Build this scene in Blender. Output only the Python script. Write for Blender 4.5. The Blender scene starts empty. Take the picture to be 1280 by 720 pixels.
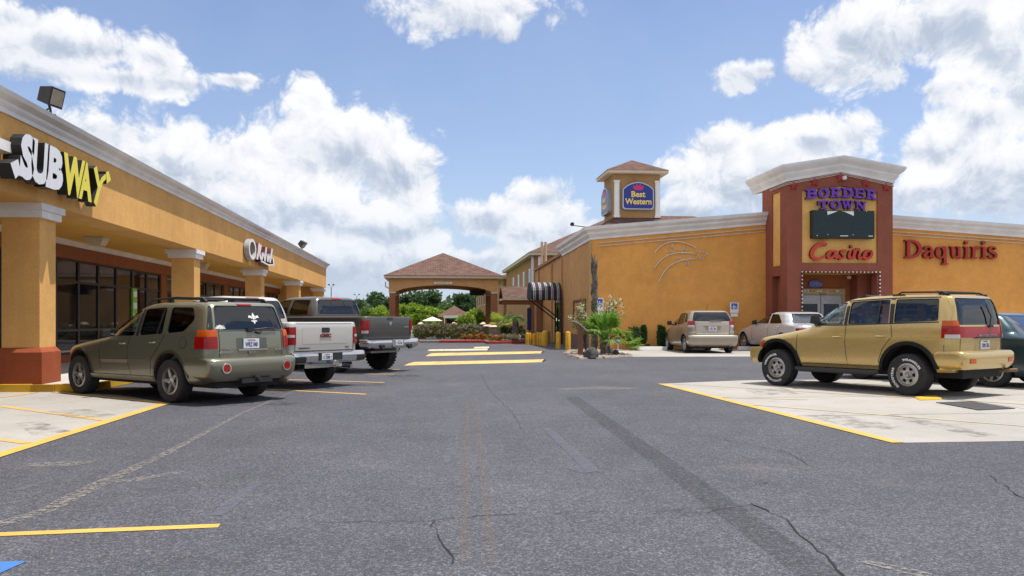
import bpy, bmesh, math, random
from mathutils import Vector, Matrix
random.seed(7)
R = math.radians
scene = bpy.context.scene
COL = scene.collection

# ------------------------------------------------------------------ survey of the place
# focal length in px of a 1280 px wide frame, eye height, and the bearing of the parking aisle (+Y)
F, HOR, EYE = 1050.0, 400.0, 1.35
YAW = math.atan(100 / F)
CA, SA = math.cos(YAW), math.sin(YAW)
def ray(px, py):
    t = (px - 640) / F
    return Vector((t * CA + SA, -t * SA + CA, (HOR - py) / F))
def G(px, py):                       # survey sighting -> point on the ground
    r = ray(px, py); k = -EYE / r.z
    return (r.x * k, r.y * k)
def onY(px, py, Y):                  # sighting -> (x, z) on a frontage at distance Y
    r = ray(px, py); k = Y / r.y
    return (r.x * k, EYE + r.z * k)
def onX(px, py, X):                  # sighting -> (y, z) on a frontage at offset X
    r = ray(px, py); k = X / r.x
    return (r.y * k, EYE + r.z * k)

# ------------------------------------------------------------------ materials
class N:
    def __init__(s, tree): s.t = tree
    def __call__(s, typ, **kw):
        n = s.t.nodes.new(typ)
        ins = kw.pop('ins', {})
        for k, v in kw.items(): setattr(n, k, v)
        for k, v in ins.items():
            if isinstance(v, bpy.types.NodeSocket): s.t.links.new(v, n.inputs[k])
            else: n.inputs[k].default_value = v
        return n
    def math(s, op, a, b=None, c=None, clamp=False):
        n = s.t.nodes.new('ShaderNodeMath'); n.operation = op; n.use_clamp = clamp
        for i, v in enumerate((a, b, c)):
            if v is None: continue
            if isinstance(v, bpy.types.NodeSocket): s.t.links.new(v, n.inputs[i])
            else: n.inputs[i].default_value = v
        return n.outputs[0]
    def mix(s, fac, a, b, blend='MIX'):
        n = s.t.nodes.new('ShaderNodeMix'); n.data_type = 'RGBA'; n.blend_type = blend
        for i, v in ((0, fac), (6, a), (7, b)):
            if isinstance(v, bpy.types.NodeSocket): s.t.links.new(v, n.inputs[i])
            elif i == 0: n.inputs[0].default_value = v
            else: n.inputs[i].default_value = (*v, 1) if len(v) == 3 else v
        return n.outputs[2]
    def ramp(s, fac, stops):
        n = s.t.nodes.new('ShaderNodeValToRGB'); e = n.color_ramp.elements
        while len(e) < len(stops): e.new(0.5)
        for i, (p, c) in enumerate(stops):
            e[i].position = p; e[i].color = (*c, 1) if not isinstance(c, (int, float)) else (c, c, c, 1)
        s.t.links.new(fac, n.inputs[0]); return n.outputs[0]
    def noise(s, vec, scale, detail=3, rough=.5, out='Fac', dist=0):
        n = s.t.nodes.new('ShaderNodeTexNoise')
        n.inputs['Scale'].default_value = scale; n.inputs['Detail'].default_value = detail
        n.inputs['Roughness'].default_value = rough; n.inputs['Distortion'].default_value = dist
        s.t.links.new(vec, n.inputs['Vector']); return n.outputs[out]

def new_mat(name):
    m = bpy.data.materials.new(name); m.use_nodes = True
    nt = m.node_tree; nt.nodes.clear()
    n = N(nt); out = n('ShaderNodeOutputMaterial'); b = n('ShaderNodeBsdfPrincipled')
    nt.links.new(b.outputs[0], out.inputs[0])
    tc = n('ShaderNodeTexCoord').outputs['Object']
    return m, n, b, tc, out
def setc(n, b, key, v):
    if isinstance(v, bpy.types.NodeSocket): n.t.links.new(v, b.inputs[key])
    else: b.inputs[key].default_value = (*v, 1) if isinstance(v, tuple) and len(v) == 3 else v
def bump(n, b, h, strength=.3, dist=.01):
    bn = n('ShaderNodeBump', ins={'Strength': strength, 'Distance': dist, 'Height': h})
    n.t.links.new(bn.outputs[0], b.inputs['Normal'])

def simple(name, col, rough=.6, metal=0, var=.12, scale=6, bmp=0, bscale=60, spec=.5, coat=0):
    m, n, b, tc, _ = new_mat(name)
    f = n.noise(tc, scale, 4, .6)
    lo = tuple(max(0, c * (1 - var)) for c in col); hi = tuple(c * (1 + var) for c in col)
    setc(n, b, 'Base Color', n.ramp(f, [(.3, lo), (.7, hi)]))
    b.inputs['Roughness'].default_value = rough; b.inputs['Metallic'].default_value = metal
    b.inputs['Specular IOR Level'].default_value = spec; b.inputs['Coat Weight'].default_value = coat
    if bmp: bump(n, b, n.noise(tc, bscale, 3, .6), bmp, .004)
    return m
def stucco(name, col, var=.10, streak=.10, dirt=True):
    m, n, b, tc, _ = new_mat(name)
    big = n.noise(tc, .5, 5, .6)
    mp = n('ShaderNodeMapping', ins={'Vector': tc, 'Scale': (2.2, 2.2, .16)}).outputs[0]
    st = n.noise(mp, 1.6, 5, .65)
    fine = n.noise(tc, 26, 2, .6)
    c = n.ramp(big, [(.3, tuple(x * (1 - var) for x in col)), (.7, tuple(x * (1 + var) for x in col))])
    c = n.mix(.55, c, n.ramp(n.noise(tc, 2.3, 6, .72), [(.3, .78), (.7, 1.12)]), 'MULTIPLY')
    c = n.mix(n.math('MULTIPLY', n.ramp(st, [(.45, 0.0), (.75, 1.0)]), streak * 2), c, tuple(x * .62 for x in col))
    c = n.mix(.16, c, n.ramp(fine, [(.35, .35), (.65, 1.0)]), 'MULTIPLY')
    setc(n, b, 'Base Color', c); b.inputs['Roughness'].default_value = .9
    b.inputs['Specular IOR Level'].default_value = .2
    bump(n, b, n.noise(tc, 45, 4, .7), .35, .006)
    return m
def paint(name, col, metal=.55, rough=.34, flake=.1, dirt=(.16, .13, .10), dirt_amt=.35):
    m, n, b, tc, _ = new_mat(name)
    fl = n.noise(tc, 260, 1, .5)
    c = n.mix(flake, col, n.ramp(fl, [(.35, tuple(x * .5 for x in col)), (.65, tuple(min(1, x * 1.7) for x in col))]))
    z = n('ShaderNodeSeparateXYZ', ins={'Vector': tc}).outputs[2]
    dn = n.noise(tc, 5, 5, .65)
    low = n.math('SUBTRACT', .75, z)
    d = n.math('MULTIPLY', n.math('ADD', n.math('MULTIPLY', low, .9), n.math('SUBTRACT', dn, .42)), dirt_amt * 1.5, clamp=True)
    c = n.mix(d, c, dirt)
    setc(n, b, 'Base Color', c); b.inputs['Metallic'].default_value = metal
    setc(n, b, 'Roughness', n.math('ADD', n.math('MULTIPLY', dn, .10), rough - .04))
    b.inputs['Coat Weight'].default_value = .6; b.inputs['Coat Roughness'].default_value = .08
    bump(n, b, n.noise(tc, 1.6, 2, .5), .05, .02)
    return m
def glass(name, tint, gloss=.10, rough=.01):
    m, n, b, tc, out = new_mat(name)
    n.t.nodes.remove(b)
    tr = n('ShaderNodeBsdfTransparent', ins={'Color': (*(t ** .5 for t in tint), 1)})
    gl = n('ShaderNodeBsdfGlossy', ins={'Roughness': rough, 'Color': (.9, .95, 1, 1)})
    ge = n('ShaderNodeNewGeometry')
    cs = n.math('ABSOLUTE', n('ShaderNodeVectorMath', operation='DOT_PRODUCT', ins={0: ge.outputs['Incoming'], 1: ge.outputs['Normal']}).outputs['Value'])
    k = n.math('ADD', n.math('MULTIPLY', n.math('POWER', n.math('SUBTRACT', 1.0, cs), 5.0), .9), gloss, clamp=True)
    ms = n('ShaderNodeMixShader', ins={0: k, 1: tr.outputs[0], 2: gl.outputs[0]})
    n.t.links.new(ms.outputs[0], out.inputs[0])
    return m
def shopglass(name):
    m, n, b, tc, _ = new_mat(name)
    f = n.noise(tc, .9, 4, .6)
    setc(n, b, 'Base Color', n.ramp(f, [(.4, (.006, .007, .009)), (.62, (.018, .018, .020))]))
    b.inputs['Roughness'].default_value = .03; b.inputs['Specular IOR Level'].default_value = .5
    bump(n, b, n.noise(tc, .8, 1, .5), .03, .02)
    return m
def lens(name, col):
    m, n, b, tc, _ = new_mat(name)
    w = n('ShaderNodeTexWave', ins={'Vector': tc, 'Scale': 14.0, 'Distortion': .3}, bands_direction='Z').outputs[1]
    setc(n, b, 'Base Color', n.mix(n.math('MULTIPLY', w, .45), col, tuple(c * .35 for c in col)))
    b.inputs['Roughness'].default_value = .12; b.inputs['Coat Weight'].default_value = .15; b.inputs['Specular IOR Level'].default_value = .35
    return m
def leafmat(name, c1, c2, trans=.42):
    m, n, b, tc, out = new_mat(name)
    f = n.noise(tc, 1.1, 3, .6)
    oi = n('ShaderNodeNewGeometry').outputs['Random Per Island']
    k = n.math('ADD', n.math('MULTIPLY', f, .6), n.math('MULTIPLY', oi, .4))
    c = n.ramp(k, [(.3, c1), (.7, c2)])
    setc(n, b, 'Base Color', c); b.inputs['Roughness'].default_value = .55; b.inputs['Specular IOR Level'].default_value = .3
    t = n('ShaderNodeBsdfTranslucent'); n.t.links.new(c, t.inputs[0])
    ms = n('ShaderNodeMixShader', ins={0: trans, 1: b.outputs[0], 2: t.outputs[0]})
    n.t.links.new(ms.outputs[0], out.inputs[0])
    return m
def shingle(name, c1, c2):
    m, n, b, tc, _ = new_mat(name)
    br = n('ShaderNodeTexBrick', ins={'Vector': tc, 'Scale': 1.0, 'Color1': (*c1, 1), 'Color2': (*c2, 1), 'Mortar': (c1[0] * .45, c1[1] * .45, c1[2] * .45, 1), 'Mortar Size': .012, 'Brick Width': .32, 'Row Height': .16})
    g = n.noise(tc, 3, 4, .7)
    c = n.mix(.5, br.outputs[0], n.ramp(g, [(.35, .45), (.7, 1.0)]), 'MULTIPLY')
    setc(n, b, 'Base Color', c); b.inputs['Roughness'].default_value = .95; b.inputs['Specular IOR Level'].default_value = .1
    return m
def asphalt():
    m, n, b, tc, _ = new_mat('asphalt')
    vo = n('ShaderNodeTexVoronoi', ins={'Vector': tc, 'Scale': 140.0}).outputs['Color']
    sp = n('ShaderNodeSeparateColor', ins={'Color': vo}).outputs[0]
    vo2 = n('ShaderNodeTexVoronoi', ins={'Vector': tc, 'Scale': 58.0}).outputs['Color']
    sp2 = n('ShaderNodeSeparateColor', ins={'Color': vo2}).outputs[1]
    c = n.ramp(sp, [(0, (.041, .042, .051)), (.5, (.060, .061, .073)), (.82, (.093, .094, .110)), (1, (.25, .25, .27))])
    c = n.mix(.35, c, n.ramp(sp2, [(0, (.038, .038, .046)), (.7, (.085, .085, .098)), (1, (.25, .245, .25))]))
    big = n.noise(tc, .22, 5, .65)
    c = n.mix(.75, c, n.ramp(big, [(.3, (.70, .70, .74)), (.5, (.92, .92, .96)), (.72, (1.25, 1.24, 1.25))]), 'MULTIPLY')
    mid = n.noise(tc, 1.7, 5, .7)
    c = n.mix(.5, c, n.ramp(mid, [(.3, .70), (.7, 1.2)]), 'MULTIPLY')
    dust = n.ramp(n.noise(tc, .45, 6, .7, dist=.5), [(.60, 0.0), (.78, 1.0)])
    c = n.mix(n.math('MULTIPLY', dust, .35), c, (.21, .19, .165))
    oil = n.ramp(n.noise(n('ShaderNodeMapping', ins={'Vector': tc, 'Location': (31, 7, 0)}).outputs[0], .9, 3, .5), [(.68, 0.0), (.76, 1.0)])
    c = n.mix(n.math('MULTIPLY', oil, .35), c, (.045, .045, .05))
    setc(n, b, 'Base Color', c); b.inputs['Roughness'].default_value = .82; b.inputs['Specular IOR Level'].default_value = .35
    bump(n, b, n.math('ADD', n.math('MULTIPLY', sp, .6), sp2), .5, .012)
    return m
def concrete(name, col, stain=.5):
    m, n, b, tc, _ = new_mat(name)
    big = n.noise(tc, .35, 6, .7); fine = n.noise(tc, 30, 3, .7); mid = n.noise(tc, 2.2, 5, .7)
    c = n.ramp(big, [(.3, tuple(x * .82 for x in col)), (.7, tuple(x * 1.1 for x in col))])
    c = n.mix(.4, c, n.ramp(fine, [(.3, .72), (.7, 1.08)]), 'MULTIPLY')
    c = n.mix(n.math('MULTIPLY', n.ramp(mid, [(.56, 0.0), (.74, 1.0)]), stain), c, tuple(x * .5 for x in col))
    setc(n, b, 'Base Color', c); b.inputs['Roughness'].default_value = .9; b.inputs['Specular IOR Level'].default_value = .25
    bump(n, b, fine, .25, .005)
    return m
def worn(name, col, under, amt=.45, scale=14):
    # road paint worn through to the surface beneath
    m, n, b, tc, _ = new_mat(name)
    f = n.noise(tc, scale, 5, .75); g = n.noise(tc, 1.2, 3, .6)
    k = n.math('ADD', n.math('MULTIPLY', f, .7), n.math('MULTIPLY', g, .3))
    k = n.ramp(k, [(amt - .06, 0.0), (amt + .06, 1.0)])
    c = n.mix(k, under, n.ramp(g, [(.3, tuple(x * .85 for x in col)), (.7, tuple(min(1, x * 1.08) for x in col))]))
    setc(n, b, 'Base Color', c); b.inputs['Roughness'].default_value = .85
    bump(n, b, n.noise(tc, 70, 2, .6), .3, .006)
    return m
def decal(name, col, lo, hi, scale=6, amount=1.0, stretch=None):
    # stain with holes in it: the surface beneath shows through
    m, n, b, tc, out = new_mat(name)
    v = tc
    if stretch: v = n('ShaderNodeMapping', ins={'Vector': tc, 'Scale': stretch}).outputs[0]
    f = n.noise(v, scale, 6, .75)
    k = n.math('MULTIPLY', n.ramp(f, [(lo, 0.0), (hi, 1.0)]), amount)
    setc(n, b, 'Base Color', col); b.inputs['Roughness'].default_value = .9
    tr = n('ShaderNodeBsdfTransparent')
    ms = n('ShaderNodeMixShader', ins={0: k, 1: tr.outputs[0], 2: b.outputs[0]})
    n.t.links.new(ms.outputs[0], out.inputs[0])
    return m
def emit(name, col, s):
    m, n, b, tc, out = new_mat(name)
    setc(n, b, 'Base Color', (.05, .05, .05)); setc(n, b, 'Emission Color', col); b.inputs['Emission Strength'].default_value = s
    return m

M = dict(
    asphalt=asphalt(), conc=concrete('pad_concrete', (.385, .362, .330)), walk=concrete('walk_concrete', (.52, .50, .46), .25),
    yline=worn('yellow_line_on_asphalt', (.60, .355, .075), (.11, .11, .12), .36), ylinec=worn('yellow_line_on_concrete', (.58, .355, .085), (.38, .35, .31), .44),
    yfaint=worn('faded_yellow_line', (.50, .36, .15), (.365, .335, .29), .52), kerby=worn('yellow_kerb_paint', (.70, .40, .03), (.42, .38, .33), .33, 9),
    hump=worn('hump_yellow', (.66, .42, .14), (.14, .13, .13), .41, 7), humpw=worn('hump_pale', (.68, .55, .33), (.14, .13, .13), .42, 7), kerbr=worn('red_kerb_paint', (.50, .05, .04), (.45, .4, .38), .33, 5), blue=worn('blue_paint', (.045, .16, .44), (.1, .1, .11), .34),
    crack=simple('crack_tar', (.018, .018, .02), .95), dust=decal('pale_grit', (.34, .30, .25), .46, .64, 19, .75), tyremark=decal('tyre_scuff', (.026, .026, .030), .34, .66, 24, .36, (1, 1, 1)),
    oil=decal('oil_stain', (.022, .021, .021), .40, .62, 5, .4), scuffc=decal('pad_scuff', (.10, .095, .09), .45, .70, 4, .55), patch=decal('bluish_sealant', (.15, .155, .20), .30, .55, 22, .45), rust=decal('rust_stain', (.20, .155, .125), .42, .66, 30, .5),
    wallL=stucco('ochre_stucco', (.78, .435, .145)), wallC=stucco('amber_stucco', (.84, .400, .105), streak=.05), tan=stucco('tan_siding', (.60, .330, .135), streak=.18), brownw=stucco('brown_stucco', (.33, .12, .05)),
    soff=stucco('soffit_stucco', (.80, .42, .08), .05, 0), brick=stucco('rust_red_stucco', (.33, .085, .035), .12), towerred=stucco('tower_red_stucco', (.32, .105, .068), .10, .05), panel=stucco('panel_stucco', (.90, .52, .16), .06, .03),
    white=simple('white_trim', (.80, .78, .76), .7, var=.10, scale=1.5, bmp=.1), whitep=simple('white_paint', (.80, .79, .77), .5, var=.05), offw=simple('cream_trim', (.62, .52, .38), .7),
    canopyw=stucco('canopy_stucco', (.62, .36, .155)), hotelw=stucco('hotel_stucco', (.42, .22, .10)), colred=stucco('column_brown', (.33, .145, .075)), stone=simple('stone_base', (.26, .20, .165), .9, var=.5, scale=5, bmp=.5, bscale=6),
    roof=shingle('red_shingles', (.150, .090, .073), (.215, .134, .110)), roofd=shingle('dark_shingles', (.13, .075, .062), (.19, .115, .095)), flat=simple('roof_membrane', (.3, .29, .28), .9),
    dark=simple('dark_frame', (.012, .012, .013), .45), black=simple('black_plastic', (.02, .02, .021), .55, bmp=.1), under=simple('underbody', (.015, .014, .013), .9), rubber=simple('tyre_rubber', (.022, .022, .023), .85, var=.3, scale=9, bmp=.15),
    shop=shopglass('shop_glass'), chrome=simple('chrome', (.62, .62, .63), .16, 1, .05), alloy=simple('alloy', (.42, .41, .40), .36, .85, .12, 8), steel=simple('steel', (.30, .29, .28), .45, .8, .2), exh=simple('rusty_steel', (.20, .13, .08), .7, .4, .4, 9),
    red=lens('red_lens', (.36, .006, .006)), amber=lens('amber_lens', (.60, .10, .006)), clear=lens('clear_lens', (.62, .60, .58)), seat=simple('grey_cloth', (.12, .11, .10), .95), seatl=simple('tan_cloth', (.27, .23, .17), .95),
    glassd=glass('tinted_glass', (.05, .06, .07), .06), glassm=glass('grey_glass', (.40, .45, .45), .05), glassc=glass('clear_glass', (.74, .84, .80), .05), glassr=glass('rear_glass', (.012, .016, .026), .075), glassb=glass('sloped_rear_glass', (.008, .012, .03), .22),
    plate=simple('plate_white', (.70, .72, .74), .4, var=.05), plateb=simple('plate_blue_ink', (.03, .05, .20), .5), bollard=simple('bollard_yellow', (.66, .36, .015), .5, var=.15, scale=5),
    bark=simple('bark', (.10, .08, .062), .95, var=.5, scale=9, bmp=.8, bscale=14), deadbark=simple('dead_bark', (.16, .135, .115), .95, var=.85, scale=7, bmp=1, bscale=10), rock=simple('dark_rock', (.055, .055, .06), .9, var=.7, scale=9, bmp=1, bscale=9), pebble=simple('bed_pebbles', (.30, .235, .19), .9, var=.6, scale=14),
    soil=simple('soil', (.15, .10, .07), .95, var=.5, scale=10), grass=simple('lawn', (.10, .15, .045), .95, var=.4, scale=2), wood=simple('brown_wood', (.15, .06, .03), .7),
    leafd=leafmat('dark_leaves', (.040, .080, .034), (.100, .165, .065)), leafm=leafmat('mid_leaves', (.060, .120, .028), (.160, .250, .055)), leafl=leafmat('light_leaves', (.18, .28, .03), (.36, .46, .07), .5), palm=leafmat('palm_green', (.07, .17, .020), (.21, .36, .05), .45), cyp=leafmat('cypress_green', (.014, .045, .012), (.05, .11, .03), .2), hedge=leafmat('hedge_leaves', (.25, .31, .075), (.48, .49, .22), .6), flowerw=leafmat('cream_flowers', (.66, .60, .40), (.80, .77, .60), .4), flowerr=leafmat('red_flowers', (.30, .02, .015), (.50, .05, .03), .3),
    subw=simple('sign_face_white', (.70, .71, .74), .35, var=.03), suby=simple('sign_face_yellow', (.78, .66, .03), .35, var=.05), signblk=simple('sign_return_black', (.012, .012, .014), .5), signred=simple('sign_red', (.45, .022, .016), .4, var=.1), signredd=simple('sign_red_return', (.13, .012, .010), .5), star=simple('star_red', (.42, .03, .025), .5),
    purple=simple('sign_purple', (.16, .035, .42), .4, var=.12), purpled=simple('sign_purple_return', (.035, .010, .07), .5), led=simple('led_panel', (.004, .024, .026), .45, var=.2), bwblue=simple('sign_blue', (.012, .030, .24), .3, var=.05), bwgold=simple('sign_gold', (.85, .62, .14), .4, var=.05), bwgrey=simple('sign_edge_grey', (.30, .31, .36), .5), pink=simple('sign_pink', (.62, .03, .14), .4),
    neon=simple('unlit_neon_tube', (.66, .58, .46), .3), awnb=simple('awning_navy', (.016, .020, .036), .85), awnw=simple('awning_white', (.46, .45, .44), .85), awnr=simple('awning_red', (.08, .018, .022), .85), hcblue=simple('handicap_blue', (.03, .12, .42), .4), green=simple('poster_green', (.22, .50, .04), .4), greyd=simple('door_grey', (.36, .36, .37), .4, .3), canvas=simple('parasol_canvas', (.78, .74, .66), .8), bulb=simple('bulb_glass', (.85, .84, .80), .2, var=.03), grate=simple('iron_grate', (.06, .058, .06), .8, .3, .4, 12), orange=simple('orange_bulb', (.8, .25, .05), .3), navytxt=simple('dark_lettering', (.02, .02, .03), .5), brass=simple('badge_chrome', (.6, .6, .6), .25, 1),
)

# ------------------------------------------------------------------ mesh helpers
class MB:
    def __init__(s): s.bm = bmesh.new(); s.mi = 0
    def _f(s, vs):
        try:
            f = s.bm.faces.new(vs); f.material_index = s.mi; return f
        except ValueError: return None
    def mat(s, i): s.mi = i; return s
    def box(s, x0, x1, y0, y1, z0, z1):
        v = [s.bm.verts.new(p) for p in ((x0, y0, z0), (x1, y0, z0), (x1, y1, z0), (x0, y1, z0), (x0, y0, z1), (x1, y0, z1), (x1, y1, z1), (x0, y1, z1))]
        for q in ((3, 2, 1, 0), (4, 5, 6, 7), (0, 1, 5, 4), (1, 2, 6, 5), (2, 3, 7, 6), (3, 0, 4, 7)): s._f([v[i] for i in q])
        return s
    def hull(s, bot, top):          # two rings of equal length
        a = [s.bm.verts.new(p) for p in bot]; b = [s.bm.verts.new(p) for p in top]; n = len(a)
        s._f(a[::-1]); s._f(b)
        for i in range(n): s._f([a[i], a[(i + 1) % n], b[(i + 1) % n], b[i]])
        return s
    def prism(s, poly, org, u, v, w, depth):   # poly (a,b) in plane u,v; extruded along w
        org, u, v, w = Vector(org), Vector(u), Vector(v), Vector(w)
        A = [org + u * p[0] + v * p[1] for p in poly]
        return s.hull(A, [p + w * depth for p in A])
    def sheet(s, pts, z):
        s._f([s.bm.verts.new((p[0], p[1], z)) for p in pts]); return s
    def poly(s, pts): s._f([s.bm.verts.new(p) for p in pts]); return s
    def tube(s, pts, r, n=8, cap=True):
        pts = [Vector(p) for p in pts]; rings = []
        if isinstance(r, (int, float)): r = [r] * len(pts)
        up = None
        for i, p in enumerate(pts):
            d = (pts[min(i + 1, len(pts) - 1)] - pts[max(i - 1, 0)]).normalized()
            a = d.orthogonal().normalized() if up is None else (up - d * up.dot(d)).normalized()
            up = a; b = d.cross(a)
            rings.append([s.bm.verts.new(p + (a * math.cos(2 * math.pi * k / n) + b * math.sin(2 * math.pi * k / n)) * r[i]) for k in range(n)])
        for q, w in zip(rings, rings[1:]):
            for k in range(n): s._f([q[k], q[(k + 1) % n], w[(k + 1) % n], w[k]])
        if cap: s._f(rings[0][::-1]); s._f(rings[-1])
        return s
    def lathe(s, prof, org, axis='z', n=24, closed=False):
        # prof: (radius, along)
        org = Vector(org); rings = []
        for r, h in prof:
            ring = []
            for k in range(n):
                c, q = math.cos(2 * math.pi * k / n) * r, math.sin(2 * math.pi * k / n) * r
                p = (c, q, h) if axis == 'z' else ((h, c, q) if axis == 'x' else (q, h, c))
                ring.append(s.bm.verts.new(org + Vector(p)))
            rings.append(ring)
        m = len(rings)
        for i in range(m if closed else m - 1):
            a, b = rings[i], rings[(i + 1) % m]
            for k in range(n): s._f([a[k], a[(k + 1) % n], b[(k + 1) % n], b[k]])
        if not closed: s._f(rings[0][::-1]); s._f(rings[-1])
        return s
    def sweep(s, path, prof, closed_path=False):
        # prof (out, up) closed polygon; path 3-D points, 'out' is to the right of travel
        path = [Vector(p) for p in path]; rings = []; n = len(path)
        for i, p in enumerate(path):
            d0 = (p - path[i - 1]) if i > 0 else (path[1] - p)
            d1 = (path[i + 1] - p) if i < n - 1 else (p - path[i - 1])
            d0 = Vector((d0.x, d0.y, 0)).normalized(); d1 = Vector((d1.x, d1.y, 0)).normalized()
            r0 = Vector((d0.y, -d0.x, 0)); r1 = Vector((d1.y, -d1.x, 0))
            m = (r0 + r1); m = m / max(.2, m.length_squared) * 2 if m.length > 1e-6 else r0
            rings.append([s.bm.verts.new(p + m * o + Vector((0, 0, u))) for o, u in prof])
        k = len(prof)
        for a, b in zip(rings, rings[1:]):
            for i in range(k): s._f([a[i], a[(i + 1) % k], b[(i + 1) % k], b[i]])
        s._f(rings[0][::-1]); s._f(rings[-1])
        return s
    def build(s, name, mats, parent=None, local=False, smooth=None, bevel=0, keep=False):
        bm = s.bm
        bmesh.ops.recalc_face_normals(bm, faces=bm.faces)
        if bevel:
            es = [e for e in bm.edges if len(e.link_faces) == 2 and e.calc_face_angle(0) > .6]
            if es: bmesh.ops.bevel(bm, geom=es, offset=bevel, segments=2, affect='EDGES', profile=.6)
        off = Vector((0, 0, 0)); loc = None
        if parent is None and not local and len(bm.verts) and not keep:
            xs = [v.co for v in bm.verts]
            off = Vector(((min(p.x for p in xs) + max(p.x for p in xs)) / 2, (min(p.y for p in xs) + max(p.y for p in xs)) / 2, min(p.z for p in xs)))
            loc = off.copy()
        elif parent is not None and not local:
            off = wloc(parent)
        if off.length: bmesh.ops.translate(bm, verts=bm.verts, vec=-off)
        me = bpy.data.meshes.new(name); bm.to_mesh(me); bm.free()
        return link(name, me, mats, parent, loc, smooth)
def link(name, me, mats, parent=None, loc=None, smooth=None):
    for m in (mats if isinstance(mats, (list, tuple)) else [mats]): me.materials.append(m)
    o = bpy.data.objects.new(name, me); COL.objects.link(o)
    if smooth is not None:
        me.shade_smooth(); me.set_sharp_from_angle(angle=R(smooth))
    if parent: o.parent = parent
    if loc is not None: o.location = loc
    return o
def wloc(o):
    v = Vector((0, 0, 0))
    while o is not None: v += o.location; o = o.parent
    return v
def tag(o, label, cat, group=None):
    o['label'] = label; o['category'] = cat
    if group: o['group'] = group
    return o
def struct(o): o['kind'] = 'structure'; return o
def thing(name, label, cat, loc=(0, 0, 0), group=None, rot=0, sc=1):
    o = bpy.data.objects.new(name, None); COL.objects.link(o); o.location = loc; o.rotation_euler = (0, 0, rot); o.scale = (sc,) * 3
    o.empty_display_size = .3
    return tag(o, label, cat, group)
def copy_tree(src, parent=None):
    c = src.copy(); COL.objects.link(c)
    if parent: c.parent = parent
    for ch in list(src.children): copy_tree(ch, c)
    return c

def text_bm(s, bold=0.0, shear=0.0, extrude=.05, spacing=1.0, res=3):
    cu = bpy.data.curves.new('glyphs', 'FONT'); cu.body = s; cu.size = 1; cu.offset = bold; cu.shear = shear; cu.extrude = extrude; cu.resolution_u = res; cu.space_character = spacing
    o = bpy.data.objects.new('glyphs', cu); COL.objects.link(o)
    dg = bpy.context.evaluated_depsgraph_get(); dg.update()
    me = bpy.data.meshes.new_from_object(o.evaluated_get(dg))
    bm = bmesh.new(); bm.from_mesh(me)
    bpy.data.objects.remove(o); bpy.data.curves.remove(cu); bpy.data.meshes.remove(me)
    return bm
def place_bm(mb, bm, org, u, v, w, width=None, height=None, depth=.05, warp=None, center=True):
    """fit flat glyph geometry into width x height, centred on org, front towards w"""
    xs = [p.co.x for p in bm.verts]; ys = [p.co.y for p in bm.verts]; zs = [p.co.z for p in bm.verts]
    x0, x1, y0, y1, z0, z1 = min(xs), max(xs), min(ys), max(ys), min(zs), max(zs)
    sx = (width / (x1 - x0)) if width else None; sy = (height / (y1 - y0)) if height else None
    sx = sx or sy; sy = sy or sx
    org, u, v, w = Vector(org), Vector(u), Vector(v), Vector(w)
    mp = {}
    for p in bm.verts:
        a = (p.co.x - (x0 + x1) / 2) * sx; b = (p.co.y - (y0 + y1) / 2) * sy
        if warp: a, b = warp(a, b)
        mp[p] = mb.bm.verts.new(org + u * a + v * b + w * ((p.co.z - z0) / max(1e-6, z1 - z0) * depth))
    for f in bm.faces:
        nf = mb._f([mp[p] for p in f.verts])
        if nf: nf.material_index = 0 if abs(f.normal.z) > .5 else 1
    bm.free()
def text(name, s, org, u, v, w, width, height, depth, mats, parent, bold=0, shear=0, local=False, warp=None, spacing=1.0):
    mb = MB(); place_bm(mb, text_bm(s, bold, shear, .05, spacing), org, u, v, w, width, height, depth, warp)
    mats = list(mats) if isinstance(mats, (list, tuple)) else [mats, mats]
    return mb.build(name, mats, parent, local)
# stroke-built lettering: ribbons with a width per point, serif blocks
def ribbon(pts, ws):
    L, Rr = [], []
    n = len(pts)
    if isinstance(ws, (int, float)): ws = [ws] * n
    for i in range(n):
        a = Vector(pts[max(i - 1, 0)]); b = Vector(pts[min(i + 1, n - 1)]); d = (b - a)
        d = d.normalized() if d.length > 1e-9 else Vector((1, 0)); q = Vector((-d.y, d.x)) * ws[i] / 2
        p = Vector(pts[i]); L.append(p + q); Rr.append(p - q)
    return L, Rr
def stroke(mb, pts, ws, org, u, v, w, depth, sx=1, sy=1, shear=0, warp=None):
    L, Rr = ribbon(pts, ws)
    org, u, v, w = Vector(org), Vector(u), Vector(v), Vector(w)
    def P(p, d):
        x = (p.x + shear * p.y) * sx; y = p.y * sy
        if warp: x, y = warp(x, y)
        return org + u * x + v * y + w * d
    f0 = [(mb.bm.verts.new(P(a, depth)), mb.bm.verts.new(P(b, depth)), mb.bm.verts.new(P(b, 0)), mb.bm.verts.new(P(a, 0))) for a, b in zip(L, Rr)]
    for q, r in zip(f0, f0[1:]):
        for i in range(4):
            f = mb._f([q[i], q[(i + 1) % 4], r[(i + 1) % 4], r[i]])
            if f: f.material_index = 0 if i == 0 else 1
    for e in (f0[0][::-1], f0[-1]):
        f = mb._f(list(e))
        if f: f.material_index = 1
def arc(cx, cy, rx, ry, a0, a1, n=12):
    return [(cx + rx * math.cos(R(a0 + (a1 - a0) * i / n)), cy + ry * math.sin(R(a0 + (a1 - a0) * i / n))) for i in range(n + 1)]
def bez(p0, p1, p2, p3, n=10):
    o = []
    for i in range(n + 1):
        t = i / n; k = 1 - t
        o.append(tuple(k ** 3 * a + 3 * k * k * t * b + 3 * k * t * t * c + t ** 3 * d for a, b, c, d in zip(p0, p1, p2, p3)))
    return o
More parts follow.
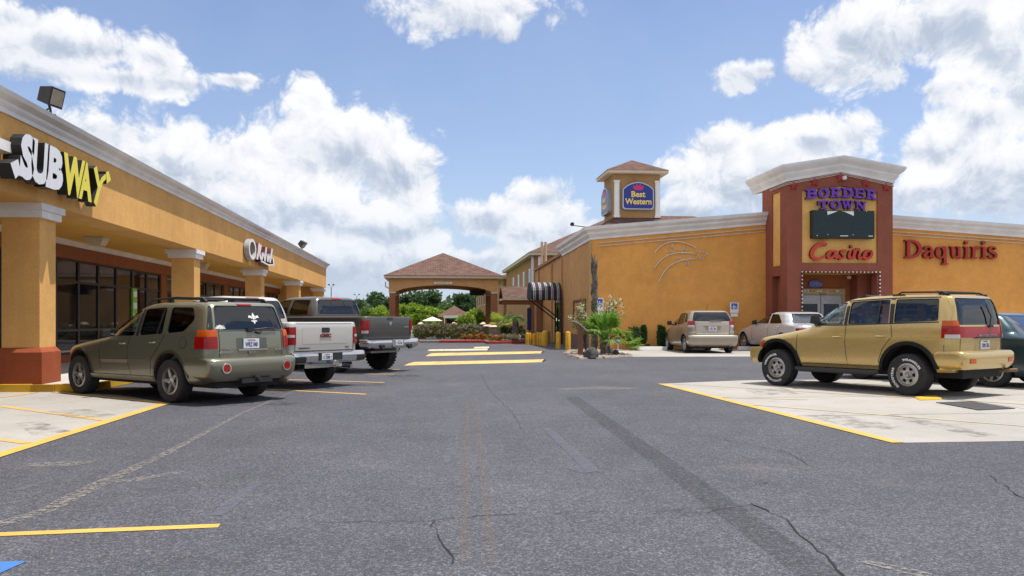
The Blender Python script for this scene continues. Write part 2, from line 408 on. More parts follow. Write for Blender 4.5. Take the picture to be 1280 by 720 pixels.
# ------------------------------------------------------------------ ground
def gsheet(name, pts, z, mat):
    return struct(MB().sheet(pts, z).build(name, mat, keep=True))
def gp(*pxs): return [G(*p) for p in pxs]
mb = MB()
mb.sheet([(-400, -300), (400, -300), (400, 700), (-400, 700)], 0)
struct(mb.build('asphalt_ground', M['asphalt'], keep=True))
gsheet('lawn', [(-400, 72), (400, 72), (400, 700), (-400, 700)], .004, M['grass'])
PADL = [(-4.24, 5.5), (-4.21, 14.03), (-5.58, 15.68), (-7.06, 16.56), (-13, 16.56), (-13, 5.5)]
gsheet('left_concrete_pad', PADL, .004, M['conc'])
def line(name, a, b, w, z, mat, wb=None):
    a, b = Vector(a), Vector(b); d = (b - a).normalized(); q = Vector((-d.y, d.x)); wb = wb or w
    return gsheet(name, [a + q * w / 2, a - q * w / 2, b - q * wb / 2, b + q * wb / 2], z, mat)
line('painted_edge_line', (-4.30, 5.5), (-4.28, 14.0), .16, .008, M['yline'])
line('painted_line', (-4.30, 14.02), (-7.0, 16.36), .13, .012, M['ylinec'])
for a, b in (((0, 497.5), (45, 490.7)), ((0, 508), (137, 526.7)), ((0, 550), (34, 554.5))):
    line('painted_line', G(*a), G(*b), .12, .0085, M['ylinec'])
line('painted_line', G(-90, 672), G(274, 657.5), .10, .004, M['yline'])
gsheet('blue_marking', [(-3.5, 4.94), G(34, 702), G(-20, 726), (-3.4, 4.4)], .004, M['blue'])
for a, b in (((322.5, 486), (457.5, 493)), ((342, 474), (480, 478.3)), ((440, 467.2), (493, 468.0)), ((462, 461.2), (500, 462.2))):
    line('painted_line', G(*a), G(*b), .11, .004, M['yline'])
c0, c1 = Vector(G(1115, 554)), Vector(G(822, 480))
dd = Vector((8.6, .05))
PADR = [c0, c0 + Vector((16, -.02)), (22, 18.3), (10, 18.25), G(930, 475.6), c1]
gsheet('right_concrete_pad', PADR, .004, M['conc'])
line('painted_edge_line', c0 + Vector((.07, 0)), c1 + Vector((.07, 0)), .15, .008, M['yline'])
for a, b in (((842, 480), (1139, 498)), ((936, 506), (1280, 533)), ((1000, 477.5), (1150, 483)), ((1100, 494), (1330, 509)), ((900, 497), (1010, 500))):
    line('painted_line', G(*a), G(*b), .11, .0085, M['yfaint'])
for t_ in (.30, .62):
    A_ = c0 + (c1 - c0) * t_
    line('slab_joint', A_ + Vector((.16, 0)), A_ + Vector((15.5, .3)), .014, .006, M['crack'])
for x_ in (9.0, 13.2): line('slab_joint', (x_, 8.85), (x_ - .2, 18.2), .014, .0062, M['crack'])
for q_ in (((1000, 520), (1040, 517), (1130, 534), (1090, 540)), ((930, 487), (980, 485), (1000, 493), (950, 495)), ((1100, 520), (1120, 518), (1250, 545), (1220, 547))): gsheet('tyre_scuff', gp(*q_), .0095, M['scuffc'])
for q_ in (((60, 515), (110, 512), (150, 520), (90, 524)), ((20, 530), (50, 527), (90, 540), (40, 545))): gsheet('tyre_scuff', gp(*q_), .0095, M['scuffc'])
gsheet('casino_concrete_pad', [(7.35, 30.2), (34, 29.2), (34, 38.1), (7.35, 38.1)], .004, M['conc'])
# tyre marks, stains, cracks
line('tyre_mark', G(715, 497), G(1040, 730), .25, .004, M['tyremark'])
gsheet('rust_streak', gp((581, 500), (588, 500), (588, 705), (572, 705)), .006, M['rust']); gsheet('rust_streak', gp((592, 500), (598, 500), (622, 705), (608, 705)), .006, M['rust'])
gsheet('sealant_patch', gp((678, 536), (688, 536), (748, 588), (735, 592)), .006, M['patch'])
gsheet('sealant_patch', gp((705, 586), (742, 580), (748, 590), (728, 592)), .0065, M['patch'])
gsheet('sealant_patch', gp((316, 602), (332, 602), (280, 645), (262, 645)), .006, M['patch'])
def crack(pts, w=.018, seed=1):
    rnd = random.Random(seed); P = []
    g = [Vector(G(*p)) for p in pts]
    for a, b in zip(g, g[1:]):
        n = max(2, int((b - a).length / .09))
        for i in range(n): P.append(a.lerp(b, i / n) + Vector((rnd.uniform(-1, 1), rnd.uniform(-1, 1))) * .022)
    P.append(g[-1])
    L, Q = ribbon(P, [w * rnd.uniform(.25, 1.2) for _ in P])
    mb = MB()
    for i in range(len(P) - 1): mb.sheet([L[i], Q[i], Q[i + 1], L[i + 1]], .005)
    struct(mb.build('ground_crack', M['crack'], keep=True))
crack([(400, 654), (480, 652), (540, 651.5), (600, 645), (660, 642)], 0.0112, 1); crack([(540, 652), (547, 672), (556, 684), (566, 705)], 0.0126, 2)
crack([(940, 630), (975, 645), (1000, 670), (1030, 695), (1055, 720)], 0.0140, 3); crack([(890, 545), (915, 553), (945, 558), (985, 566), (1010, 582)], 0.0091, 4)
crack([(1238, 595), (1260, 612), (1290, 628)], 0.0112, 5); crack([(690, 642), (760, 640), (900, 636), (1000, 640), (1090, 636)], 0.0056, 6)
crack([(600, 466), (612, 488), (640, 516), (655, 540)], 0.0063, 7); crack([(820, 640), (880, 641), (940, 630)], 0.0070, 9); crack([(930, 610), (945, 606), (960, 603)], 0.0084, 10)
def grit(pts, w, seed):
    g = [Vector(G(*p)) for p in pts]; L, Q = ribbon(g, w); mb = MB()
    for i in range(len(g) - 1): mb.sheet([L[i], Q[i], Q[i + 1], L[i + 1]], .0055)
    struct(mb.build('grit_trail', M['dust'], keep=True))
grit([(-40, 668), (60, 638), (110, 612), (210, 566), (300, 518), (370, 488)], [.12, .14, .16, .10, .06, .05], 1)
grit([(120, 604), (170, 600), (230, 590)], [.12, .18, .06], 2); grit([(1070, 700), (1150, 718), (1200, 735)], [.06, .12, .1], 3); grit([(700, 487), (760, 485), (800, 486)], [.2, .8, .2], 4); grit([(30, 582), (90, 580), (120, 577)], [.2, .3, .1], 5)
def stain(px, py, w, l, seed):
    r_ = random.Random(seed); x, y = G(px, py)
    gsheet('oil_stain', [(x + w * math.cos(R(a)) * r_.uniform(.6, 1.1), y + l * math.sin(R(a)) * r_.uniform(.6, 1.1)) for a in range(0, 360, 24)], .0045, M['oil'])
for i_, q_ in enumerate(((395, 486, .35, .3), (462, 481, .4, .4), (352, 505, .3, .3), (505, 470, .5, .5))): stain(*q_, i_)
# steel drain plate and a broken chunk of yellow wheel stop
o = MB().prism([(0, 0), (1, 0), (1, 1), (0, 1)], (0, 0, 0), (1, 0, 0), (0, 1, 0), (0, 0, 1), .01)
bm = o.bm
q = gp((1170, 504), (1223, 513.5), (1269, 511.5), (1213, 502.5))
for v in bm.verts:
    i = {(0, 0): 0, (1, 0): 1, (1, 1): 2, (0, 1): 3}[(round(v.co.x), round(v.co.y))]; zz = v.co.z + .006
    v.co = (q[i][0], q[i][1], zz)
tag(o.build('drain_plate', M['grate']), 'dark flat metal drain plate lying on the concrete pad behind the gold SUV', 'drain plate')
q = gp((1143, 498.5), (1150, 501), (1178, 500), (1172, 497)); mb = MB()
mb.hull([(x, y, .005) for x, y in q], [(x * .9 + .1 * q[0][0] + .03, y + .02, .035) for x, y in q])
tag(mb.build('kerb_chunk', M['kerby'], bevel=.01), 'small broken chunk of yellow painted kerb lying beside the rear wheel of the gold SUV', 'kerb chunk')
def hump(name, px, mat, label, h=.05):
    q = [Vector((*G(*p), 0)) for p in px]          # near-left, near-right, far-right, far-left
    mb = MB(); rings = []
    for t in (0, .12, .3, .5, .7, .88, 1):
        a = q[0].lerp(q[3], t); b = q[1].lerp(q[2], t); z = h * math.sin(math.pi * t) + .004
        rings.append((mb.bm.verts.new(a + Vector((0, 0, z))), mb.bm.verts.new(b + Vector((0, 0, z)))))
    for r, s in zip(rings, rings[1:]): mb._f([r[0], r[1], s[1], s[0]])
    tag(mb.build(name, mat, smooth=60), label, 'speed hump', 'yellow speed humps across the drive')
hump('speed_hump', ((505, 457), (677, 452.8), (683, 450), (527, 453)), M['hump'], 'widest and nearest of the yellow painted humps across the drive')
hump('speed_hump', ((532, 445.3), (676, 441.8), (680, 439.6), (545, 441.8)), M['hump'], 'second yellow painted hump, behind the widest one across the drive')
hump('speed_hump', ((534, 438.8), (609, 437.8), (611, 436.9), (540, 437.6)), M['humpw'], 'thin pale yellow hump farther back than the two wide ones')
hump('speed_hump', ((592, 435.4), (611, 435.2), (613, 434.4), (596, 434.6)), M['humpw'], 'shortest pale yellow hump, nearest the red kerb')

# ------------------------------------------------------------------ strip mall on the left
mall = thing('strip_mall', 'long ochre stucco strip mall with arcade of square columns and white cornice', 'building', (-9, 32, 0))
XF, YE = -7.25, 58.7
mb = MB(); mb.box(-8.0, XF, 4, YE, 3.55, 4.90); mb.build('fascia', M['wallL'], mall)
mb = MB(); mb.box(-10.3, -8.0, 4, YE - .02, 3.62, 3.9); mb.build('soffit', M['soff'], mall)
mb = MB(); mb.box(-24, -8.02, 4, YE - .03, 4.0, 4.5); mb.build('roof', M['flat'], mall)
PC = [(0, 0), (.03, 0), (.04, .07), (.09, .13), (.10, .18), (.21, .24), (.25, .31), (0, .31)]
mb = MB(); mb.sweep([(XF, 4, 4.87), (XF, YE, 4.87), (-24, YE, 4.87)], PC); mb.build('cornice', M['white'], mall)
mb = MB(); mb.box(-24, -8.01, YE - .3, YE, 0, 3.99); mb.box(-24, -8.01, YE - .3, YE, 4.5, 4.8); mb.build('end_wall', M['wallL'], mall)
XW = -10.3
mb = MB(); mb.box(XW - .3, XW, 4, YE - .3, 3.10, 3.62); mb.box(XW - .3, XW, 4, YE - .3, .14, .36)
for y in (33.2, 43.0, 52.5): mb.box(XW - .29, XW + .012, y, y + .7, .36, 3.10)
mb.build('front_wall', M['brownw'], mall)
mb = MB(); mb.box(XW, XW + .10, 4, YE - .3, 3.47, 3.618); mb.build('trim_band', M['white'], mall)
y = 8.0; k = 0
piers = (33.2, 43.0, 52.5)
while y < 57:
    y1 = y + 1.48
    for p in piers:
        if y < p < y1: y1 = p
    w = y1 - y
    if w > .25:
        mb = MB(); mb.box(XW - .10, XW - .02, y, y + .06, .36, 3.10); mb.box(XW - .10, XW - .02, y1 - .06, y1, .36, 3.10)
        for z in (.36, 1.02, 2.42, 3.03): mb.box(XW - .095, XW - .025, y + .06, y1 - .06, z, z + .07)
        fr = mb.build('window', M['dark'], mall)
        MB().box(XW - .075, XW - .055, y + .05, y1 - .05, .40, 3.05).build('pane', M['shop'], fr)
    y = y1
    for p in piers:
        if abs(y - p) < .01: y = p + .7
CY = [16.96 + 10.33 * i for i in range(5)]
def column(cy):
    cx = -7.71
    mb = MB(); mb.box(cx - .34, cx + .34, cy - .34, cy + .34, .76, 3.28); c = mb.build('column', M['wallL'], mall)
    mb = MB(); a = [(cx + i * .41, cy + j * .41) for i, j in ((-1, -1), (1, -1), (1, 1), (-1, 1))]; b = [(cx + i * .345, cy + j * .345) for i, j in ((-1, -1), (1, -1), (1, 1), (-1, 1))]
    mb.hull([(x, y, .14) for x, y in a], [(x, y, .74) for x, y in a]); mb.hull([(x, y, .7401) for x, y in a], [(x, y, .83) for x, y in b]); mb.build('plinth', M['brick'], c)
    mb = MB(); mb.box(cx - .42, cx + .42, cy - .42, cy + .42, 3.28, 3.42); mb.box(cx - .50, cx + .458, cy - .50, cy + .50, 3.42, 3.548); mb.build('capital', M['white'], c)
for cy in CY: column(cy)
mb = MB(); mb.box(XW, -6.45, 16.6, 60.5, 0, .14); walk = struct(mb.build('sidewalk', M['walk']))
def kerb(x0, x1, y0, y1, label):
    tag(MB().box(x0, x1, y0, y1, 0, .15).build('kerb', M['kerby'], bevel=.012), label, 'kerb', 'yellow kerbs by the first column')
kerb(-13, -7.46, 16.50, 16.598, 'yellow painted kerb left of the first column on the pad edge')
kerb(-7.05, -6.44, 16.50, 16.598, 'short yellow kerb between first column and front wheel of green SUV')
kerb(-6.448, -6.34, 16.6, 60.5, 'long yellow kerb along the arcade walk in front of the parked trucks')
tag(MB().box(-7.455, -7.055, 16.46, 16.60, 0, .139).build('kerb_block', simple('kerb_dull_yellow', (.40, .22, .02), .9)), 'dull yellow block under the plinth of the first column', 'kerb block')  # the block's own yellow, darker than the kerb paint

def flood(loc, yaw, label, s=1.0, tilt=-28):
    t = thing('floodlight', label, 'floodlight', loc, 'floodlights on the roof edges', yaw, s)
    m = Matrix.Rotation(R(tilt), 4, 'Y')
    def rot(mb): bmesh.ops.transform(mb.bm, matrix=Matrix.Translation((0, 0, .46)) @ m, verts=mb.bm.verts); return mb
    mb = MB(); a = [(-.18, -.20, -.17), (-.18, .20, -.17), (-.18, .20, .17), (-.18, -.20, .17)]; b = [(.18, -.25, -.23), (.18, .25, -.23), (.18, .25, .23), (.18, -.25, .23)]
    mb.hull(a, b); rot(mb).build('lamp_housing', M['black'], t, True, bevel=.015)
    mb = MB(); mb.box(.182, .19, -.2, .2, -.18, .18); rot(mb).build('lamp_glass', simple('lamp_lens', (.35, .31, .24), .15), t, True)
    mb = MB(); mb.tube([(0, 0, 0), (0, 0, .12), (-.04, 0, .26)], .03); mb.box(-.10, .14, -.02, .02, 0, .03); mb.tube([(-.18, 0, .1), (0, 0, .2)], .02); mb.build('bracket', M['black'], t, True)
flood((-7.12, 16.5, 5.18), R(-14), 'larger black floodlight on the white cornice above the yellow and white sign', .78, 14)
flood((-7.12, 47.2, 5.18), R(-20), 'small black floodlight near the far end of the white cornice', .8, 40)
for yy, lb in ((23.9, 'nearest'), (34.4, 'middle'), (44.8, 'farthest')):
    t = thing('soffit_light', lb + ' of the square cream lights under the arcade ceiling', 'ceiling light', (-9.1, yy, 3.62), 'lights under the arcade ceiling')
    MB().hull([(-.16, -.16, -.24), (.16, -.16, -.24), (.16, .16, -.24), (-.16, .16, -.24)], [(-.24, -.24, -.06), (.24, -.24, -.06), (.24, .24, -.06), (-.24, .24, -.06)]).build('diffuser', simple('cream_plastic', (.62, .52, .33), .4), t, True)
    MB().box(-.26, .26, -.26, .26, -.06, -.002).build('housing', M['offw'], t, True)
t = thing('notice_poster', 'green and white notices on the shop window behind the green SUV', 'poster', (XW + .03, 30.35, 1.2))
MB().box(-.075, -.02, -.22, .22, 0, 1.25).build('sheet', M['green'], t, True)
mb = MB()
for z in (.15, .55, .95): MB().box(-.016, -.01, -.17, .17, z, z + .2).build('label', M['whitep'], t, True)

t = thing('sign_plate', 'tiny yellow plate fixed low on the second arcade column', 'plate', (-7.36, 27.25, 1.75))
MB().box(0, .02, -.05, .05, 0, .32).build('plate', M['kerby'], t, True); text('lettering', 'NO PARKING', (.022, 0, .2), (0, 0, 1), (0, -1, 0), (1, 0, 0), .26, .05, .003, M['navytxt'], t, 0, 0, True)

# raised letter sign over the first bay
XS = -6.88
sign = thing('letter_sign', 'large white and yellow channel letter sign reading SUBWAY on the ochre fascia', 'sign', (XS, 17.1, 3.7))
U, V, W = (0, 1, 0), (0, 0, 1), (1, 0, 0)
def sx(px, py): return onX(px, py, XS)
def letter(s, cx, cz, w, h, mats, skew=0, bold=.055):
    text('lettering', s, (XS - .20, cx, cz), U, V, W, w, h, .20, mats, sign, bold, .12)
WM, YM = (M['subw'], M['signblk']), (M['suby'], M['signblk'])
def zs(x, y): return sx(x / 6.547, 150 + y / 6.547)
def box_from(a, b): return ((a[0] + b[0]) / 2, (a[1] + b[1]) / 2)
zb = 3.86
def lt(s, xl, xr, h, z0, mats, bold=.055):
    y0, y1 = xl, xr; letter(s, (y0 + y1) / 2, z0 + h / 2, y1 - y0, h, mats, bold=bold)
lt('U', 15.21, 15.92, .78, 3.735, WM); lt('B', 15.75, 16.46, .78, 3.735, WM); lt('W', 16.50, 17.52, .78, 3.73, YM, .05); lt('A', 17.13, 17.79, .77, 3.735, YM, .05)
# S with the arrow tail, Y with the arrow arm
yS0 = zs(100, 350)[0]
lt('S', 14.80, 15.34, .80, 3.735, WM, .065)
def zpoly(pts, mats, name='arrow', dd=.23):
    mb = MB(); mb.prism([zs(*p) for p in pts], (XS - .225, 0, 0), U, V, W, dd); o = mb.build(name, list(mats), sign)
    for p in o.data.polygons: p.material_index = 0 if p.normal.x > .5 else 1
zpoly([(83, 352), (146, 320), (158, 378), (196, 410), (188, 468), (150, 452), (124, 482)], WM)
mb = MB(); O0 = (XS - .30, 0, 0)
def zst(pts, ws, k=0): stroke(mb, [zs(*p) for p in pts], ws, (XS - .20 - .002 * k, 0, 0), U, V, W, .20)
zst([(780, 385), (798, 480), (815, 560)], [.17, .16, .15]); zst([(779, 690), (812, 560), (838, 490), (866, 462), (890, 455)], [.15, .14, .12, .11, .10], 1)
mb.build('lettering', list(YM), sign)
zpoly([(866, 425), (888, 418), (906, 492), (872, 522)], YM)
yY1 = zs(905, 470)[0]
MB().box(XF + .002, XS - .17, 14.35, 14.95, 4.16, 4.34).build('raceway', M['whitep'], sign)
MB().box(XF + .002, XS - .206, 15.0, 17.9, 3.95, 4.25).build('backing', M['signblk'], sign)
# script sign farther along
t = thing('letter_sign', 'white script sign with oval emblem near the far end of the ochre fascia', 'sign', (-7.0, 36, 3.6))
XO = -7.02
y0, z0 = onX(311, 322, XO); y1, z1 = onX(320.5, 302, XO)
mb = MB(); cy_, cz_, ry, rz = (y0 + y1) / 2, 4.13, (y1 - y0) / 2, .42
stroke(mb, arc(0, 0, .84, .84, 0, 360, 28), .26, (XO - .2, cy_, cz_), U, V, W, .2, ry, rz); mb.build('emblem', [M['whitep'], simple('sign_side_grey', (.33, .33, .34), .5)], t)
mb = MB(); rnd = random.Random(3); ya = onX(321, 320, XO)[0]; yb = onX(342.5, 330, XO)[0]; ww = yb - ya
for i, pts in enumerate(([(.02, .05), (.10, .5), (.14, .98)], [(.06, .45), (.16, .5), (.22, .92)], [(.14, .45), (.22, .1), (.28, .12)], [(.26, .1), (.30, .5), (.34, .62), (.40, .30), (.44, .10)], [(.42, .08), (.48, .55), (.50, .92)], [(.50, .40), (.56, .66), (.58, .10)], [(.58, .1), (.64, .55), (.68, .70), (.72, .12)], [(.72, .1), (.80, .60), (.84, .98)], [(.80, .4), (.90, .45), (.94, .1)], [(.2, .02), (.6, -.06), (.98, .06)])):
    stroke(mb, pts, [.085] * len(pts), (XO - .2, ya, 3.76), U, V, W, .2 + i * .004, ww, .74)
mb.build('lettering', [M['whitep'], simple('sign_side_maroon', (.16, .03, .03), .5)], t)
mb = MB()
for a in (.1, .3, .55, .8): mb.box(XF + .001, XF + .03, ya + ww * a - .02, ya + ww * a + .02, 3.56, 3.74)
mb.build('conduit', M['offw'], t)

# ------------------------------------------------------------------ casino on the right
YC, XC, XT, YT = 38.1, 7.29, 15.58, 35.69
TX1 = 20.46; TXM = (XT + TX1) / 2
cas = thing('casino_building', 'amber stucco casino with rust red entrance tower and white cornices', 'building', (18, 42, 0))
def front(x0, x1, z0, z1): return MB().prism([(x0, 0), (x1, 0), (x1, z1), (x0, z0)], (0, YC, 0), (1, 0, 0), (0, 0, 1), (0, 1, 0), .3)
front(XC, XT, 5.28, 6.07).build('front_wall', M['wallC'], cas)
front(TX1, 36, 6.05, 5.15).build('front_wall', M['wallC'], cas)
PT = [(0, 0), (.06, 0), (.07, .10), (.20, .24), (.21, .32), (.34, .43), (.37, .57), (0, .57)]
mb = MB(); mb.sweep([(XC, 46.6, 4.92), (XC, YC, 5.03), (XT - .01, YC, 5.82)], PT); mb.build('cornice', M['white'], cas)
mb = MB(); mb.sweep([(TX1 + .01, YC, 5.80), (36, YC, 4.90)], PT); mb.build('cornice', M['white'], cas)
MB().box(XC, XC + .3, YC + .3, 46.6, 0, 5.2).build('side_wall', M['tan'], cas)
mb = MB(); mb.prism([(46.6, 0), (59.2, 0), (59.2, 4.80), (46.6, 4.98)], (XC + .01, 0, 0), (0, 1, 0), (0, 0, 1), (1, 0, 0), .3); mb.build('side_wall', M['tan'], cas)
mb = MB(); mb.prism([(46.6, 4.98), (59.3, 4.80), (59.3, 4.98), (46.6, 5.16)], (XC - .12, 0, 0), (0, 1, 0), (0, 0, 1), (1, 0, 0), .5); mb.build('coping', simple('brown_coping', (.30, .17, .09), .8), cas)
for y in (46.5, 50.55, 56.9): MB().box(XC - .09, XC - .002, y, y + .22, 0, 4.78).build('pilaster', M['tan'], cas)
mb = MB(); mb.box(XC - .10, XC + .02, YC - .06, YC + .10, 0, 5.02); mb.build('corner_trim', simple('corner_trim', (.50, .30, .12), .8), cas)
MB().box(XC - .022, XC - .001, YC + .3, 46.45, 0, .64).build('base_band', simple('mauve_base', (.16, .105, .085), .9), cas)
MB().box(XC - .022, XC - .001, 50.8, 56.8, 0, .64).build('base_band', simple('mauve_base', (.16, .105, .085), .9), cas)
MB().box(XC + .3, 36, YC + .3, 60, 4.6, 4.75).build('roof', M['flat'], cas)
fr = MB().box(XC - .05, XC - .001, 47.3, 49.4, .02, 2.35).build('door', M['dark'], cas)
MB().box(XC - .06, XC - .051, 47.45, 48.3, .3, 2.2).build('pane', M['shop'], fr); MB().box(XC - .06, XC - .051, 48.4, 49.25, .3, 2.2).build('pane', M['shop'], fr)
MB().box(XC - .04, XC - .001, 47.3, 49.4, 2.36, 2.55).build('transom', M['whitep'], cas)
mb = MB(); fy0, fy1 = 39.4, 42.8
for q in ((fy0, fy1, 2.26, 2.36), (fy0, fy1, 1.1, 1.2), (fy0, fy0 + .1, 1.2, 2.26), (fy1 - .1, fy1, 1.2, 2.26)): mb.box(XC - .06, XC - .003, *q)
tag(mb.build('poster_frame', M['wood']), 'empty brown poster frame on the tan side wall behind the palm', 'poster frame')
# entrance tower
PX0, PX1, PZ0 = 16.26, 19.74, 3.88
zt = lambda x: 7.44 + .46 * (1 - abs(x - TXM) / (TXM - XT))
tw = MB()
tw.prism([(XT, 0), (PX0, 0), (PX0, zt(PX0)), (XT, zt(XT))], (0, YT, 0), (1, 0, 0), (0, 0, 1), (0, 1, 0), .5)
tw.prism([(PX1, 0), (TX1, 0), (TX1, zt(TX1)), (PX1, zt(PX1))], (0, YT, 0), (1, 0, 0), (0, 0, 1), (0, 1, 0), .5)
tw.prism([(PX0, 3.44), (PX1, 3.44), (PX1, PZ0), (PX0, PZ0)], (0, YT, 0), (1, 0, 0), (0, 0, 1), (0, 1, 0), .5)
tw.prism([(PX0, 7.06), (TXM, 7.30), (PX1, 7.06), (PX1, zt(PX1)), (TXM, zt(TXM)), (PX0, zt(PX0))], (0, YT, 0), (1, 0, 0), (0, 0, 1), (0, 1, 0), .5)
S0, S1 = 36.46, 37.36
tw.box(XT, XT + .4, YT + .5, S0, 0, 7.44); tw.box(XT, XT + .4, S1, YC + .4, 0, 7.44); tw.box(XT, XT + .4, S0, S1, 3.34, 3.80); tw.box(XT, XT + .4, S0, S1, 7.13, 7.44)
tw.box(TX1 - .4, TX1, YT + .5, YC + .4, 0, 7.44)
tw.build('tower_wall', M['towerred'], cas)
MB().box(XT + .06, XT + .3, S0, S1, 3.80, 7.13).build('panel', M['panel'], cas)
MB().box(XT + .28, XT + .38, S0, S1, 0, 3.34).build('niche', M['brownw'], cas)
MB().prism([(PX0, PZ0), (PX1, PZ0), (PX1, 7.06), (TXM, 7.30), (PX0, 7.06)], (0, YT + .07, 0), (1, 0, 0), (0, 0, 1), (0, 1, 0), .3).build('panel', M['panel'], cas)
PW = [(0, 0), (.05, 0), (.06, .12), (.18, .28), (.19, .36), (.35, .50), (.41, .60), (.41, .68), (0, .68)]
mb = MB(); mb.sweep([(XT, YC + 1.5, 7.44), (XT, YT, 7.44), (TXM, YT, 7.90), (TX1, YT, 7.44), (TX1, YC + 1.5, 7.44)], PW); mb.build('cornice', M['white'], cas)
MB().prism([(XT + .02, 7.45), (TXM, 7.95), (TX1 - .02, 7.45), (TX1 - .02, 7.55), (TXM, 8.2), (XT + .02, 7.55)], (0, YT + .02, 0), (1, 0, 0), (0, 0, 1), (0, 1, 0), 3.8).build('roof', M['flat'], cas)
MB().box(PX0 - .2, 20.055, 37.5, 37.7, 0, 3.8).build('entry_wall', M['brownw'], cas)
mb = MB(); mb.box(PX0 - .2, 20.05, YT + .5, 37.5, 3.45, 3.6); mb.build('entry_ceiling', M['soff'], cas)
mb = MB(); mb.box(19.40, 20.05, 36.8, 37.49, 0, 3.44); mb.build('entry_pier', M['towerred'], cas)
d = MB(); d.box(16.75, 19.10, 37.38, 37.49, 2.52, 2.80); d.box(18.97, 19.10, 37.38, 37.49, 0, 2.52); d.build('door_frame', simple('gold_frame', (.40, .31, .17), .5), cas)
for x0 in (16.93, 17.96):
    f = MB(); f.box(x0, x0 + .12, 37.42, 37.49, .02, 2.50); f.box(x0 + .86, x0 + 1.0, 37.42, 37.49, .02, 2.50); f.box(x0 + .12, x0 + .86, 37.42, 37.49, 2.1, 2.50); f.box(x0 + .12, x0 + .86, 37.42, 37.49, .02, .3)
    f = f.build('door', M['greyd'], cas); MB().box(x0 + .11, x0 + .87, 37.45, 37.47, .28, 2.12).build('pane', M['shop'], f); q = x0 + (.78 if x0 < 17.5 else .1); MB().box(q, q + .04, 37.36, 37.41, .9, 1.3).build('handle', M['chrome'], f)
text('house_number', '7324', (18.0, 37.379, 2.56), (1, 0, 0), (0, 0, 1), (0, -1, 0), .36, .09, .006, M['navytxt'], cas)
mb = MB()
for i, x in enumerate((17.15, 17.3, 17.46, 17.62, 17.78, 17.90, 18.1, 18.4, 18.56, 18.72, 18.95)):
    mb.mat(0 if i in (0, 1, 4, 5, 9) else 1); mb.lathe([(.045, 0), (.045, -.03), (.02, -.06)], (x, 37.378, 2.70), 'y', 8)
tag(mb.build('marquee_bulbs', [M['bulb'], M['orange']]), 'row of small white and orange bulbs over the grey casino doors', 'marquee lights')
U, V, W = (1, 0, 0), (0, 0, 1), (0, -1, 0)
# border bulbs round the opening
ls = thing('bulb_string', 'string of white bulbs framing the casino entrance opening', 'string lights', (PX0, YT - .05, 0))
mb = MB(); mb.tube([(PX0 - .03, YT - .03, .3), (PX0 - .03, YT - .03, 3.47), (PX1 + .08, YT - .03, 3.47), (PX1 + .08, YT - .03, .3)], .02); mb.build('wire', M['dark'], ls)
me = None
pos = [(PX0 - .03, z) for z in [3.47 - .17 * i for i in range(17)]] + [(PX0 - .03 + (PX1 - PX0 + .11) * i / 20, 3.47) for i in range(1, 20)] + [(PX1 + .08, z) for z in [3.47 - .17 * i for i in range(17)]]
for x, z in pos:
    if me is None:
        b0 = MB(); b0.lathe([(.022, 0), (.033, -.02), (.03, -.05), (.012, -.07)], (0, 0, 0), 'y', 8); bo = b0.build('bulb', M['bulb'], None, True); me = bo.data
    else: bo = bpy.data.objects.new('bulb', me); COL.objects.link(bo)
    bo.parent = ls; bo.location = Vector((x, YT - .045, z)) - ls.location
# stars along the top
for i, x in enumerate((15.87, 16.82, TXM, 19.17, 20.14)):
    zc = zt(x) - .24; r = .25 if i == 2 else .21; P = []
    for k in range(10):
        a = R(90 + 36 * k); q = r if k % 2 == 0 else r * .42; P.append((x + q * math.cos(a), zc + q * math.sin(a)))
    mb = MB(); c = mb.bm.verts.new((x, YT - .13, zc)); vs = [mb.bm.verts.new((p[0], YT - .05, p[1])) for p in P]; bk = [mb.bm.verts.new((p[0], YT - .002, p[1])) for p in P]
    for k in range(10): mb._f([c, vs[k], vs[(k + 1) % 10]]); mb._f([vs[k], bk[k], bk[(k + 1) % 10], vs[(k + 1) % 10]])
    tag(mb.build('star', M['star']), ['leftmost', 'second from the left', 'topmost, central', 'fourth from the left', 'rightmost'][i] + ' of the red stars along the top of the entrance tower', 'star', 'red stars on the entrance tower')
mb = MB(); mb.lathe([(.09, 0), (.09, -.10), (.05, -.14)], (TXM + .1, YT - .14, 7.62), 'y', 12)
tag(mb.build('camera_dome', M['whitep']), 'small white lamp in front of the topmost star on the tower', 'lamp')
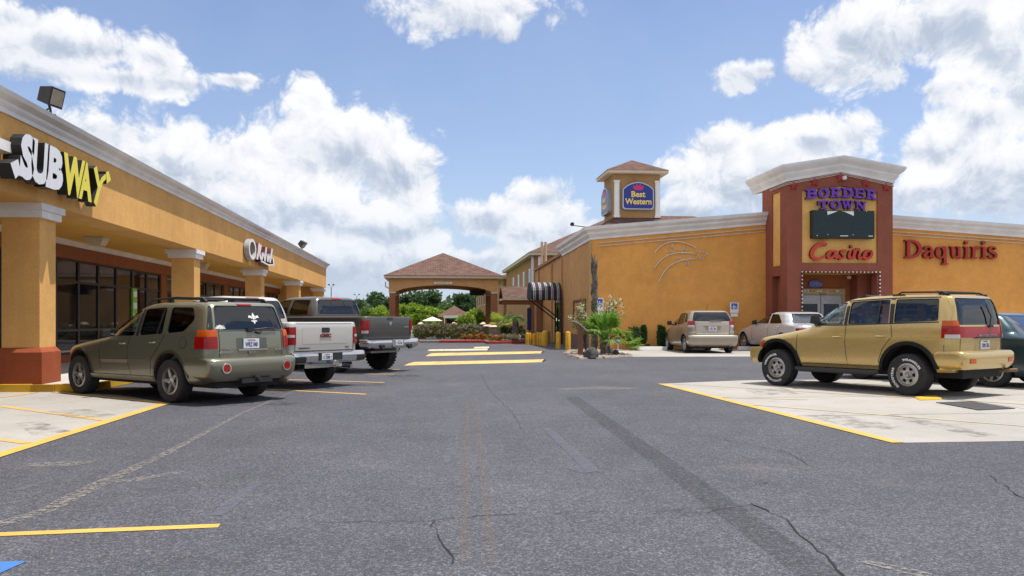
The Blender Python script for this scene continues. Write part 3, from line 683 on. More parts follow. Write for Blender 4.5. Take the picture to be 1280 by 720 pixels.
# western slab lettering
def slab(mb, ch, x0, w, h, org, dz, warp):
    T, n = .30, .11
    G_ = {
        'B': [([(.27, 0), (.27, 1)], T), (bez((.2, .93), (1.0, 1.0), (1.0, .55), (.3, .52)), [.13, .2, .25, .28, .28, .27, .25, .2, .16, .13, .12]), (bez((.3, .5), (1.12, .5), (1.12, 0), (.2, .07)), [.12, .15, .2, .25, .29, .3, .3, .27, .22, .16, .13]), ([(.0, .93), (.4, .93)], .15), ([(.0, .07), (.4, .07)], .15)],
        'O': [(arc(.5, .5, .36, .42, 0, 360, 28), [.30 if abs(math.cos(R(360 * i / 28))) > .5 else .20 for i in range(29)])],
        'R': [([(.27, 0), (.27, 1)], T), (bez((.2, .93), (1.0, 1.0), (1.0, .5), (.3, .46)), [.13, .2, .25, .28, .28, .27, .25, .2, .16, .13, .12]), ([(.5, .5), (.74, .1)], .26), ([(0, .93), (.4, .93)], .15), ([(0, .07), (.5, .07)], .15), ([(.6, .07), (1, .07)], .15)],
        'D': [([(.27, 0), (.27, 1)], T), (bez((.2, .92), (1.12, 1.02), (1.12, -.02), (.2, .08), 14), [.15, .2, .25, .3, .32, .33, .33, .33, .33, .32, .3, .27, .22, .18, .15]), ([(0, .93), (.4, .93)], .15), ([(0, .07), (.4, .07)], .15)],
        'E': [([(.27, 0), (.27, 1)], T), ([(0, .92), (.95, .92)], .17), ([(0, .08), (.95, .08)], .17), ([(.3, .5), (.72, .5)], .15), ([(.88, .6), (.88, 1)], .14), ([(.88, 0), (.88, .4)], .14), ([(.70, .36), (.70, .64)], .1)],
        'T': [([(.5, 0), (.5, 1)], T), ([(0, .91), (1, .91)], .18), ([(.07, .55), (.07, 1)], .14), ([(.93, .55), (.93, 1)], .14), ([(.2, .07), (.8, .07)], .15)],
        'W': [([(.12, .95), (.33, .04)], .24), ([(.33, .04), (.50, .85)], .15), ([(.5, .85), (.70, .04)], .24), ([(.70, .04), (.9, .95)], .15), ([(-.05, .93), (.32, .93)], .15), ([(.36, .93), (.66, .93)], .15), ([(.74, .93), (1.05, .93)], .15)],
        'N': [([(.2, 0), (.2, 1)], .17), ([(.2, .95), (.8, .05)], .28), ([(.8, 0), (.8, 1)], .17), ([(0, .93), (.34, .93)], .15), ([(.6, .93), (1, .93)], .15), ([(0, .07), (.42, .07)], .15)],
    }[ch]
    for i, (pts, ws) in enumerate(G_):
        stroke(mb, [(p[0] * w + x0, p[1] * h) for p in pts], [q * min(w, h) for q in ws] if isinstance(ws, list) else ws * (min(w, h) * .9 + .1 * w), org, U, V, W, .16 + dz + i * .003, warp=warp)
bt = thing('letter_sign', 'arched purple slab letters reading BORDER TOWN above the dark display on the tower', 'sign', (TXM, YT - .05, 6.2))
mb = MB(); arch = lambda x, y: (x, y + .10 * (1 - (x / 1.64) ** 2))
for i, ch in enumerate('BORDER'): slab(mb, ch, -1.64 + i * .553, .50, .42, (TXM + .02, YT + .069, 6.68), 0, arch)
mb.build('lettering', [M['purple'], M['purpled']], bt)
mb = MB(); arch2 = lambda x, y: (x, y + .05 * (1 - (x / 1.1) ** 2))
for i, ch in enumerate('TOWN'): slab(mb, ch, -1.08 + i * .555 + (.05 if ch == 'N' else 0), .51, .38, (TXM + .01, YT + .069, 6.22), 0, arch2)
mb.build('lettering', [M['purple'], M['purpled']], bt)
lb = thing('display_board', 'dark green black electronic display board between the purple and red letters', 'display board', (TXM, YT, 4.9))
MB().box(16.64, 19.49, YT - .22, YT + .069, 4.95, 6.18).build('cabinet', M['black'], lb, bevel=.01)
MB().box(16.70, 19.43, YT - .228, YT - .221, 5.02, 6.13).build('screen', M['led'], lb)
mb = MB(); mb.prism([(17.30, 6.14), (17.78, 6.14), (17.32, 5.97)], (0, YT - .229, 0), U, V, W, .008); mb.prism([(18.05, 6.14), (18.52, 6.14), (18.52, 5.94)], (0, YT - .229, 0), U, V, W, .008)
for x, z, w_ in ((16.82, 5.04, .04), (17.32, 5.09, .03), (18.48, 5.09, .03), (17.9, 5.04, .36), (19.2, 5.04, .2), (18.0, 6.12, .03), (18.4, 6.13, .03), (19.1, 6.13, .03)): mb.box(x, x + w_, YT - .236, YT - .229, z, z + .035)
mb.build('screen_white_marks', M['bulb'], lb)  # white wedges and small bars on the screen face
# red brush script
cs = thing('letter_sign', 'red brush script letters reading Casino below the dark display on the tower', 'sign', (TXM, YT, 4))
mb = MB(); S = dict(org=(16.58, YT + .069, 4.02), u=U, v=V, w=W)
def br(pts, ws, k, org=S['org']): stroke(mb, pts, ws, org, U, V, W, .17 + .003 * k, shear=.10)
tp = lambda a, b, n=10: [a + (b - a) * math.sin(math.pi * i / n) for i in range(n + 1)]
br(bez((.72, .66), (.25, .90), (-.22, .12), (.26, .04)) + bez((.26, .04), (.42, .0), (.56, .08), (.72, .18))[1:], [.10, .13, .14, .16, .17, .17, .17, .16, .16, .15, .14, .13, .12, .11, .1, .09, .08, .07, .06, .05, .04], 0)
br(bez((1.16, .34), (.80, .52), (.66, .0), (.98, .08)) + bez((.98, .08), (1.08, .12), (1.14, .28), (1.18, .40))[1:], tp(.09, .13) + tp(.09, .11)[1:], 1); br(bez((1.17, .42), (1.12, .2), (1.14, .0), (1.32, .12)), tp(.10, .12), 2)
br(bez((1.62, .40), (1.36, .44), (1.38, .30), (1.50, .22)) + bez((1.50, .22), (1.62, .10), (1.5, .02), (1.34, .06))[1:], tp(.09, .11) + tp(.11, .10)[1:], 3)
br(bez((1.82, .40), (1.76, .2), (1.76, .0), (1.94, .10)), tp(.10, .13), 4); br([(1.83, .54), (1.87, .63)], [.11, .12], 5)
br([(2.02, .44), (1.98, .04)], [.12, .11], 6); br(bez((2.0, .08), (2.04, .54), (2.27, .62), (2.24, .26)) + bez((2.24, .26), (2.2, .08), (2.26, .0), (2.40, .12))[1:], tp(.07, .11) + tp(.11, .10)[1:], 7)
br(bez((2.78, .36), (2.50, .54), (2.36, .06), (2.56, .05)) + bez((2.56, .05), (2.78, .02), (2.92, .30), (2.74, .38))[1:], tp(.10, .13) + tp(.12, .13)[1:], 8)
mb.build('lettering', [simple('sign_bright_red', (.62, .04, .022), .4, var=.08), M['signredd']], cs)
# serif sign
dq = thing('letter_sign', 'red serif letters reading Daquiris on the amber wall right of the tower', 'sign', (24.7, YC, 3.9))
mb = MB(); sk = [0]
def sf(ch, x, s=.80, s2=.86):
    T, n, X = .17, .07, .66
    g = {
        'D': [([(.19, .0), (.19, 1)], T), (bez((.12, .965), (1.02, 1.04), (1.02, -.04), (.12, .035), 16), [n + (.19 - n) * math.sin(math.pi * i / 16) ** .8 for i in range(17)]), ([(.0, .965), (.3, .965)], n), ([(.0, .035), (.3, .035)], n)],
        'a': [([(.45, .06), (.45, .46)], .15), (bez((.45, .44), (.44, .68), (.16, .70), (.10, .50)), [.12, .11, .1, .1, .1, .1, .1, .11, .12, .12, .12]), (bez((.45, .38), (.02, .36), (.02, -.02), (.24, .05)), [.08, .09, .11, .13, .14, .15, .15, .14, .12, .11, .1]), (bez((.22, .05), (.34, .06), (.42, .12), (.46, .2)), .08), (bez((.44, .1), (.46, .0), (.54, .02), (.60, .06)), [.13, .12, .12, .11, .1, .09, .08, .07, .06, .05, .05])],
        'q': [(arc(.28, .32, .20, .29, 0, 360, 22), [.07 + .09 * abs(math.cos(R(360 * i / 22))) for i in range(23)]), ([(.50, -.34), (.50, .66)], .15), ([(.34, -.31), (.68, -.31)], .07)],
        'u': [(bez((.16, .64), (.16, .1), (.14, -.08), (.48, .14)), [.16, .16, .15, .15, .14, .13, .12, .11, .1, .09, .08]), ([(.50, .0), (.50, .66)], .15), ([(.02, .63), (.2, .63)], .07), ([(.36, .63), (.5, .63)], .07), ([(.5, .035), (.64, .035)], .07)],
        'i': [([(.17, 0), (.17, .66)], .15), ([(.03, .63), (.2, .63)], .07), ([(.02, .035), (.33, .035)], .07), ([(.17, .80), (.17, .95)], .16)],
        'r': [([(.17, 0), (.17, .66)], .15), ([(.03, .63), (.2, .63)], .07), ([(.02, .035), (.36, .035)], .07), (bez((.2, .42), (.28, .64), (.36, .66), (.46, .58)), [.08, .09, .1, .11, .12, .13, .14, .15, .15, .15, .14])],
        's': [(bez((.42, .52), (.38, .70), (.06, .68), (.10, .47)) + bez((.10, .47), (.14, .34), (.44, .34), (.43, .17))[1:] + bez((.43, .17), (.42, -.04), (.10, -.02), (.07, .16))[1:], [.12, .1, .09, .09, .1, .11, .12, .13, .13, .14, .14] + [.15] * 9 + [.14] + [.13, .12, .11, .1, .09, .09, .09, .1, .11, .12])],
    }[ch]
    for pts, ws in g:
        sk[0] += 1; stroke(mb, pts, ws, (x, YC + .002, 4.30), U, V, W, .17 + (sk[0] % 7) * .003, s, s2)
xx = 22.36
for ch, adv in zip('Daquiris', (.93, .66, .74, .72, .38, .53, .38, .52)): sf(ch, xx, .965, .86); xx += adv * .965
mb.build('lettering', [M['signred'], M['signredd']], dq)
# unlit neon
def star_pts(cx, cz, r, rot=90, q=.42): return [(cx + (r if k % 2 == 0 else r * q) * math.cos(R(rot + 36 * k)), cz + (r if k % 2 == 0 else r * q) * math.sin(R(rot + 36 * k))) for k in range(11)]
nz = lambda x, y: onY(815 + x / 11.08, 295 + y / 11.08, YC)
ns = thing('neon_sign', 'unlit neon outline of a shooting star with small stars on the amber wall', 'neon sign', (11.4, YC, 4))
for c in (((30, 235), (160, 40), (400, 40), (605, 165)), ((22, 450), (150, 240), (330, 205), (590, 245)), ((95, 630), (180, 380), (400, 310), (590, 320))):
    P = bez(*[nz(*p) for p in c], 16); MB().tube([(x, YC - .05, z) for x, z in P], .028, 6).build('neon_tube', M['neon'], ns)
for cx, cy, r, ro in ((272, 185, 62, 80), (440, 210, 58, 95), (355, 330, 38, 90), (480, 365, 46, 80), (670, 258, 98, 5)):
    x, z = nz(cx, cy); rr = r / 11.08 * 39 / F
    MB().tube([(a, YC - .05, b) for a, b in star_pts(x, z, rr, ro)], .019, 6).build('star_outline', M['neon'], ns)
for x0, z0, x1, z1, lb in ((XC + .3, 4.98, XT - .06, 5.74, 'left'), (TX1 + .06, 5.72, 35, 4.94, 'right')):
    t = thing('neon_sign', f'double line of unlit neon tube under the white cornice {lb} of the tower', 'neon tube', ((x0 + x1) / 2, YC, 5), 'neon tubes under the cornice')
    for dz in (-.10, -.24):
        MB().tube([(x0, YC - .06, z0 + dz), (x1, YC - .06, z1 + dz)], .02, 6).build('neon_tube', M['neon'], t)
t = thing('neon_sign', 'pair of unlit neon tubes following the top of the red tower', 'neon tube', (TXM, YT, 7.3), 'neon tubes under the cornice')
for dz in (-.05, -.11): MB().tube([(XT - .04, YT + 1.8, 7.42 + dz), (XT - .04, YT - .04, 7.42 + dz), (TXM, YT - .04, 7.92 + dz), (TX1 + .04, YT - .04, 7.42 + dz), (TX1 + .04, YT + 1.8, 7.42 + dz)], .014, 6).build('neon_tube', M['neon'], t)
os_ = thing('open_sign', 'oval blue OPEN sign above the grey casino doors', 'sign', (17.70, 37.4, 2.9))
mb = MB(); mb.lathe([(1, 0), (1, -.06)], (0, 0, 0), 'y', 28)
for v in mb.bm.verts: v.co = (17.70 + v.co.x * .33, 37.49 + v.co.y, 3.03 + v.co.z * .18)
mb.build('panel', M['hcblue'], os_)
text('lettering', 'OPEN', (17.70, 37.429, 3.03), U, V, W, .52, .17, .015, simple('sign_pale_red', (.55, .28, .28), .4), os_)
mb = MB(); mb.lathe([(.09, 0), (.10, .12), (.05, .16)], (19.1, 37.0, 3.24), 'z', 12)
tag(mb.build('security_light', M['offw']), 'small cream security lamp under the entry ceiling', 'lamp')
# ------------------------------------------------------------------ sign tower above the casino roof
st = thing('sign_tower', 'square ochre sign tower with red hip roof and white corner pilasters above the casino', 'tower', (12.36, 51.2, 4.7))
tx0, tx1, ty0, ty1 = 10.92, 13.80, 50.0, 52.7
MB().box(tx0, tx1, ty0, ty1, 4.76, 10.2).build('shaft', stucco('tower_ochre', (.47, .285, .13)), st)
for x in (tx0 + .20, tx1 - .16):
    mb = MB(); mb.box(x - .15, x + .15, ty0 - .10, ty0 - .002, 7.7, 9.68); mb.box(x - .18, x + .18, ty0 - .13, ty0 - .004, 9.68, 9.80); mb.box(x - .18, x + .18, ty0 - .13, ty0 - .004, 7.55, 7.7)
    mb.build('pilaster', M['whitep'], st)
e = .42
def ring(x0, x1, y0, y1, z): return [(x0, y0, z), (x1, y0, z), (x1, y1, z), (x0, y1, z)]
MB().box(tx0 - e, tx1 + e, ty0 - e, ty1 + e, 10.2, 10.38).build('eave', M['offw'], st)
MB().hull(ring(tx0 - e - .04, tx1 + e + .04, ty0 - e - .04, ty1 + e + .04, 10.385), ring(12.34, 12.40, 51.3, 51.4, 11.28)).build('roof', M['roof'], st)
MB().hull(ring(tx0 - .75, tx1 + .75, ty0 - .75, ty1 + .75, 6.95), ring(tx0 - .02, tx1 + .02, ty0 - .02, ty1 + .02, 7.55)).build('skirt_roof', M['roofd'], st)
MB().box(tx0 - .7, tx1 + .7, ty0 - .7, ty1 + .7, 4.76, 6.94).build('base', M['tan'], st)
def badge(name, label, O, U, V, W):
    t = thing('roof_sign', label, 'sign', O)
    w, h = .97, .83; P = []
    for a, b in ((-.97, .40), (-.78, .58)): P.append((a, b))
    P += [(x, .58 + .27 * (1 - (x / .78) ** 2)) for x in (-.6, -.3, 0, .3, .6)] + [(.78, .58), (.97, .40)]
    P += arc(.80, -.66, .17, .17, 0, -90, 5) + arc(-.80, -.66, .17, .17, -90, -180, 5)
    O = Vector(O); W_ = Vector(W)
    MB().prism(P, O, U, V, W, .26).build('cabinet', M['bwgrey'], t)
    MB().prism([(x * .97, y * .965) for x, y in P], O + W_ * .262, U, V, W, .01).build('border', M['subw'], t)
    MB().prism([(x * .93, y * .92) for x, y in P], O + W_ * .274, U, V, W, .01).build('face', M['bwblue'], t)
    text('lettering', 'Best', O + W_ * .286 + Vector(V) * .10, U, V, W, .86, .36, .01, M['bwgold'], t, .03, 0)
    text('lettering', 'Western', O + W_ * .286 + Vector(V) * -.34, U, V, W, 1.62, .36, .01, M['bwgold'], t, .03, 0)
    cr = [(-.26, .38), (-.34, .66), (-.19, .54), (-.12, .74), (0, .58), (.12, .74), (.19, .54), (.34, .66), (.26, .38), (.13, .34), (-.13, .34)]
    MB().prism(cr, O + W_ * .286, U, V, W, .01).build('crown_emblem', M['pink'], t)
badge('roof_sign', 'blue sign with gold letters and pink crown on the front of the sign tower', ((tx0 + tx1) / 2 + .03, ty0 - .004, 8.84), (1, 0, 0), (0, 0, 1), (0, -1, 0))
badge('roof_sign', 'blue crowned sign seen edge-on on the left side of the sign tower', (tx0 - .004, (ty0 + ty1) / 2, 8.70), (0, -1, 0), (0, 0, 1), (-1, 0, 0))
t = thing('spot_lamp', 'small dark spot lamp on an arm at the casino roof corner', 'spot lamp', (7.2, 38.6, 5.58))
mb = MB(); mb.tube([(0, 0, 0), (0, 0, .1), (-.3, -.05, .12), (-.75, -.1, .17)], .025); mb.build('arm', M['dark'], t, True)
mb = MB(); mb.lathe([(.05, 0), (.09, -.05), (.09, -.16)], (-.75, -.1, .20), 'y', 10); mb.build('lamp', M['black'], t, True)

# ------------------------------------------------------------------ hotel behind
hot = thing('hotel_building', 'two storey tan hotel block with red hip roof behind the casino', 'building', (18, 78, 0))
hx0, hy0 = 8.15, 66.5
MB().box(hx0, 32, hy0, 92, 0, 6.5).build('wall', M['hotelw'], hot)
MB().box(hx0 - .45, 32.4, hy0 - .45, 92.4, 6.50, 6.74).build('fascia', M['offw'], hot)
mb = MB(); mb.hull(ring(hx0 - .5, 32.5, hy0 - .5, 92.5, 6.745), ring(16.6, 24, 75.4, 84, 10.9)); mb.build('roof', M['roof'], hot)
for y in (69, 73.5, 78, 83):
    f = MB().box(hx0 - .06, hx0 - .001, y, y + 1.2, 4.0, 5.6).build('window', M['whitep'], hot); MB().box(hx0 - .07, hx0 - .061, y + .1, y + 1.1, 4.1, 5.5).build('pane', M['shop'], f)
mb = MB()
for x, y in ((hx0 - .13, hy0 + .25), (hx0 + .35, hy0 - .13)): mb.box(x - .09, x + .09, y - .09, y + .09, 0, 6.4)
mb.build('downspout', M['whitep'], hot)
for px in (677.5, 682):
    x, z = onY(px, 302.5, 59.0)
    t = tag(MB().tube([(x, 59.0, 4.7), (x, 59.0, z)], .10, 10).build('vent_pipe', simple('tan_pipe', (.55, .40, .24), .7)), ('left' if px < 680 else 'right') + ' of the two tan vent pipes standing before the hotel eave', 'vent pipe', 'vent pipes before the hotel')
wing = thing('hotel_wing', 'long lower tan hotel wing receding behind the covered walkway', 'building', (12, 110, 0))
MB().box(7.9, 20, 93, 150, 0, 5.9).build('wall', M['hotelw'], wing)
MB().box(7.4, 20.4, 92.6, 150.4, 5.9, 6.15).build('fascia', M['offw'], wing)
MB().hull(ring(7.35, 20.5, 92.7, 150.5, 6.155), ring(13.5, 14.5, 99, 144, 8.6)).build('roof', M['roof'], wing)
for y in range(95, 150, 6):
    f = MB().box(7.84, 7.899, y, y + 1.5, 3.6, 5.2).build('window', M['whitep'], wing); MB().box(7.83, 7.839, y + .12, y + 1.38, 3.72, 5.1).build('pane', M['shop'], f)
mb = MB()
mb.box(7.5, 7.6, 60.5, 66, 0, 2.9)
for i in range(18): mb.box(7.45, 7.498, 60.6 + i * .3, 60.72 + i * .3, 0, 2.9)
tag(mb.build('slatted_screen', simple('light_tan_boards', (.52, .36, .20), .85)), 'light tan vertical board screen behind the palm by the walkway', 'screen')

# ------------------------------------------------------------------ drive-through canopy
can = thing('entrance_canopy', 'tan drive-through canopy with red hip roof on four brown columns', 'canopy', (.7, 53, 0))
KY0, KY1, KX0, KX1 = 54.6, 61.2, -2.77, 4.29
KZ = lambda z: EYE + (z - EYE) * 1.0866
e = .28
MB().box(KX0 - e, KX1 + e, KY0 - e, KY1 + e, KZ(3.83), KZ(3.98)).build('eave', M['offw'], can)
MB().hull(ring(KX0 - e - .06, KX1 + e + .06, KY0 - e - .06, KY1 + e + .06, KZ(3.985)), ring(.74, .78, 57.8, 58.0, KZ(5.58))).build('roof', M['roof'], can)
def archbeam(y):
    top = [(KX1, KZ(3.828)), (KX0, KZ(3.828))]; bot = [(KX0, KZ(3.06)), (KX0 + .5, KZ(3.06))] + [(KX0 + .5 + (KX1 - KX0 - 1) * i / 14, KZ(3.06) + .40 * math.sin(math.pi * i / 14) ** .6) for i in range(1, 14)] + [(KX1 - .5, KZ(3.06)), (KX1, KZ(3.06))]
    MB().prism(bot + top, (0, y, 0), (1, 0, 0), (0, 0, 1), (0, 1, 0), .5).build('beam', M['canopyw'], can)
archbeam(KY0); archbeam(KY1 - .5)
for x in (KX0, KX1 - .5): MB().box(x, x + .5, KY0 + .501, KY1 - .501, KZ(3.1), KZ(3.825)).build('beam', M['canopyw'], can)
for x in (KX0 + .22, KX1 - .22):
    for y in (KY0 + .24, KY1 - .24):
        c = MB().box(x - .19, x + .19, y - .19, y + .19, .98, KZ(2.93)).build('column', M['colred'], can)
        MB().box(x - .225, x + .225, y - .225, y + .225, KZ(2.93), KZ(3.058)).build('capital', M['offw'], c)
        mb = MB(); mb.box(x - .36, x + .36, y - .36, y + .36, 0, .90); mb.build('base', M['stone'], c); MB().hull(ring(x - .42, x + .42, y - .42, y + .42, .902), ring(x - .2, x + .2, y - .2, y + .2, 1.02)).build('base_cap', M['offw'], c)
cp = MB().box(.14, 1.30, KY0 - .05, KY0 - .002, KZ(3.49), KZ(3.62)).build('clearance_plate', M['whitep'], can)
text('lettering', "CLEARANCE 10'", (.72, KY0 - .052, KZ(3.555)), (1, 0, 0), (0, 0, 1), (0, -1, 0), .88, .075, .004, M['navytxt'], cp)
mb = MB(); mb.tube([(KX0 - .2, KY0 - .2, 3.8), (KX0 - .2, KY0 - .1, 3.5), (KX0 - .02, KY0 + .1, 3.4)], .04); mb.build('downspout', M['offw'], can)
MB().box(2.7, 3.7, KY1 - 1.2, KY1 - .55, 3.1, 3.45).build('heater_box', M['dark'], can)
# covered walkway
wk = thing('covered_walkway', 'low covered walkway with red shingles joining canopy and hotel', 'walkway', (5.6, 53, 0))
MB().prism([(0, 0), (1.6, .78), (3.2, 0)], (4.62, 55.0, 2.84), (0, 1, 0), (0, 0, 1), (1, 0, 0), 2.62).build('roof', M['roof'], wk)
MB().box(4.6, 7.26, 54.85, 54.98, 2.66, 2.86).build('fascia', M['offw'], wk)
MB().box(4.6, 7.26, 55.1, 57.9, 2.42, 2.65).build('beam', M['colred'], wk)
MB().box(6.25, 7.25, 54.7, 54.84, 2.92, 3.56).build('fascia_panel', simple('dark_brown_panel', (.07, .04, .035), .8), wk)
for x in (6.6, 7.05): MB().box(x - .14, x + .14, 55.1, 55.38, 0, 2.42).build('post', M['colred'], wk)

# ------------------------------------------------------------------ striped awning on the casino side wall
aw = thing('striped_awning', 'dark awning with pale stripes over the casino side door', 'awning', (6.4, 47.4, 2.5))
ay, ar, az, ax0, ax1 = 47.45, 1.10, 2.55, 5.52, XC - .10
mb = MB(); n = 40; prof = [(ay - ar, az - .0)] + [(ay + ar * math.cos(R(180 - 180 * i / 14)), az + .22 + .72 * math.sin(R(180 * i / 14)) ** .75) for i in range(15)] + [(ay + ar, az)]
for k in range(n):
    a, b = ax0 + (ax1 - ax0) * k / n, ax0 + (ax1 - ax0) * (k + 1) / n
    mb.mat([0, 0, 1, 0, 1, 0, 2, 0][k % 8])
    for p, q in zip(prof, prof[1:]): mb.poly([(a, *p), (b, *p), (b, *q), (a, *q)])
    mb.poly([(a, ay - ar + .002, az), (b, ay - ar + .002, az), (b, ay - ar + .05, az - .10), (a, ay - ar + .05, az - .10)])
bmesh.ops.remove_doubles(mb.bm, verts=mb.bm.verts, dist=.0005)
mb.build('canopy_fabric', [M['awnb'], M['awnw'], M['awnr']], aw)
mb = MB(); mb.prism(prof, (ax0 - .02, 0, 0), (0, 1, 0), (0, 0, 1), (1, 0, 0), .018); mb.build('end_panel', M['awnb'], aw)
for y in (ay - ar + .08, ay + ar - .08): MB().tube([(ax0 + .05, y, az + .02), (XC - .12, y, 1.35)], .035).build('brace', M['dark'], aw)
mb = MB(); mb.box(XC - .16, XC - .095, ay - ar - .05, ay - ar + .16, 0, 2.6); mb.box(XC - .16, XC - .095, ay + ar - .1, ay + ar + .05, 0, 2.6); mb.build('post', simple('dark_brown_post', (.05, .025, .018), .8), aw)

# ------------------------------------------------------------------ bollards
for i, (px, py, r, h, lb) in enumerate(((710, 439, .115, .86, 'nearest yellow bollard, beside the planting bed at the casino corner'), (697.7, 435.8, .115, .80, 'yellow bollard under the near side of the awning, second from the planting bed'), (681, 432.6, .17, .80, 'thickest yellow bollard, left of the awning door'), (676, 431.6, .085, .68, 'slim yellow bollard just left of the thickest one'), (672.6, 431.3, .085, .70, 'slim yellow bollard, fifth from the planting bed'), (668, 430.9, .12, .62, 'short yellow bollard in the middle of the row by the casino side wall'), (662.8, 430.9, .06, .66, 'thinnest yellow bollard, second from the walkway'), (659.3, 430.9, .11, .66, 'farthest yellow bollard, next to the covered walkway'))):
    x, y = G(px, py)
    mb = MB(); mb.lathe([(r, 0), (r, h - r * .6), (r * .86, h - r * .25), (r * .5, h - .01), (.01, h)], (x, y, 0), 'z', 16)
    tag(mb.build('bollard', M['bollard'], smooth=40), lb, 'bollard', 'yellow bollards along the casino side wall')
for i, (px, y0, w) in enumerate(((668.5, 45.2, .02), (684, 49, .03))):
    pass

# ------------------------------------------------------------------ foliage helpers
def leaf_quad(mb, c, d, n, L, w):
    s = d.cross(n)
    if s.length < 1e-5: return
    s = s.normalized() * w / 2
    a = c; b = c + d * L * .45 + s; t = c + d * L; e = c + d * L * .45 - s
    mb._f([mb.bm.verts.new(p) for p in (a, b, t, e)])
def rv(r): 
    v = Vector((r.gauss(0, 1), r.gauss(0, 1), r.gauss(0, 1))); return v.normalized()
def clump_leaves(mb, c, rad, n, L, w, r, flat=1.0):
    for _ in range(n):
        d = rv(r); k = r.random() ** .4
        p = c + Vector((d.x * rad, d.y * rad, d.z * rad * flat)) * k
        dd = (d + rv(r) * .9 + Vector((0, 0, -.15))).normalized()
        leaf_quad(mb, p, dd, rv(r), L * r.uniform(.6, 1.3), w * r.uniform(.6, 1.3))
def tree(x, y, h, cw, mat, label, seed, n=46, leaf=.42, group='trees beyond the hotel canopy', trunk_h=.25, per=55, kind='broadleaf_tree'):
    r = random.Random(seed)
    t = thing(kind, label, 'tree', (x, y, 0), group)
    mb = MB(); pts = [(0, 0, 0), (r.uniform(-.1, .1), 0, h * .3), (r.uniform(-.2, .2), 0, h * .65)]
    mb.tube(pts, [h * .028, h * .02, h * .008], 7)
    for _ in range(6):
        a = r.uniform(0, 6.28); z = h * r.uniform(.3, .55); L = cw * r.uniform(.25, .42)
        mb.tube([(0, 0, z), (math.cos(a) * L * .5, math.sin(a) * L * .5, z + h * .1), (math.cos(a) * L, math.sin(a) * L, z + h * .22)], [h * .012, h * .008, h * .003], 5)
    mb.build('trunk', M['bark'], t, True)
    mb = MB()
    lobes = [(Vector((r.uniform(-.28, .28) * cw, r.uniform(-.28, .28) * cw, h * (trunk_h + (1 - trunk_h) * r.uniform(.25, .85)))), r.uniform(.6, 1.0)) for _ in range(7)] + [(Vector((r.uniform(-.12, .12) * cw, 0, h * .84)), .7)]
    for _ in range(n):
        c, s = r.choice(lobes); d = rv(r); d.z *= .75
        k = c + d * cw * .24 * s * r.uniform(.6, 1.1); k.z = min(k.z, h * .98)
        clump_leaves(mb, k, cw * .085 * r.uniform(.6, 1.4), per, leaf, leaf * .55, r, .8)
    mb.build('crown', mat, t, True)
    return t
TR = [  # px, top py, width px, distance, tint
    (470, 367, 34, 170, 'd'), (446, 376, 22, 185, 'd'), (508, 366, 26, 175, 'd'), (536, 363, 34, 168, 'd'), (577, 367, 24, 172, 'd'), (603, 366, 30, 165, 'd'), (630, 362, 34, 178, 'd'), (655, 376, 22, 150, 'd'), (490, 374, 24, 190, 'd'), (556, 378, 22, 195, 'm'),
    (500, 384, 26, 128, 'l'), (522, 380, 24, 124, 'l'), (478, 386, 26, 130, 'l'), (543, 385, 20, 126, 'l'), (598, 390, 24, 118, 'l'), (612, 386, 18, 122, 'm'), (456, 387, 26, 132, 'm'), (586, 396, 16, 112, 'l')]
words = ['first', 'second', 'third', 'fourth', 'fifth', 'sixth', 'seventh', 'eighth', 'ninth', 'tenth']
nd = {'d': 0, 'l': 0, 'm': 0}
order = sorted(range(len(TR)), key=lambda i: TR[i][0])
cnt = {}
for i in order: cnt.setdefault(TR[i][4], []).append(i)
for i, (px, py, wpx, D, k) in enumerate(TR):
    d = D; r = (px - 640) * d / F; x = r * CA + d * SA; y = -r * SA + d * CA
    h = EYE + (HOR - py) * d / F; cw = wpx * d / F * 1.55
    rank = words[cnt[k].index(i)]
    lb = {'d': f'tall dark green tree beyond the drive-through canopy, {rank} dark one from the left', 'l': f'bright yellow green bushy tree beyond the canopy, {rank} bright one from the left', 'm': f'mid green tree among the trees beyond the canopy, {rank} of its tint from the left'}[k]
    tree(x, y, h, cw, M[{'d': 'leafd', 'l': 'leafl', 'm': 'leafm'}[k]], lb, 100 + i, n=85 if k == 'd' else 62, leaf=.66 if k == 'd' else .5, per=46, trunk_h=.0)
# far wood closing the horizon (reads as one mass)
r = random.Random(5); mb = MB()
for i in range(1000):
    a = r.uniform(-78, 78); D = r.uniform(215, 300); c = Vector((D * math.sin(R(a)), D * math.cos(R(a)), r.random() ** 1.6 * 6.5))
    clump_leaves(mb, c, 3.0, 30, 1.9, 1.5, r, .8)
o = mb.build('far_treeline', M['leafd']); o['kind'] = 'stuff'; o['label'] = 'low dark line of far woods on the horizon'; o['category'] = 'woods'

# ------------------------------------------------------------------ island with red kerb, hedges, flowers
def gz(px, py, z):
    r_ = ray(px, py); k = (z - EYE) / r_.z; return (r_.x * k, r_.y * k)
k0, k1, k2, k3, k4 = G(520, 428.6), G(549, 428.6), G(606, 428.6), G(609.5, 430), G(657, 429.2)
def kerb_line(a, b, mat, label):
    a, b = Vector(a), Vector(b); d = (b - a).normalized(); q = Vector((-d.y, d.x)) * .16
    mb = MB(); P = [a, b, b + q, a + q]; mb.hull([(p.x, p.y, 0) for p in P], [(p.x, p.y, .15) for p in P]); tag(mb.build('kerb', mat, bevel=.02), label, 'kerb', 'kerbs of the flower beds')
kerb_line(k0, k1, concrete('kerb_grey', (.36, .34, .32)), 'plain grey kerb left of the red kerbs by the hedge')
kerb_line(k1, k2, M['kerbr'], 'longer red painted kerb in front of the flowering hedge')
kerb_line(k3, k4, M['kerbr'], 'shorter red painted kerb in front of the stone column base')
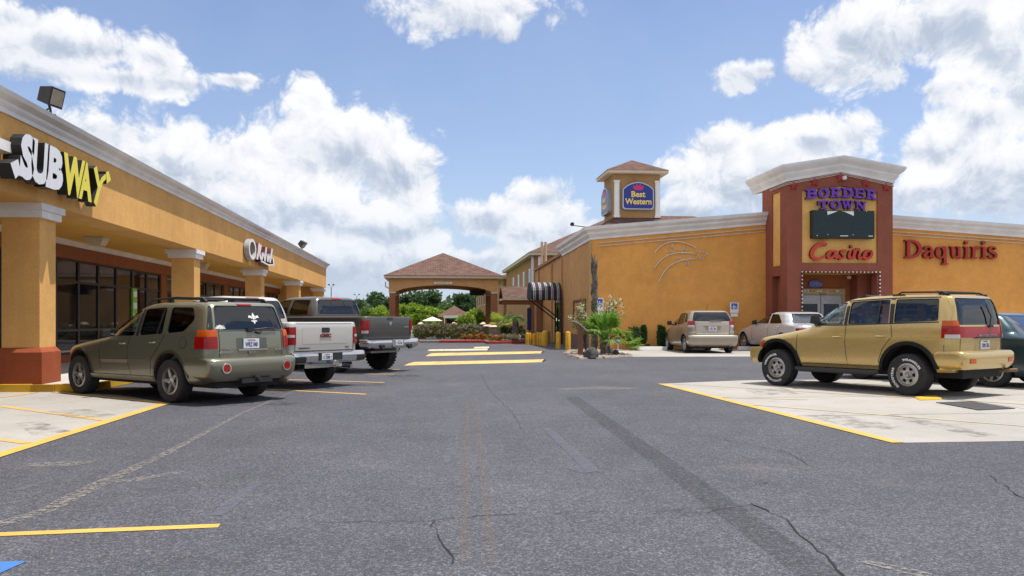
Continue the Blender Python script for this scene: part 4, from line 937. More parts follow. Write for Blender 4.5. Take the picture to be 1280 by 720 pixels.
for a, b, dpt, nm in ((k0, k2, 6.5, 'left'), (k3, k4, 7.0, 'right')):
    a, b = Vector(a) + Vector((0, .17)), Vector(b) + Vector((0, .17))
    gsheet('flower_bed_soil', [a, b, b + Vector((0, dpt)), a + Vector((0, dpt))], .10, M['soil'])
def shrub(x, y, h, w, mat, label, seed, n=14, leaf=.12, per=40, flowers=None, fl=0, group='shrubs of the island bed', nm='shrub', z0=.1, cat='shrub'):
    r = random.Random(seed); t = thing(nm, label, cat, (x, y, z0), group)
    mb = MB()
    for _ in range(5):
        a = r.uniform(0, 6.28); mb.tube([(0, 0, 0), (math.cos(a) * w * .2, math.sin(a) * w * .2, h * .6)], [.015, .006], 5)
    mb.build('stem', M['bark'], t, True)
    mb = MB()
    for _ in range(n):
        a = r.uniform(0, 6.28); q = r.random() ** .5; c = Vector((math.cos(a) * q * w * .42, math.sin(a) * q * w * .42, h * r.uniform(.25, .85)))
        clump_leaves(mb, c, w * .2, per, leaf, leaf * .5, r)
    mb.build('foliage', mat, t, True)
    if flowers:
        mb = MB()
        for _ in range(fl):
            a = r.uniform(0, 6.28); q = r.random() ** .5; c = Vector((math.cos(a) * q * w * .5, math.sin(a) * q * w * .5, h * r.uniform(.4, 1.02)))
            clump_leaves(mb, c, .05, 9, .09, .08, r)
        mb.build('flowers', flowers, t, True)
    return t
for i, px in enumerate((524, 532, 540, 548, 556, 564, 572, 580, 588, 596)):
    x, y = G(px, 426.2)
    shrub(x, y + .55, .86 + .12 * ((i * 7) % 3) / 2, .75, M['hedge'], f'cream flowering bush in the hedge behind the kerb, {words[i]} from the grey pickup', 300 + i, 18, .15, 40, M['flowerw'], 60, 'flowering bushes along the kerb', 'flowering_bush', cat='bush')
for i, px in enumerate((582, 590, 598, 604, 616, 624)):
    x, y = G(px, 427.2 if px < 608 else 428.5)
    shrub(x, y + .25, .34, .5, M['leafl'], f'low clump of red flowers along the red kerb, {words[i]} from the left', 330 + i, 7, .09, 30, M['flowerr'], 16, 'red flower clumps', 'flower_clump', cat='flowers')
for i, px in enumerate((632, 639, 646)):
    x, y = G(px, 428)
    shrub(x, y + .3, .36, .5, M['leafm'], f'low clump of cream flowers behind the shorter red kerb, {words[i]} from the column base', 340 + i, 5, .09, 20, M['flowerw'], 34, 'cream flower clumps', 'flower_clump', cat='flowers')
for i, (px, h, w) in enumerate(((628, .8, 1.0), (637, .95, 1.1), (650, .85, 1.0))):
    x, y = G(px, 426)
    shrub(x, y + 1.6, h, w, M['leafm'], f'rounded green shrub below the palm by the walkway, {words[i]} from the stone base', 350 + i, 14, .16, 34, None, 0, 'green shrubs below the palm')
mb = MB(); x, y = G(620.5, 426.5)
mb.lathe([(.01, 0), (.14, .03), (.19, .14), (.14, .25), (.01, .29)], (x, y - .3, .12), 'z', 14)
tag(mb.build('gazing_ball', simple('blue_glaze', (.20, .28, .62), .15)), 'pale blue ball ornament at the foot of the stone column base', 'ornament')
t = thing('painted_butterfly', 'blue and white flag ornament among the flowering bushes', 'ornament', (*G(591, 424), .1))
MB().tube([(0, 0, 0), (0, 0, .9)], .02).build('stake', M['steel'], t, True)
mb = MB(); mb.mat(0).box(-.25, .05, -.01, .01, .55, .95); mb.mat(1).box(.05, .3, -.01, .01, .5, .85); mb.build('flag', [M['bwblue'], M['whitep']], t, True)

# ------------------------------------------------------------------ pool fence, parasol, pool house
fz = 62
fx = lambda px, Y=fz: onY(px, 400, Y)[0]
for i, (px, w, lb) in enumerate(((526, .42, 'reddish brick fence pier behind the tailgate of the grey pickup'), (567.5, .38, 'brick fence pier with pale cap in front of the pool house'), (604, .4, 'brick fence pier half hidden beside the right canopy columns'))):
    x = fx(px); t = thing('fence_pier', lb, 'pier', (x, fz, 0), 'brick piers of the pool fence')
    MB().box(-w / 2, w / 2, -w / 2, w / 2, 0, 1.04).build('shaft', simple('pier_brick', (.28, .12, .075), .9, var=.3, scale=6), t, True)
    MB().hull([(sx_ * (w / 2 + .06), sy_ * (w / 2 + .06), 1.041) for sx_, sy_ in ((-1, -1), (1, -1), (1, 1), (-1, 1))], [(sx_ * .06, sy_ * .06, 1.2) for sx_, sy_ in ((-1, -1), (1, -1), (1, 1), (-1, 1))]).build('cap', M['offw'], t, True)
for a, b, lb in ((526, 567.5, 'dark iron fence with upright bars between left and middle brick piers'), (567.5, 604, 'dark iron fence with upright bars right of the middle brick pier')):
    x0, x1 = fx(a) + .24, fx(b) - .22; t = thing('iron_fence', lb, 'fence', ((x0 + x1) / 2, fz, 0), 'iron pool fence')
    mb = MB()
    for z in (.2, .88): mb.box(x0, x1, fz - .02, fz + .02, z, z + .04)
    mb.build('rail', M['dark'], t)
    mb = MB(); x = x0
    while x < x1: mb.box(x, x + .022, fz - .011, fz + .011, 0, .98); x += .115
    mb.build('pickets', M['dark'], t)
D = 100
x, z = onY(540.5, 396, D)
t = thing('parasol', 'white square parasol beyond the iron fence', 'parasol', (x, D, 0))
MB().tube([(0, 0, 0), (0, 0, z - .05)], .04).build('pole', M['whitep'], t, True)
MB().hull([(sx_ * 1.2, sy_ * 1.2, z - .48) for sx_, sy_ in ((-1, -1), (1, -1), (1, 1), (-1, 1))], [(sx_ * .05, sy_ * .05, z) for sx_, sy_ in ((-1, -1), (1, -1), (1, 1), (-1, 1))]).build('canopy', M['canvas'], t, True)
D = 118
px_ = lambda px, py: onY(px, py, D)
x0, zt_ = px_(547, 394.5); x1, _ = px_(589.5, 394.5); xm, zp = px_(568.5, 383)
ph = thing('pool_house', 'small brown pool house with red hip roof seen through the canopy', 'building', (xm, D + 2.5, 0))
mb = MB(); mb.box(x0 + .3, x0 + 1.3, D, D + 4.5, 0, zt_ - .12); mb.box(x1 - 1.3, x1 - .3, D, D + 4.5, 0, zt_ - .12); mb.box(x0 + 1.3, x1 - 1.3, D + 2, D + 4.5, 0, zt_ - .12); mb.build('wall', M['colred'], ph)
MB().hull(ring(x0, x1, D - .4, D + 5, zt_), ring(xm - .1, xm + .1, D + 2.2, D + 2.4, zp + .1)).build('roof', M['roof'], ph)
MB().box(x0 + .05, x1 - .05, D - .35, D + 4.9, zt_ - .14, zt_ - .005).build('fascia', M['offw'], ph)
MB().box(x0 + .8, x1 - .9, D - 1.2, D - .36, zt_ - .36, zt_ - .16).build('porch_roof', M['whitep'], ph)
MB().box(x0 + 1.6, x1 - 1.6, D - .4, D - .1, zt_ - .62, zt_ - .38).build('valance', simple('teal_cloth', (.03, .20, .19), .9), ph)
for xx in (x0 + .95, x1 - 1.0): MB().box(xx - .06, xx + .06, D - 1.15, D - 1.03, 0, zt_ - .37).build('post', M['whitep'], ph)
f = MB().box(x1 - 1.05, x1 - .5, D - .05, D - .002, .6, 1.25).build('window', M['whitep'], ph); MB().box(x1 - 1.0, x1 - .55, D - .06, D - .051, .65, 1.2).build('pane', M['shop'], f)
def lamp(px, py, D, label, wpx):
    d = D; rr = (px - 640) * d / F; x = rr * CA + d * SA; y = -rr * SA + d * CA; h = EYE + (HOR - py) * d / F; s = wpx * d / F
    t = thing('street_lamp', label, 'street lamp', (x, y, 0), 'twin headed parking lot lamps')
    MB().tube([(0, 0, 0), (0, 0, h - .45)], [.09, .06], 8).build('pole', M['steel'], t, True)
    MB().tube([(-s * .36, 0, h - .12), (0, 0, h - .5), (s * .36, 0, h - .12)], .03, 6).build('arm', M['steel'], t, True)
    for q in (-1, 1): MB().hull(ring(q * s * .36 - s * .15, q * s * .36 + s * .15, -.2, .2, h - .16), ring(q * s * .36 - s * .1, q * s * .36 + s * .1, -.15, .15, h)).build('lamp_head', M['black'], t, True)
lamp(414, 355, 110, 'tall twin headed lamp right beside the end of the strip mall', 8); lamp(446, 367.5, 165, 'distant twin headed lamp above the cab of the grey pickup', 8)

# ------------------------------------------------------------------ palms and the corner planting bed
def fan_palm(t, loc, ns, L, mat, seed, trunk=None, rad=.75, nb=17, up=(18, 75)):
    r = random.Random(seed); loc = Vector(loc)
    for i in range(ns):
        a = i * 2.4 + r.uniform(-.3, .3); el = R(r.uniform(*up)); l = L * r.uniform(.8, 1.15)
        d = Vector((math.cos(a) * math.cos(el), math.sin(a) * math.cos(el), math.sin(el)))
        mb = MB(); mid = loc + d * l * .55; end = loc + d * l + Vector((0, 0, -l * .10))
        mb.tube([loc, mid, end], [.025, .018, .012], 5)
        fd = (end - mid).normalized(); side = fd.cross(Vector((0, 0, 1))).normalized(); nrm = side.cross(fd).normalized()
        for k in range(nb):
            q = -1.35 + 2.7 * k / (nb - 1); bl = rad * (1 - .25 * abs(q) / 1.35) * r.uniform(.85, 1.1)
            bd = fd * math.cos(q) + side * math.sin(q) + nrm * .12; w = .035
            p1 = end + bd * bl * .55; p2 = end + bd * bl + Vector((0, 0, -bl * r.uniform(.12, .4)))
            s = (bd.cross(nrm)).normalized() * w
            v = [mb.bm.verts.new(p) for p in (end, p1 + s, p1 - s, p2)]; mb._f([v[0], v[1], v[2]]); mb._f([v[1], v[3], v[2]])
        mb.build('frond', mat, t, True)
bed = gp((703, 442), (725, 449.3), (790, 445.5), (768, 440.4), (738, 437.6), (712, 438.6))
struct(MB().hull([(x, y, 0) for x, y in bed], [(x * .98 + .13, y * .99 + .33, .05) for x, y in bed]).build('planting_bed', M['pebble']))
r = random.Random(21); mb = MB()
B = [Vector(b) for b in bed]; cen = sum(B, Vector((0, 0))) / len(B)
for i in range(420):
    j = r.randrange(6); p = cen.lerp(B[j].lerp(B[(j + 1) % 6], r.random()), r.random() ** .55); s = r.uniform(.025, .075)
    mb.lathe([(s * .3, -s * .2), (s, .1 * s), (s * .5, s * .55)], (p.x, p.y, .045), 'z', 6)
o = mb.build('bed_gravel', M['pebble']); o['kind'] = 'stuff'; o['label'] = 'reddish pebbles covering the planting bed at the casino corner'; o['category'] = 'gravel'
bx = lambda px, py: Vector((*gz(px, py, .08), .08))
def rock(px, py, w, h, label, seed):
    r = random.Random(seed); c = bx(px, py); mb = MB(); bmesh.ops.create_icosphere(mb.bm, subdivisions=3, radius=1)
    from mathutils import noise as NZ
    for v in mb.bm.verts:
        k = 1 + .35 * NZ.noise(v.co * 1.7 + Vector((seed, 0, 0))) + .12 * NZ.noise(v.co * 5); v.co = Vector((v.co.x * w / 2 * k, v.co.y * w / 2 * k * .8, max(-.1, v.co.z) * h * k)) + c
    tag(mb.build('rock', M['rock'], smooth=35), label, 'rock', 'rocks in the corner planting bed')
rock(738.5, 445.5, .60, .30, 'big dark rough rock at the front of the planting bed', 3); rock(762, 441, .35, .2, 'small grey rock beside the palm foot in the planting bed', 8); rock(770, 442, .28, .14, 'smallest grey rock at the right edge of the planting bed', 12)
t = thing('fan_palm', 'bright green fan palm in the pebble bed at the casino corner', 'palm', tuple(bx(756, 441.5)))
mb = MB(); mb.tube([(0, 0, 0), (-.03, 0, .3), (.02, 0, .5)], [.16, .15, .12], 9)
for i in range(40):
    a = i * 2.4; z = .05 + .45 * i / 40; mb.tube([(.12 * math.cos(a), .12 * math.sin(a), z), (.22 * math.cos(a), .22 * math.sin(a), z + .12)], [.03, .012], 4)
mb.build('trunk', M['deadbark'], t, True)
fan_palm(t, (0, 0, .5), 20, .64, M['palm'], 4, rad=.80, nb=23, up=(8, 74))
mb = MB(); mb.tube([(0, -.1, .1), (.1, -.2, .5), (.14, -.2, .75)], [.05, .04, .03], 6); mb.build('cut_stalk', simple('pale_stalk', (.45, .40, .28), .8), t, True)
c = bx(743, 439.2)
t = thing('dead_palm_trunk', 'tall dead grey palm trunk with ragged top at the casino corner', 'tree trunk', tuple(c))
mb = MB(); H = (440 - 322) * c.y / F * 1.0; r = random.Random(9)
mb.tube([(0, 0, 0), (-.02, 0, H * .4), (.03, 0, H * .75), (0, 0, H * .93)], [.12, .11, .12, .09], 10)
for i in range(230):
    a = r.uniform(0, 6.28); z = r.uniform(.1, H * .96); q = .10; mb.tube([(q * math.cos(a), q * math.sin(a), z), ((q + .05) * math.cos(a + .2), (q + .05) * math.sin(a + .2), z + r.uniform(.05, .22))], [.035, .006], 4)
for i in range(9):
    a = r.uniform(0, 6.28); mb.tube([(.07 * math.cos(a), .07 * math.sin(a), H * .9), (.13 * math.cos(a), .13 * math.sin(a), H * r.uniform(.96, 1.06))], [.05, .008], 4)
mb.build('trunk', M['deadbark'], t, True)
def oleander(px, py, h, lean, label, seed):
    c = bx(px, py); r = random.Random(seed); t = thing('oleander', label, 'shrub', tuple(c), 'oleanders in the corner bed')
    mb = MB(); lv = MB(); fl = MB()
    for k in range(6):
        a = r.uniform(0, 6.28); top = Vector((lean + math.cos(a) * .35, math.sin(a) * .3, h * r.uniform(.7, 1.05))); mb.tube([(0, 0, 0), top * .5 + Vector((0, 0, .1)), top], [.02, .015, .006], 5)
        for j in range(60):
            q = r.uniform(.35, 1.0); p = top * q + rv(r) * .14; leaf_quad(lv, p, (rv(r) + Vector((0, 0, .5))).normalized(), rv(r), .15, .03)
        for j in range(3): clump_leaves(fl, top * r.uniform(.75, 1.02) + rv(r) * .1, .07, 14, .06, .05, r)
    mb.build('stem', M['bark'], t, True); lv.build('foliage', M['leafm'], t, True); fl.build('flowers', M['flowerw'], t, True)
oleander(733, 441, 2.0, -.35, 'loose white flowering oleander left of the dead palm trunk', 1); oleander(752, 439.5, 2.0, .15, 'white flowering oleander between dead trunk and fan palm', 2); oleander(758, 439.5, 2.1, .35, 'tall thin oleander with cream blooms rising right behind the fan palm', 5)
c = bx(725.5, 443)
t = thing('wooden_post', 'short brown wooden post with slanted top in the planting bed', 'post', tuple(c))
MB().hull([(-.09, -.09, 0), (.09, -.09, 0), (.09, .09, 0), (-.09, .09, 0)], [(-.09, -.09, 1.16), (.09, -.09, 1.0), (.09, .09, 1.0), (-.09, .09, 1.16)]).build('shaft', M['wood'], t, True)
MB().hull([(-.17, -.12, 1.2), (.26, -.12, .84), (.26, .12, .84), (-.17, .12, 1.2)], [(-.15, -.12, 1.24), (.28, -.12, .88), (.28, .12, .88), (-.15, .12, 1.24)]).build('slanted_plate', simple('weathered_grey', (.42, .38, .36), .8), t, True)
c = bx(772.5, 438)
t = thing('garden_stake', 'tiny blue and white sign on a stake right of the fan palm', 'sign', tuple(c))
MB().tube([(0, 0, 0), (0, 0, .36)], .015, 6).build('stake', M['whitep'], t, True)
mb = MB(); mb.lathe([(.13, 0), (.13, -.02)], (0, 0, .42), 'y', 8); mb.build('face', M['hcblue'], t, True)
mb = MB(); mb.box(-.06, .06, -.03, -.022, .40, .44); mb.build('label', M['whitep'], t, True)
def hc_sign(px, pyb, Y, z0, z1, w, label):
    x = onY(px, 400, Y)[0]; t = thing('handicap_sign', label, 'sign', (x, Y, 0), 'handicap parking signs')
    MB().tube([(0, 0, 0), (0, 0, z1 - .02)], .03, 8).build('post', M['steel'], t, True)
    MB().box(-w / 2, w / 2, -.05, -.032, z0, z1).build('plate', M['whitep'], t, True)
    b = MB(); b.box(-w * .36, w * .36, -.056, -.051, z0 + (z1 - z0) * .35, z1 - (z1 - z0) * .08); b.build('symbol_field', M['hcblue'], t, True)
    s = MB(); zc = z0 + (z1 - z0) * .56; k = (z1 - z0)
    stroke(s, arc(-.02, zc - .03 * k, .10 * k, .10 * k, 70, 330, 12), .035, (0, -.057, 0), (1, 0, 0), (0, 0, 1), (0, -1, 0), .004)
    stroke(s, [(-.03, zc + .20 * k), (-.02, zc + .04 * k), (.06, zc + .03 * k), (.09, zc - .12 * k)], .04, (0, -.057, 0), (1, 0, 0), (0, 0, 1), (0, -1, 0), .005); s.build('wheelchair_symbol', M['whitep'], t, True)
    MB().box(-w * .42, w * .42, -.045, -.033, z0 - .17, z0 - .03).build('lower_plate', M['whitep'], t, True)
hc_sign(917.5, 0, 37.7, 1.68, 2.16, .40, 'white wheelchair parking sign on a post beside the tan hatchback')
hc_sign(750, 0, 37.6, 1.75, 2.35, .30, 'white wheelchair parking sign half hidden behind the dead palm trunk')
# columnar evergreens
def cypress(px, w, h, label, seed, pot=False):
    x = onY(px, 400, 37.55)[0]; r = random.Random(seed); t = thing('columnar_shrub', label, 'shrub', (x, 37.55, 0), 'columnar evergreens along the amber wall')
    z0 = .26 if pot else 0
    if pot: mb = MB(); mb.lathe([(.14, 0), (.18, .26), (.16, .26), (.14, .2)], (.12, 0, 0), 'z', 14); mb.build('pot', M['black'], t, True)
    MB().tube([(0, 0, 0), (0, 0, h * .8)], [.03, .01], 6).build('trunk', M['bark'], t, True)
    mb = MB()
    for i in range(900):
        z = r.random(); wid = w / 2 * (math.sin(math.pi * min(1, .12 + z * .8)) ** .6) * (.6 + .5 * r.random()); a = r.uniform(0, 6.28)
        p = Vector((wid * math.cos(a), wid * math.sin(a), z0 + z * (h - z0) * .93)); leaf_quad(mb, p, (Vector((math.cos(a) * .4, math.sin(a) * .4, 1)) + rv(r) * .35).normalized(), rv(r), .13, .05)
    mb.build('foliage', M['cyp'], t, True)
cypress(825, .22, 1.12, 'left of the twin dark columnar shrubs beside the tan hatchback', 1); cypress(829, .22, 1.05, 'right of the twin dark columnar shrubs beside the tan hatchback', 2); cypress(804.5, .26, 1.1, 'narrow columnar shrub in a black pot right of the round bush', 3, True)
x = onY(793.5, 400, 37.5)[0]
shrub(x, 37.45, 1.15, .75, M['cyp'], 'dark green round bush against the amber wall right of the fan palm', 77, 16, .12, 60, None, 0, 'wall bushes', 'bush', 0, 'bush')
t = thing('fern_palm', 'low bright green fern palm spreading in front of the round bush', 'palm', (onY(790, 400, 36.6)[0], 36.6, 0))
fan_palm(t, (0, 0, .18), 10, .34, M['palm'], 14, rad=.42, nb=11, up=(5, 60))
# palm by the walkway
x = onY(645, 400, 50.6)[0]
t = thing('feather_palm', 'dark palm with drooping fronds and thick trunk by the walkway', 'palm', (x, 51.0, .1))
mb = MB(); mb.tube([(0, 0, 0), (.03, 0, .7), (0, 0, 1.35)], [.24, .22, .17], 9); mb.build('trunk', M['deadbark'], t, True)
r = random.Random(31)
for i in range(13):
    a = i * 2.4; el = R(r.uniform(10, 70)); mb = MB(); L = r.uniform(.9, 1.25); P = []
    for k in range(8):
        q = k / 7; P.append(Vector((math.cos(a) * L * q * math.cos(el), math.sin(a) * L * q * math.cos(el), 1.35 + L * q * math.sin(el) - .55 * q * q * L)))
    mb.tube(P, .014, 4)
    for k in range(1, 8):
        d = (P[k] - P[k - 1]).normalized(); s = d.cross(Vector((0, 0, 1))).normalized()
        for q in (-1, 1):
            for jj in (0, .5): leaf_quad(mb, P[k - 1].lerp(P[k], jj), (s * q + d * .5 + Vector((0, 0, -.35))).normalized(), Vector((0, 0, 1)), .36, .06)
    mb.build('frond', M['leafm'], t, True)
x = onY(627, 400, 50.6)[0]
t = thing('fan_palm', 'pale yellow green fan palm between stone column base and walkway palm', 'palm', (x, 52.6, .1))
MB().tube([(0, 0, 0), (0, 0, .7)], [.12, .1], 8).build('trunk', M['deadbark'], t, True)
fan_palm(t, (0, 0, .7), 11, .75, M['leafl'], 24, rad=.65, nb=13, up=(15, 75))
t = thing('banner_post', 'dark blue narrow banner hanging at the walkway entrance', 'banner', (onY(661.5, 400, 49.5)[0], 49.5, 0))
MB().tube([(0, 0, 0), (0, 0, 2.1)], .03, 6).build('pole', M['dark'], t, True); MB().box(-.13, .13, -.05, -.03, .75, 2.05).build('cloth', simple('navy_cloth', (.02, .025, .09), .8), t, True)
# white wheel stops
for x, lb in ((9.95, 'white concrete wheel stop left of the tan hatchback'), (12.1, 'white concrete wheel stop right of the tan hatchback'), (14.6, 'white concrete wheel stop in front of the silver sedan')):
    mb = MB(); w = .85; mb.hull([(x - w, 36.7, .004), (x + w, 36.7, .004), (x + w, 36.95, .004), (x - w, 36.95, .004)], [(x - w + .05, 36.75, .16), (x + w - .05, 36.75, .16), (x + w - .05, 36.9, .16), (x - w + .05, 36.9, .16)])
    tag(mb.build('wheel_stop', M['whitep'], bevel=.015), lb, 'wheel stop', 'white wheel stops by the casino wall')
# ------------------------------------------------------------------ vehicles
def pchip(xs, ys):
    n = len(xs); h = [xs[i + 1] - xs[i] for i in range(n - 1)]; d = [(ys[i + 1] - ys[i]) / h[i] for i in range(n - 1)]; m = [0] * n
    m[0], m[-1] = d[0], d[-1]
    for i in range(1, n - 1):
        if d[i - 1] * d[i] <= 0: m[i] = 0
        else:
            w1, w2 = 2 * h[i] + h[i - 1], h[i] + 2 * h[i - 1]; m[i] = (w1 + w2) / (w1 / d[i - 1] + w2 / d[i])
    def f(x):
        x = min(max(x, xs[0]), xs[-1]); i = 0
        while i < n - 2 and x > xs[i + 1]: i += 1
        t = (x - xs[i]) / h[i]; t2, t3 = t * t, t * t * t
        return (2 * t3 - 3 * t2 + 1) * ys[i] + (t3 - 2 * t2 + t) * h[i] * m[i] + (-2 * t3 + 3 * t2) * ys[i + 1] + (t3 - t2) * h[i] * m[i + 1]
    return f
class Body:
    """horizontal slices: (z, rear x, front x, half width), corner sharpness rear and front"""
    def __init__(s, lv, nr=9, nf=6):
        s.lv = lv; zs_ = [l[0] for l in lv]; s.f = [pchip(zs_, [l[i] for l in lv]) for i in (1, 2, 3)]; s.nr, s.nf = nr, nf; s.z0, s.z1 = zs_[0], zs_[-1]
    def at(s, z): return tuple(f(z) for f in s.f)
    def side(s, x, z):
        xr, xf, W = s.at(z); xc, L = (xr + xf) / 2, (xf - xr) / 2; u = (x - xc) / L; n = s.nf if u > 0 else s.nr
        return W * max(0, 1 - min(1, abs(u)) ** n) ** (1 / n)
    def rear(s, y, z):
        xr, xf, W = s.at(z); return (xr + xf) / 2 - (xf - xr) / 2 * max(0, 1 - min(1, abs(y) / W) ** s.nr) ** (1 / s.nr)
    def front(s, y, z):
        xr, xf, W = s.at(z); return (xr + xf) / 2 + (xf - xr) / 2 * max(0, 1 - min(1, abs(y) / W) ** s.nf) ** (1 / s.nf)
    def mesh(s, off=0, z0=None, z1=None, dz=.05):
        z0 = s.z0 if z0 is None else z0; z1 = s.z1 if z1 is None else z1
        keys = [z0] + [l[0] for l in s.lv if z0 + .004 < l[0] < z1 - .004] + [z1]; Z = []
        for a, b in zip(keys, keys[1:]):
            n = max(1, int(math.ceil((b - a) / dz))); Z += [a + (b - a) * i / n for i in range(n)]
        Z.append(z1)
        us = [0, .15, .3, .45, .6, .72, .82, .89, .93]; vs = [.95, .92, .87, .8, .7, .55, .35, .15, 0]
        mb = MB(); rings = []
        for z in Z:
            xr, xf, W = s.at(z); xr -= off; xf += off; W += off; xc, L = (xr + xf) / 2, (xf - xr) / 2
            def quad(n): 
                q = [(u, (1 - u ** n) ** (1 / n)) for u in us]
                w_ = [((1 - v ** n) ** (1 / n), v) for v in vs]
                lastu = q[-1][0]
                return q + [p for p in w_ if p[0] > lastu + .002]
            qf, qr = quad(s.nf), quad(s.nr)
            ring = [(u, v) for u, v in qf] + [(u, -v) for u, v in qf[::-1][1:]] + [(-u, -v) for u, v in qr[1:]] + [(-u, v) for u, v in qr[::-1][1:-1]]
            rings.append([mb.bm.verts.new((xc + u * L, v * W, z)) for u, v in ring])
        for a, b in zip(rings, rings[1:]):
            n = len(a)
            for i in range(n): mb._f([a[i], a[(i + 1) % n], b[(i + 1) % n], b[i]])
        mb._f(rings[0][::-1]); mb._f(rings[-1])
        return mb
def tmp(mb, mi=1):
    bm = mb.bm; bmesh.ops.recalc_face_normals(bm, faces=bm.faces)
    for f in bm.faces: f.material_index = mi
    me = bpy.data.meshes.new('cutter'); bm.to_mesh(me); bm.free()
    o = bpy.data.objects.new('cutter', me); COL.objects.link(o); return o
def boolean(o, c, op='DIFFERENCE'):
    c.parent = o.parent
    n0 = len(o.data.vertices)
    for k in range(6):
        c.location = (0, 0, 0) if k == 0 else (.0013 * k, .0017 * k * (-1) ** k, .0011 * k)
        m = o.modifiers.new('b', 'BOOLEAN'); m.object = c; m.operation = op; m.solver = 'EXACT' if k < 5 else 'FAST'
        dg = bpy.context.evaluated_depsgraph_get(); dg.update()
        me = bpy.data.meshes.new_from_object(o.evaluated_get(dg)); o.modifiers.clear()
        if op == 'DIFFERENCE' and len(me.vertices) < n0 * .35 or len(me.vertices) == 0:
            print('BOOL RETRY', o.name, o.parent.name, k, n0, len(me.vertices)); bpy.data.meshes.remove(me); continue
        old = o.data; o.data = me; bpy.data.meshes.remove(old); break
    d = c.data; bpy.data.objects.remove(c); bpy.data.meshes.remove(d)
def rpoly(pts, r=.05, n=4):
    out = []; m = len(pts)
    for i in range(m):
        p0, p, p1 = Vector(pts[i - 1]), Vector(pts[i]), Vector(pts[(i + 1) % m])
        a = min(r, (p0 - p).length * .45); b = min(r, (p1 - p).length * .45)
        A = p + (p0 - p).normalized() * a; B = p + (p1 - p).normalized() * b
        for k in range(n + 1):
            t = k / n; out.append(tuple(A * (1 - t) ** 2 + p * 2 * t * (1 - t) + B * t * t))
    return out
def grow(pts, d):
    c = sum((Vector(p) for p in pts), Vector((0, 0))) / len(pts)
    return [tuple(Vector(p) + (Vector(p) - c).normalized() * d) for p in pts]
def patch(name, poly, fn, mat, parent, thick=.02, step=.12):
    bm = bmesh.new(); bm.faces.new([bm.verts.new((p[0], p[1], 0)) for p in poly])
    for ax in (0, 1):
        lo, hi = min(p[ax] for p in poly), max(p[ax] for p in poly); n = int((hi - lo) / step)
        for i in range(1, n + 1):
            co = [0, 0, 0]; no = [0, 0, 0]; co[ax] = lo + (hi - lo) * i / (n + 1); no[ax] = 1
            bmesh.ops.bisect_plane(bm, geom=bm.verts[:] + bm.edges[:] + bm.faces[:], plane_co=co, plane_no=no)
    mb = MB(); top = {v: mb.bm.verts.new(fn(v.co.x, v.co.y, 0)) for v in bm.verts}; bot = {v: mb.bm.verts.new(fn(v.co.x, v.co.y, thick)) for v in bm.verts}
    for f in bm.faces: mb._f([top[v] for v in f.verts]); mb._f([bot[v] for v in f.verts][::-1])
    for e in bm.edges:
        if len(e.link_faces) == 1: a, b = e.verts; mb._f([top[a], top[b], bot[b], bot[a]])
    bm.free()
    return mb.build(name, mat, parent, True, smooth=35)
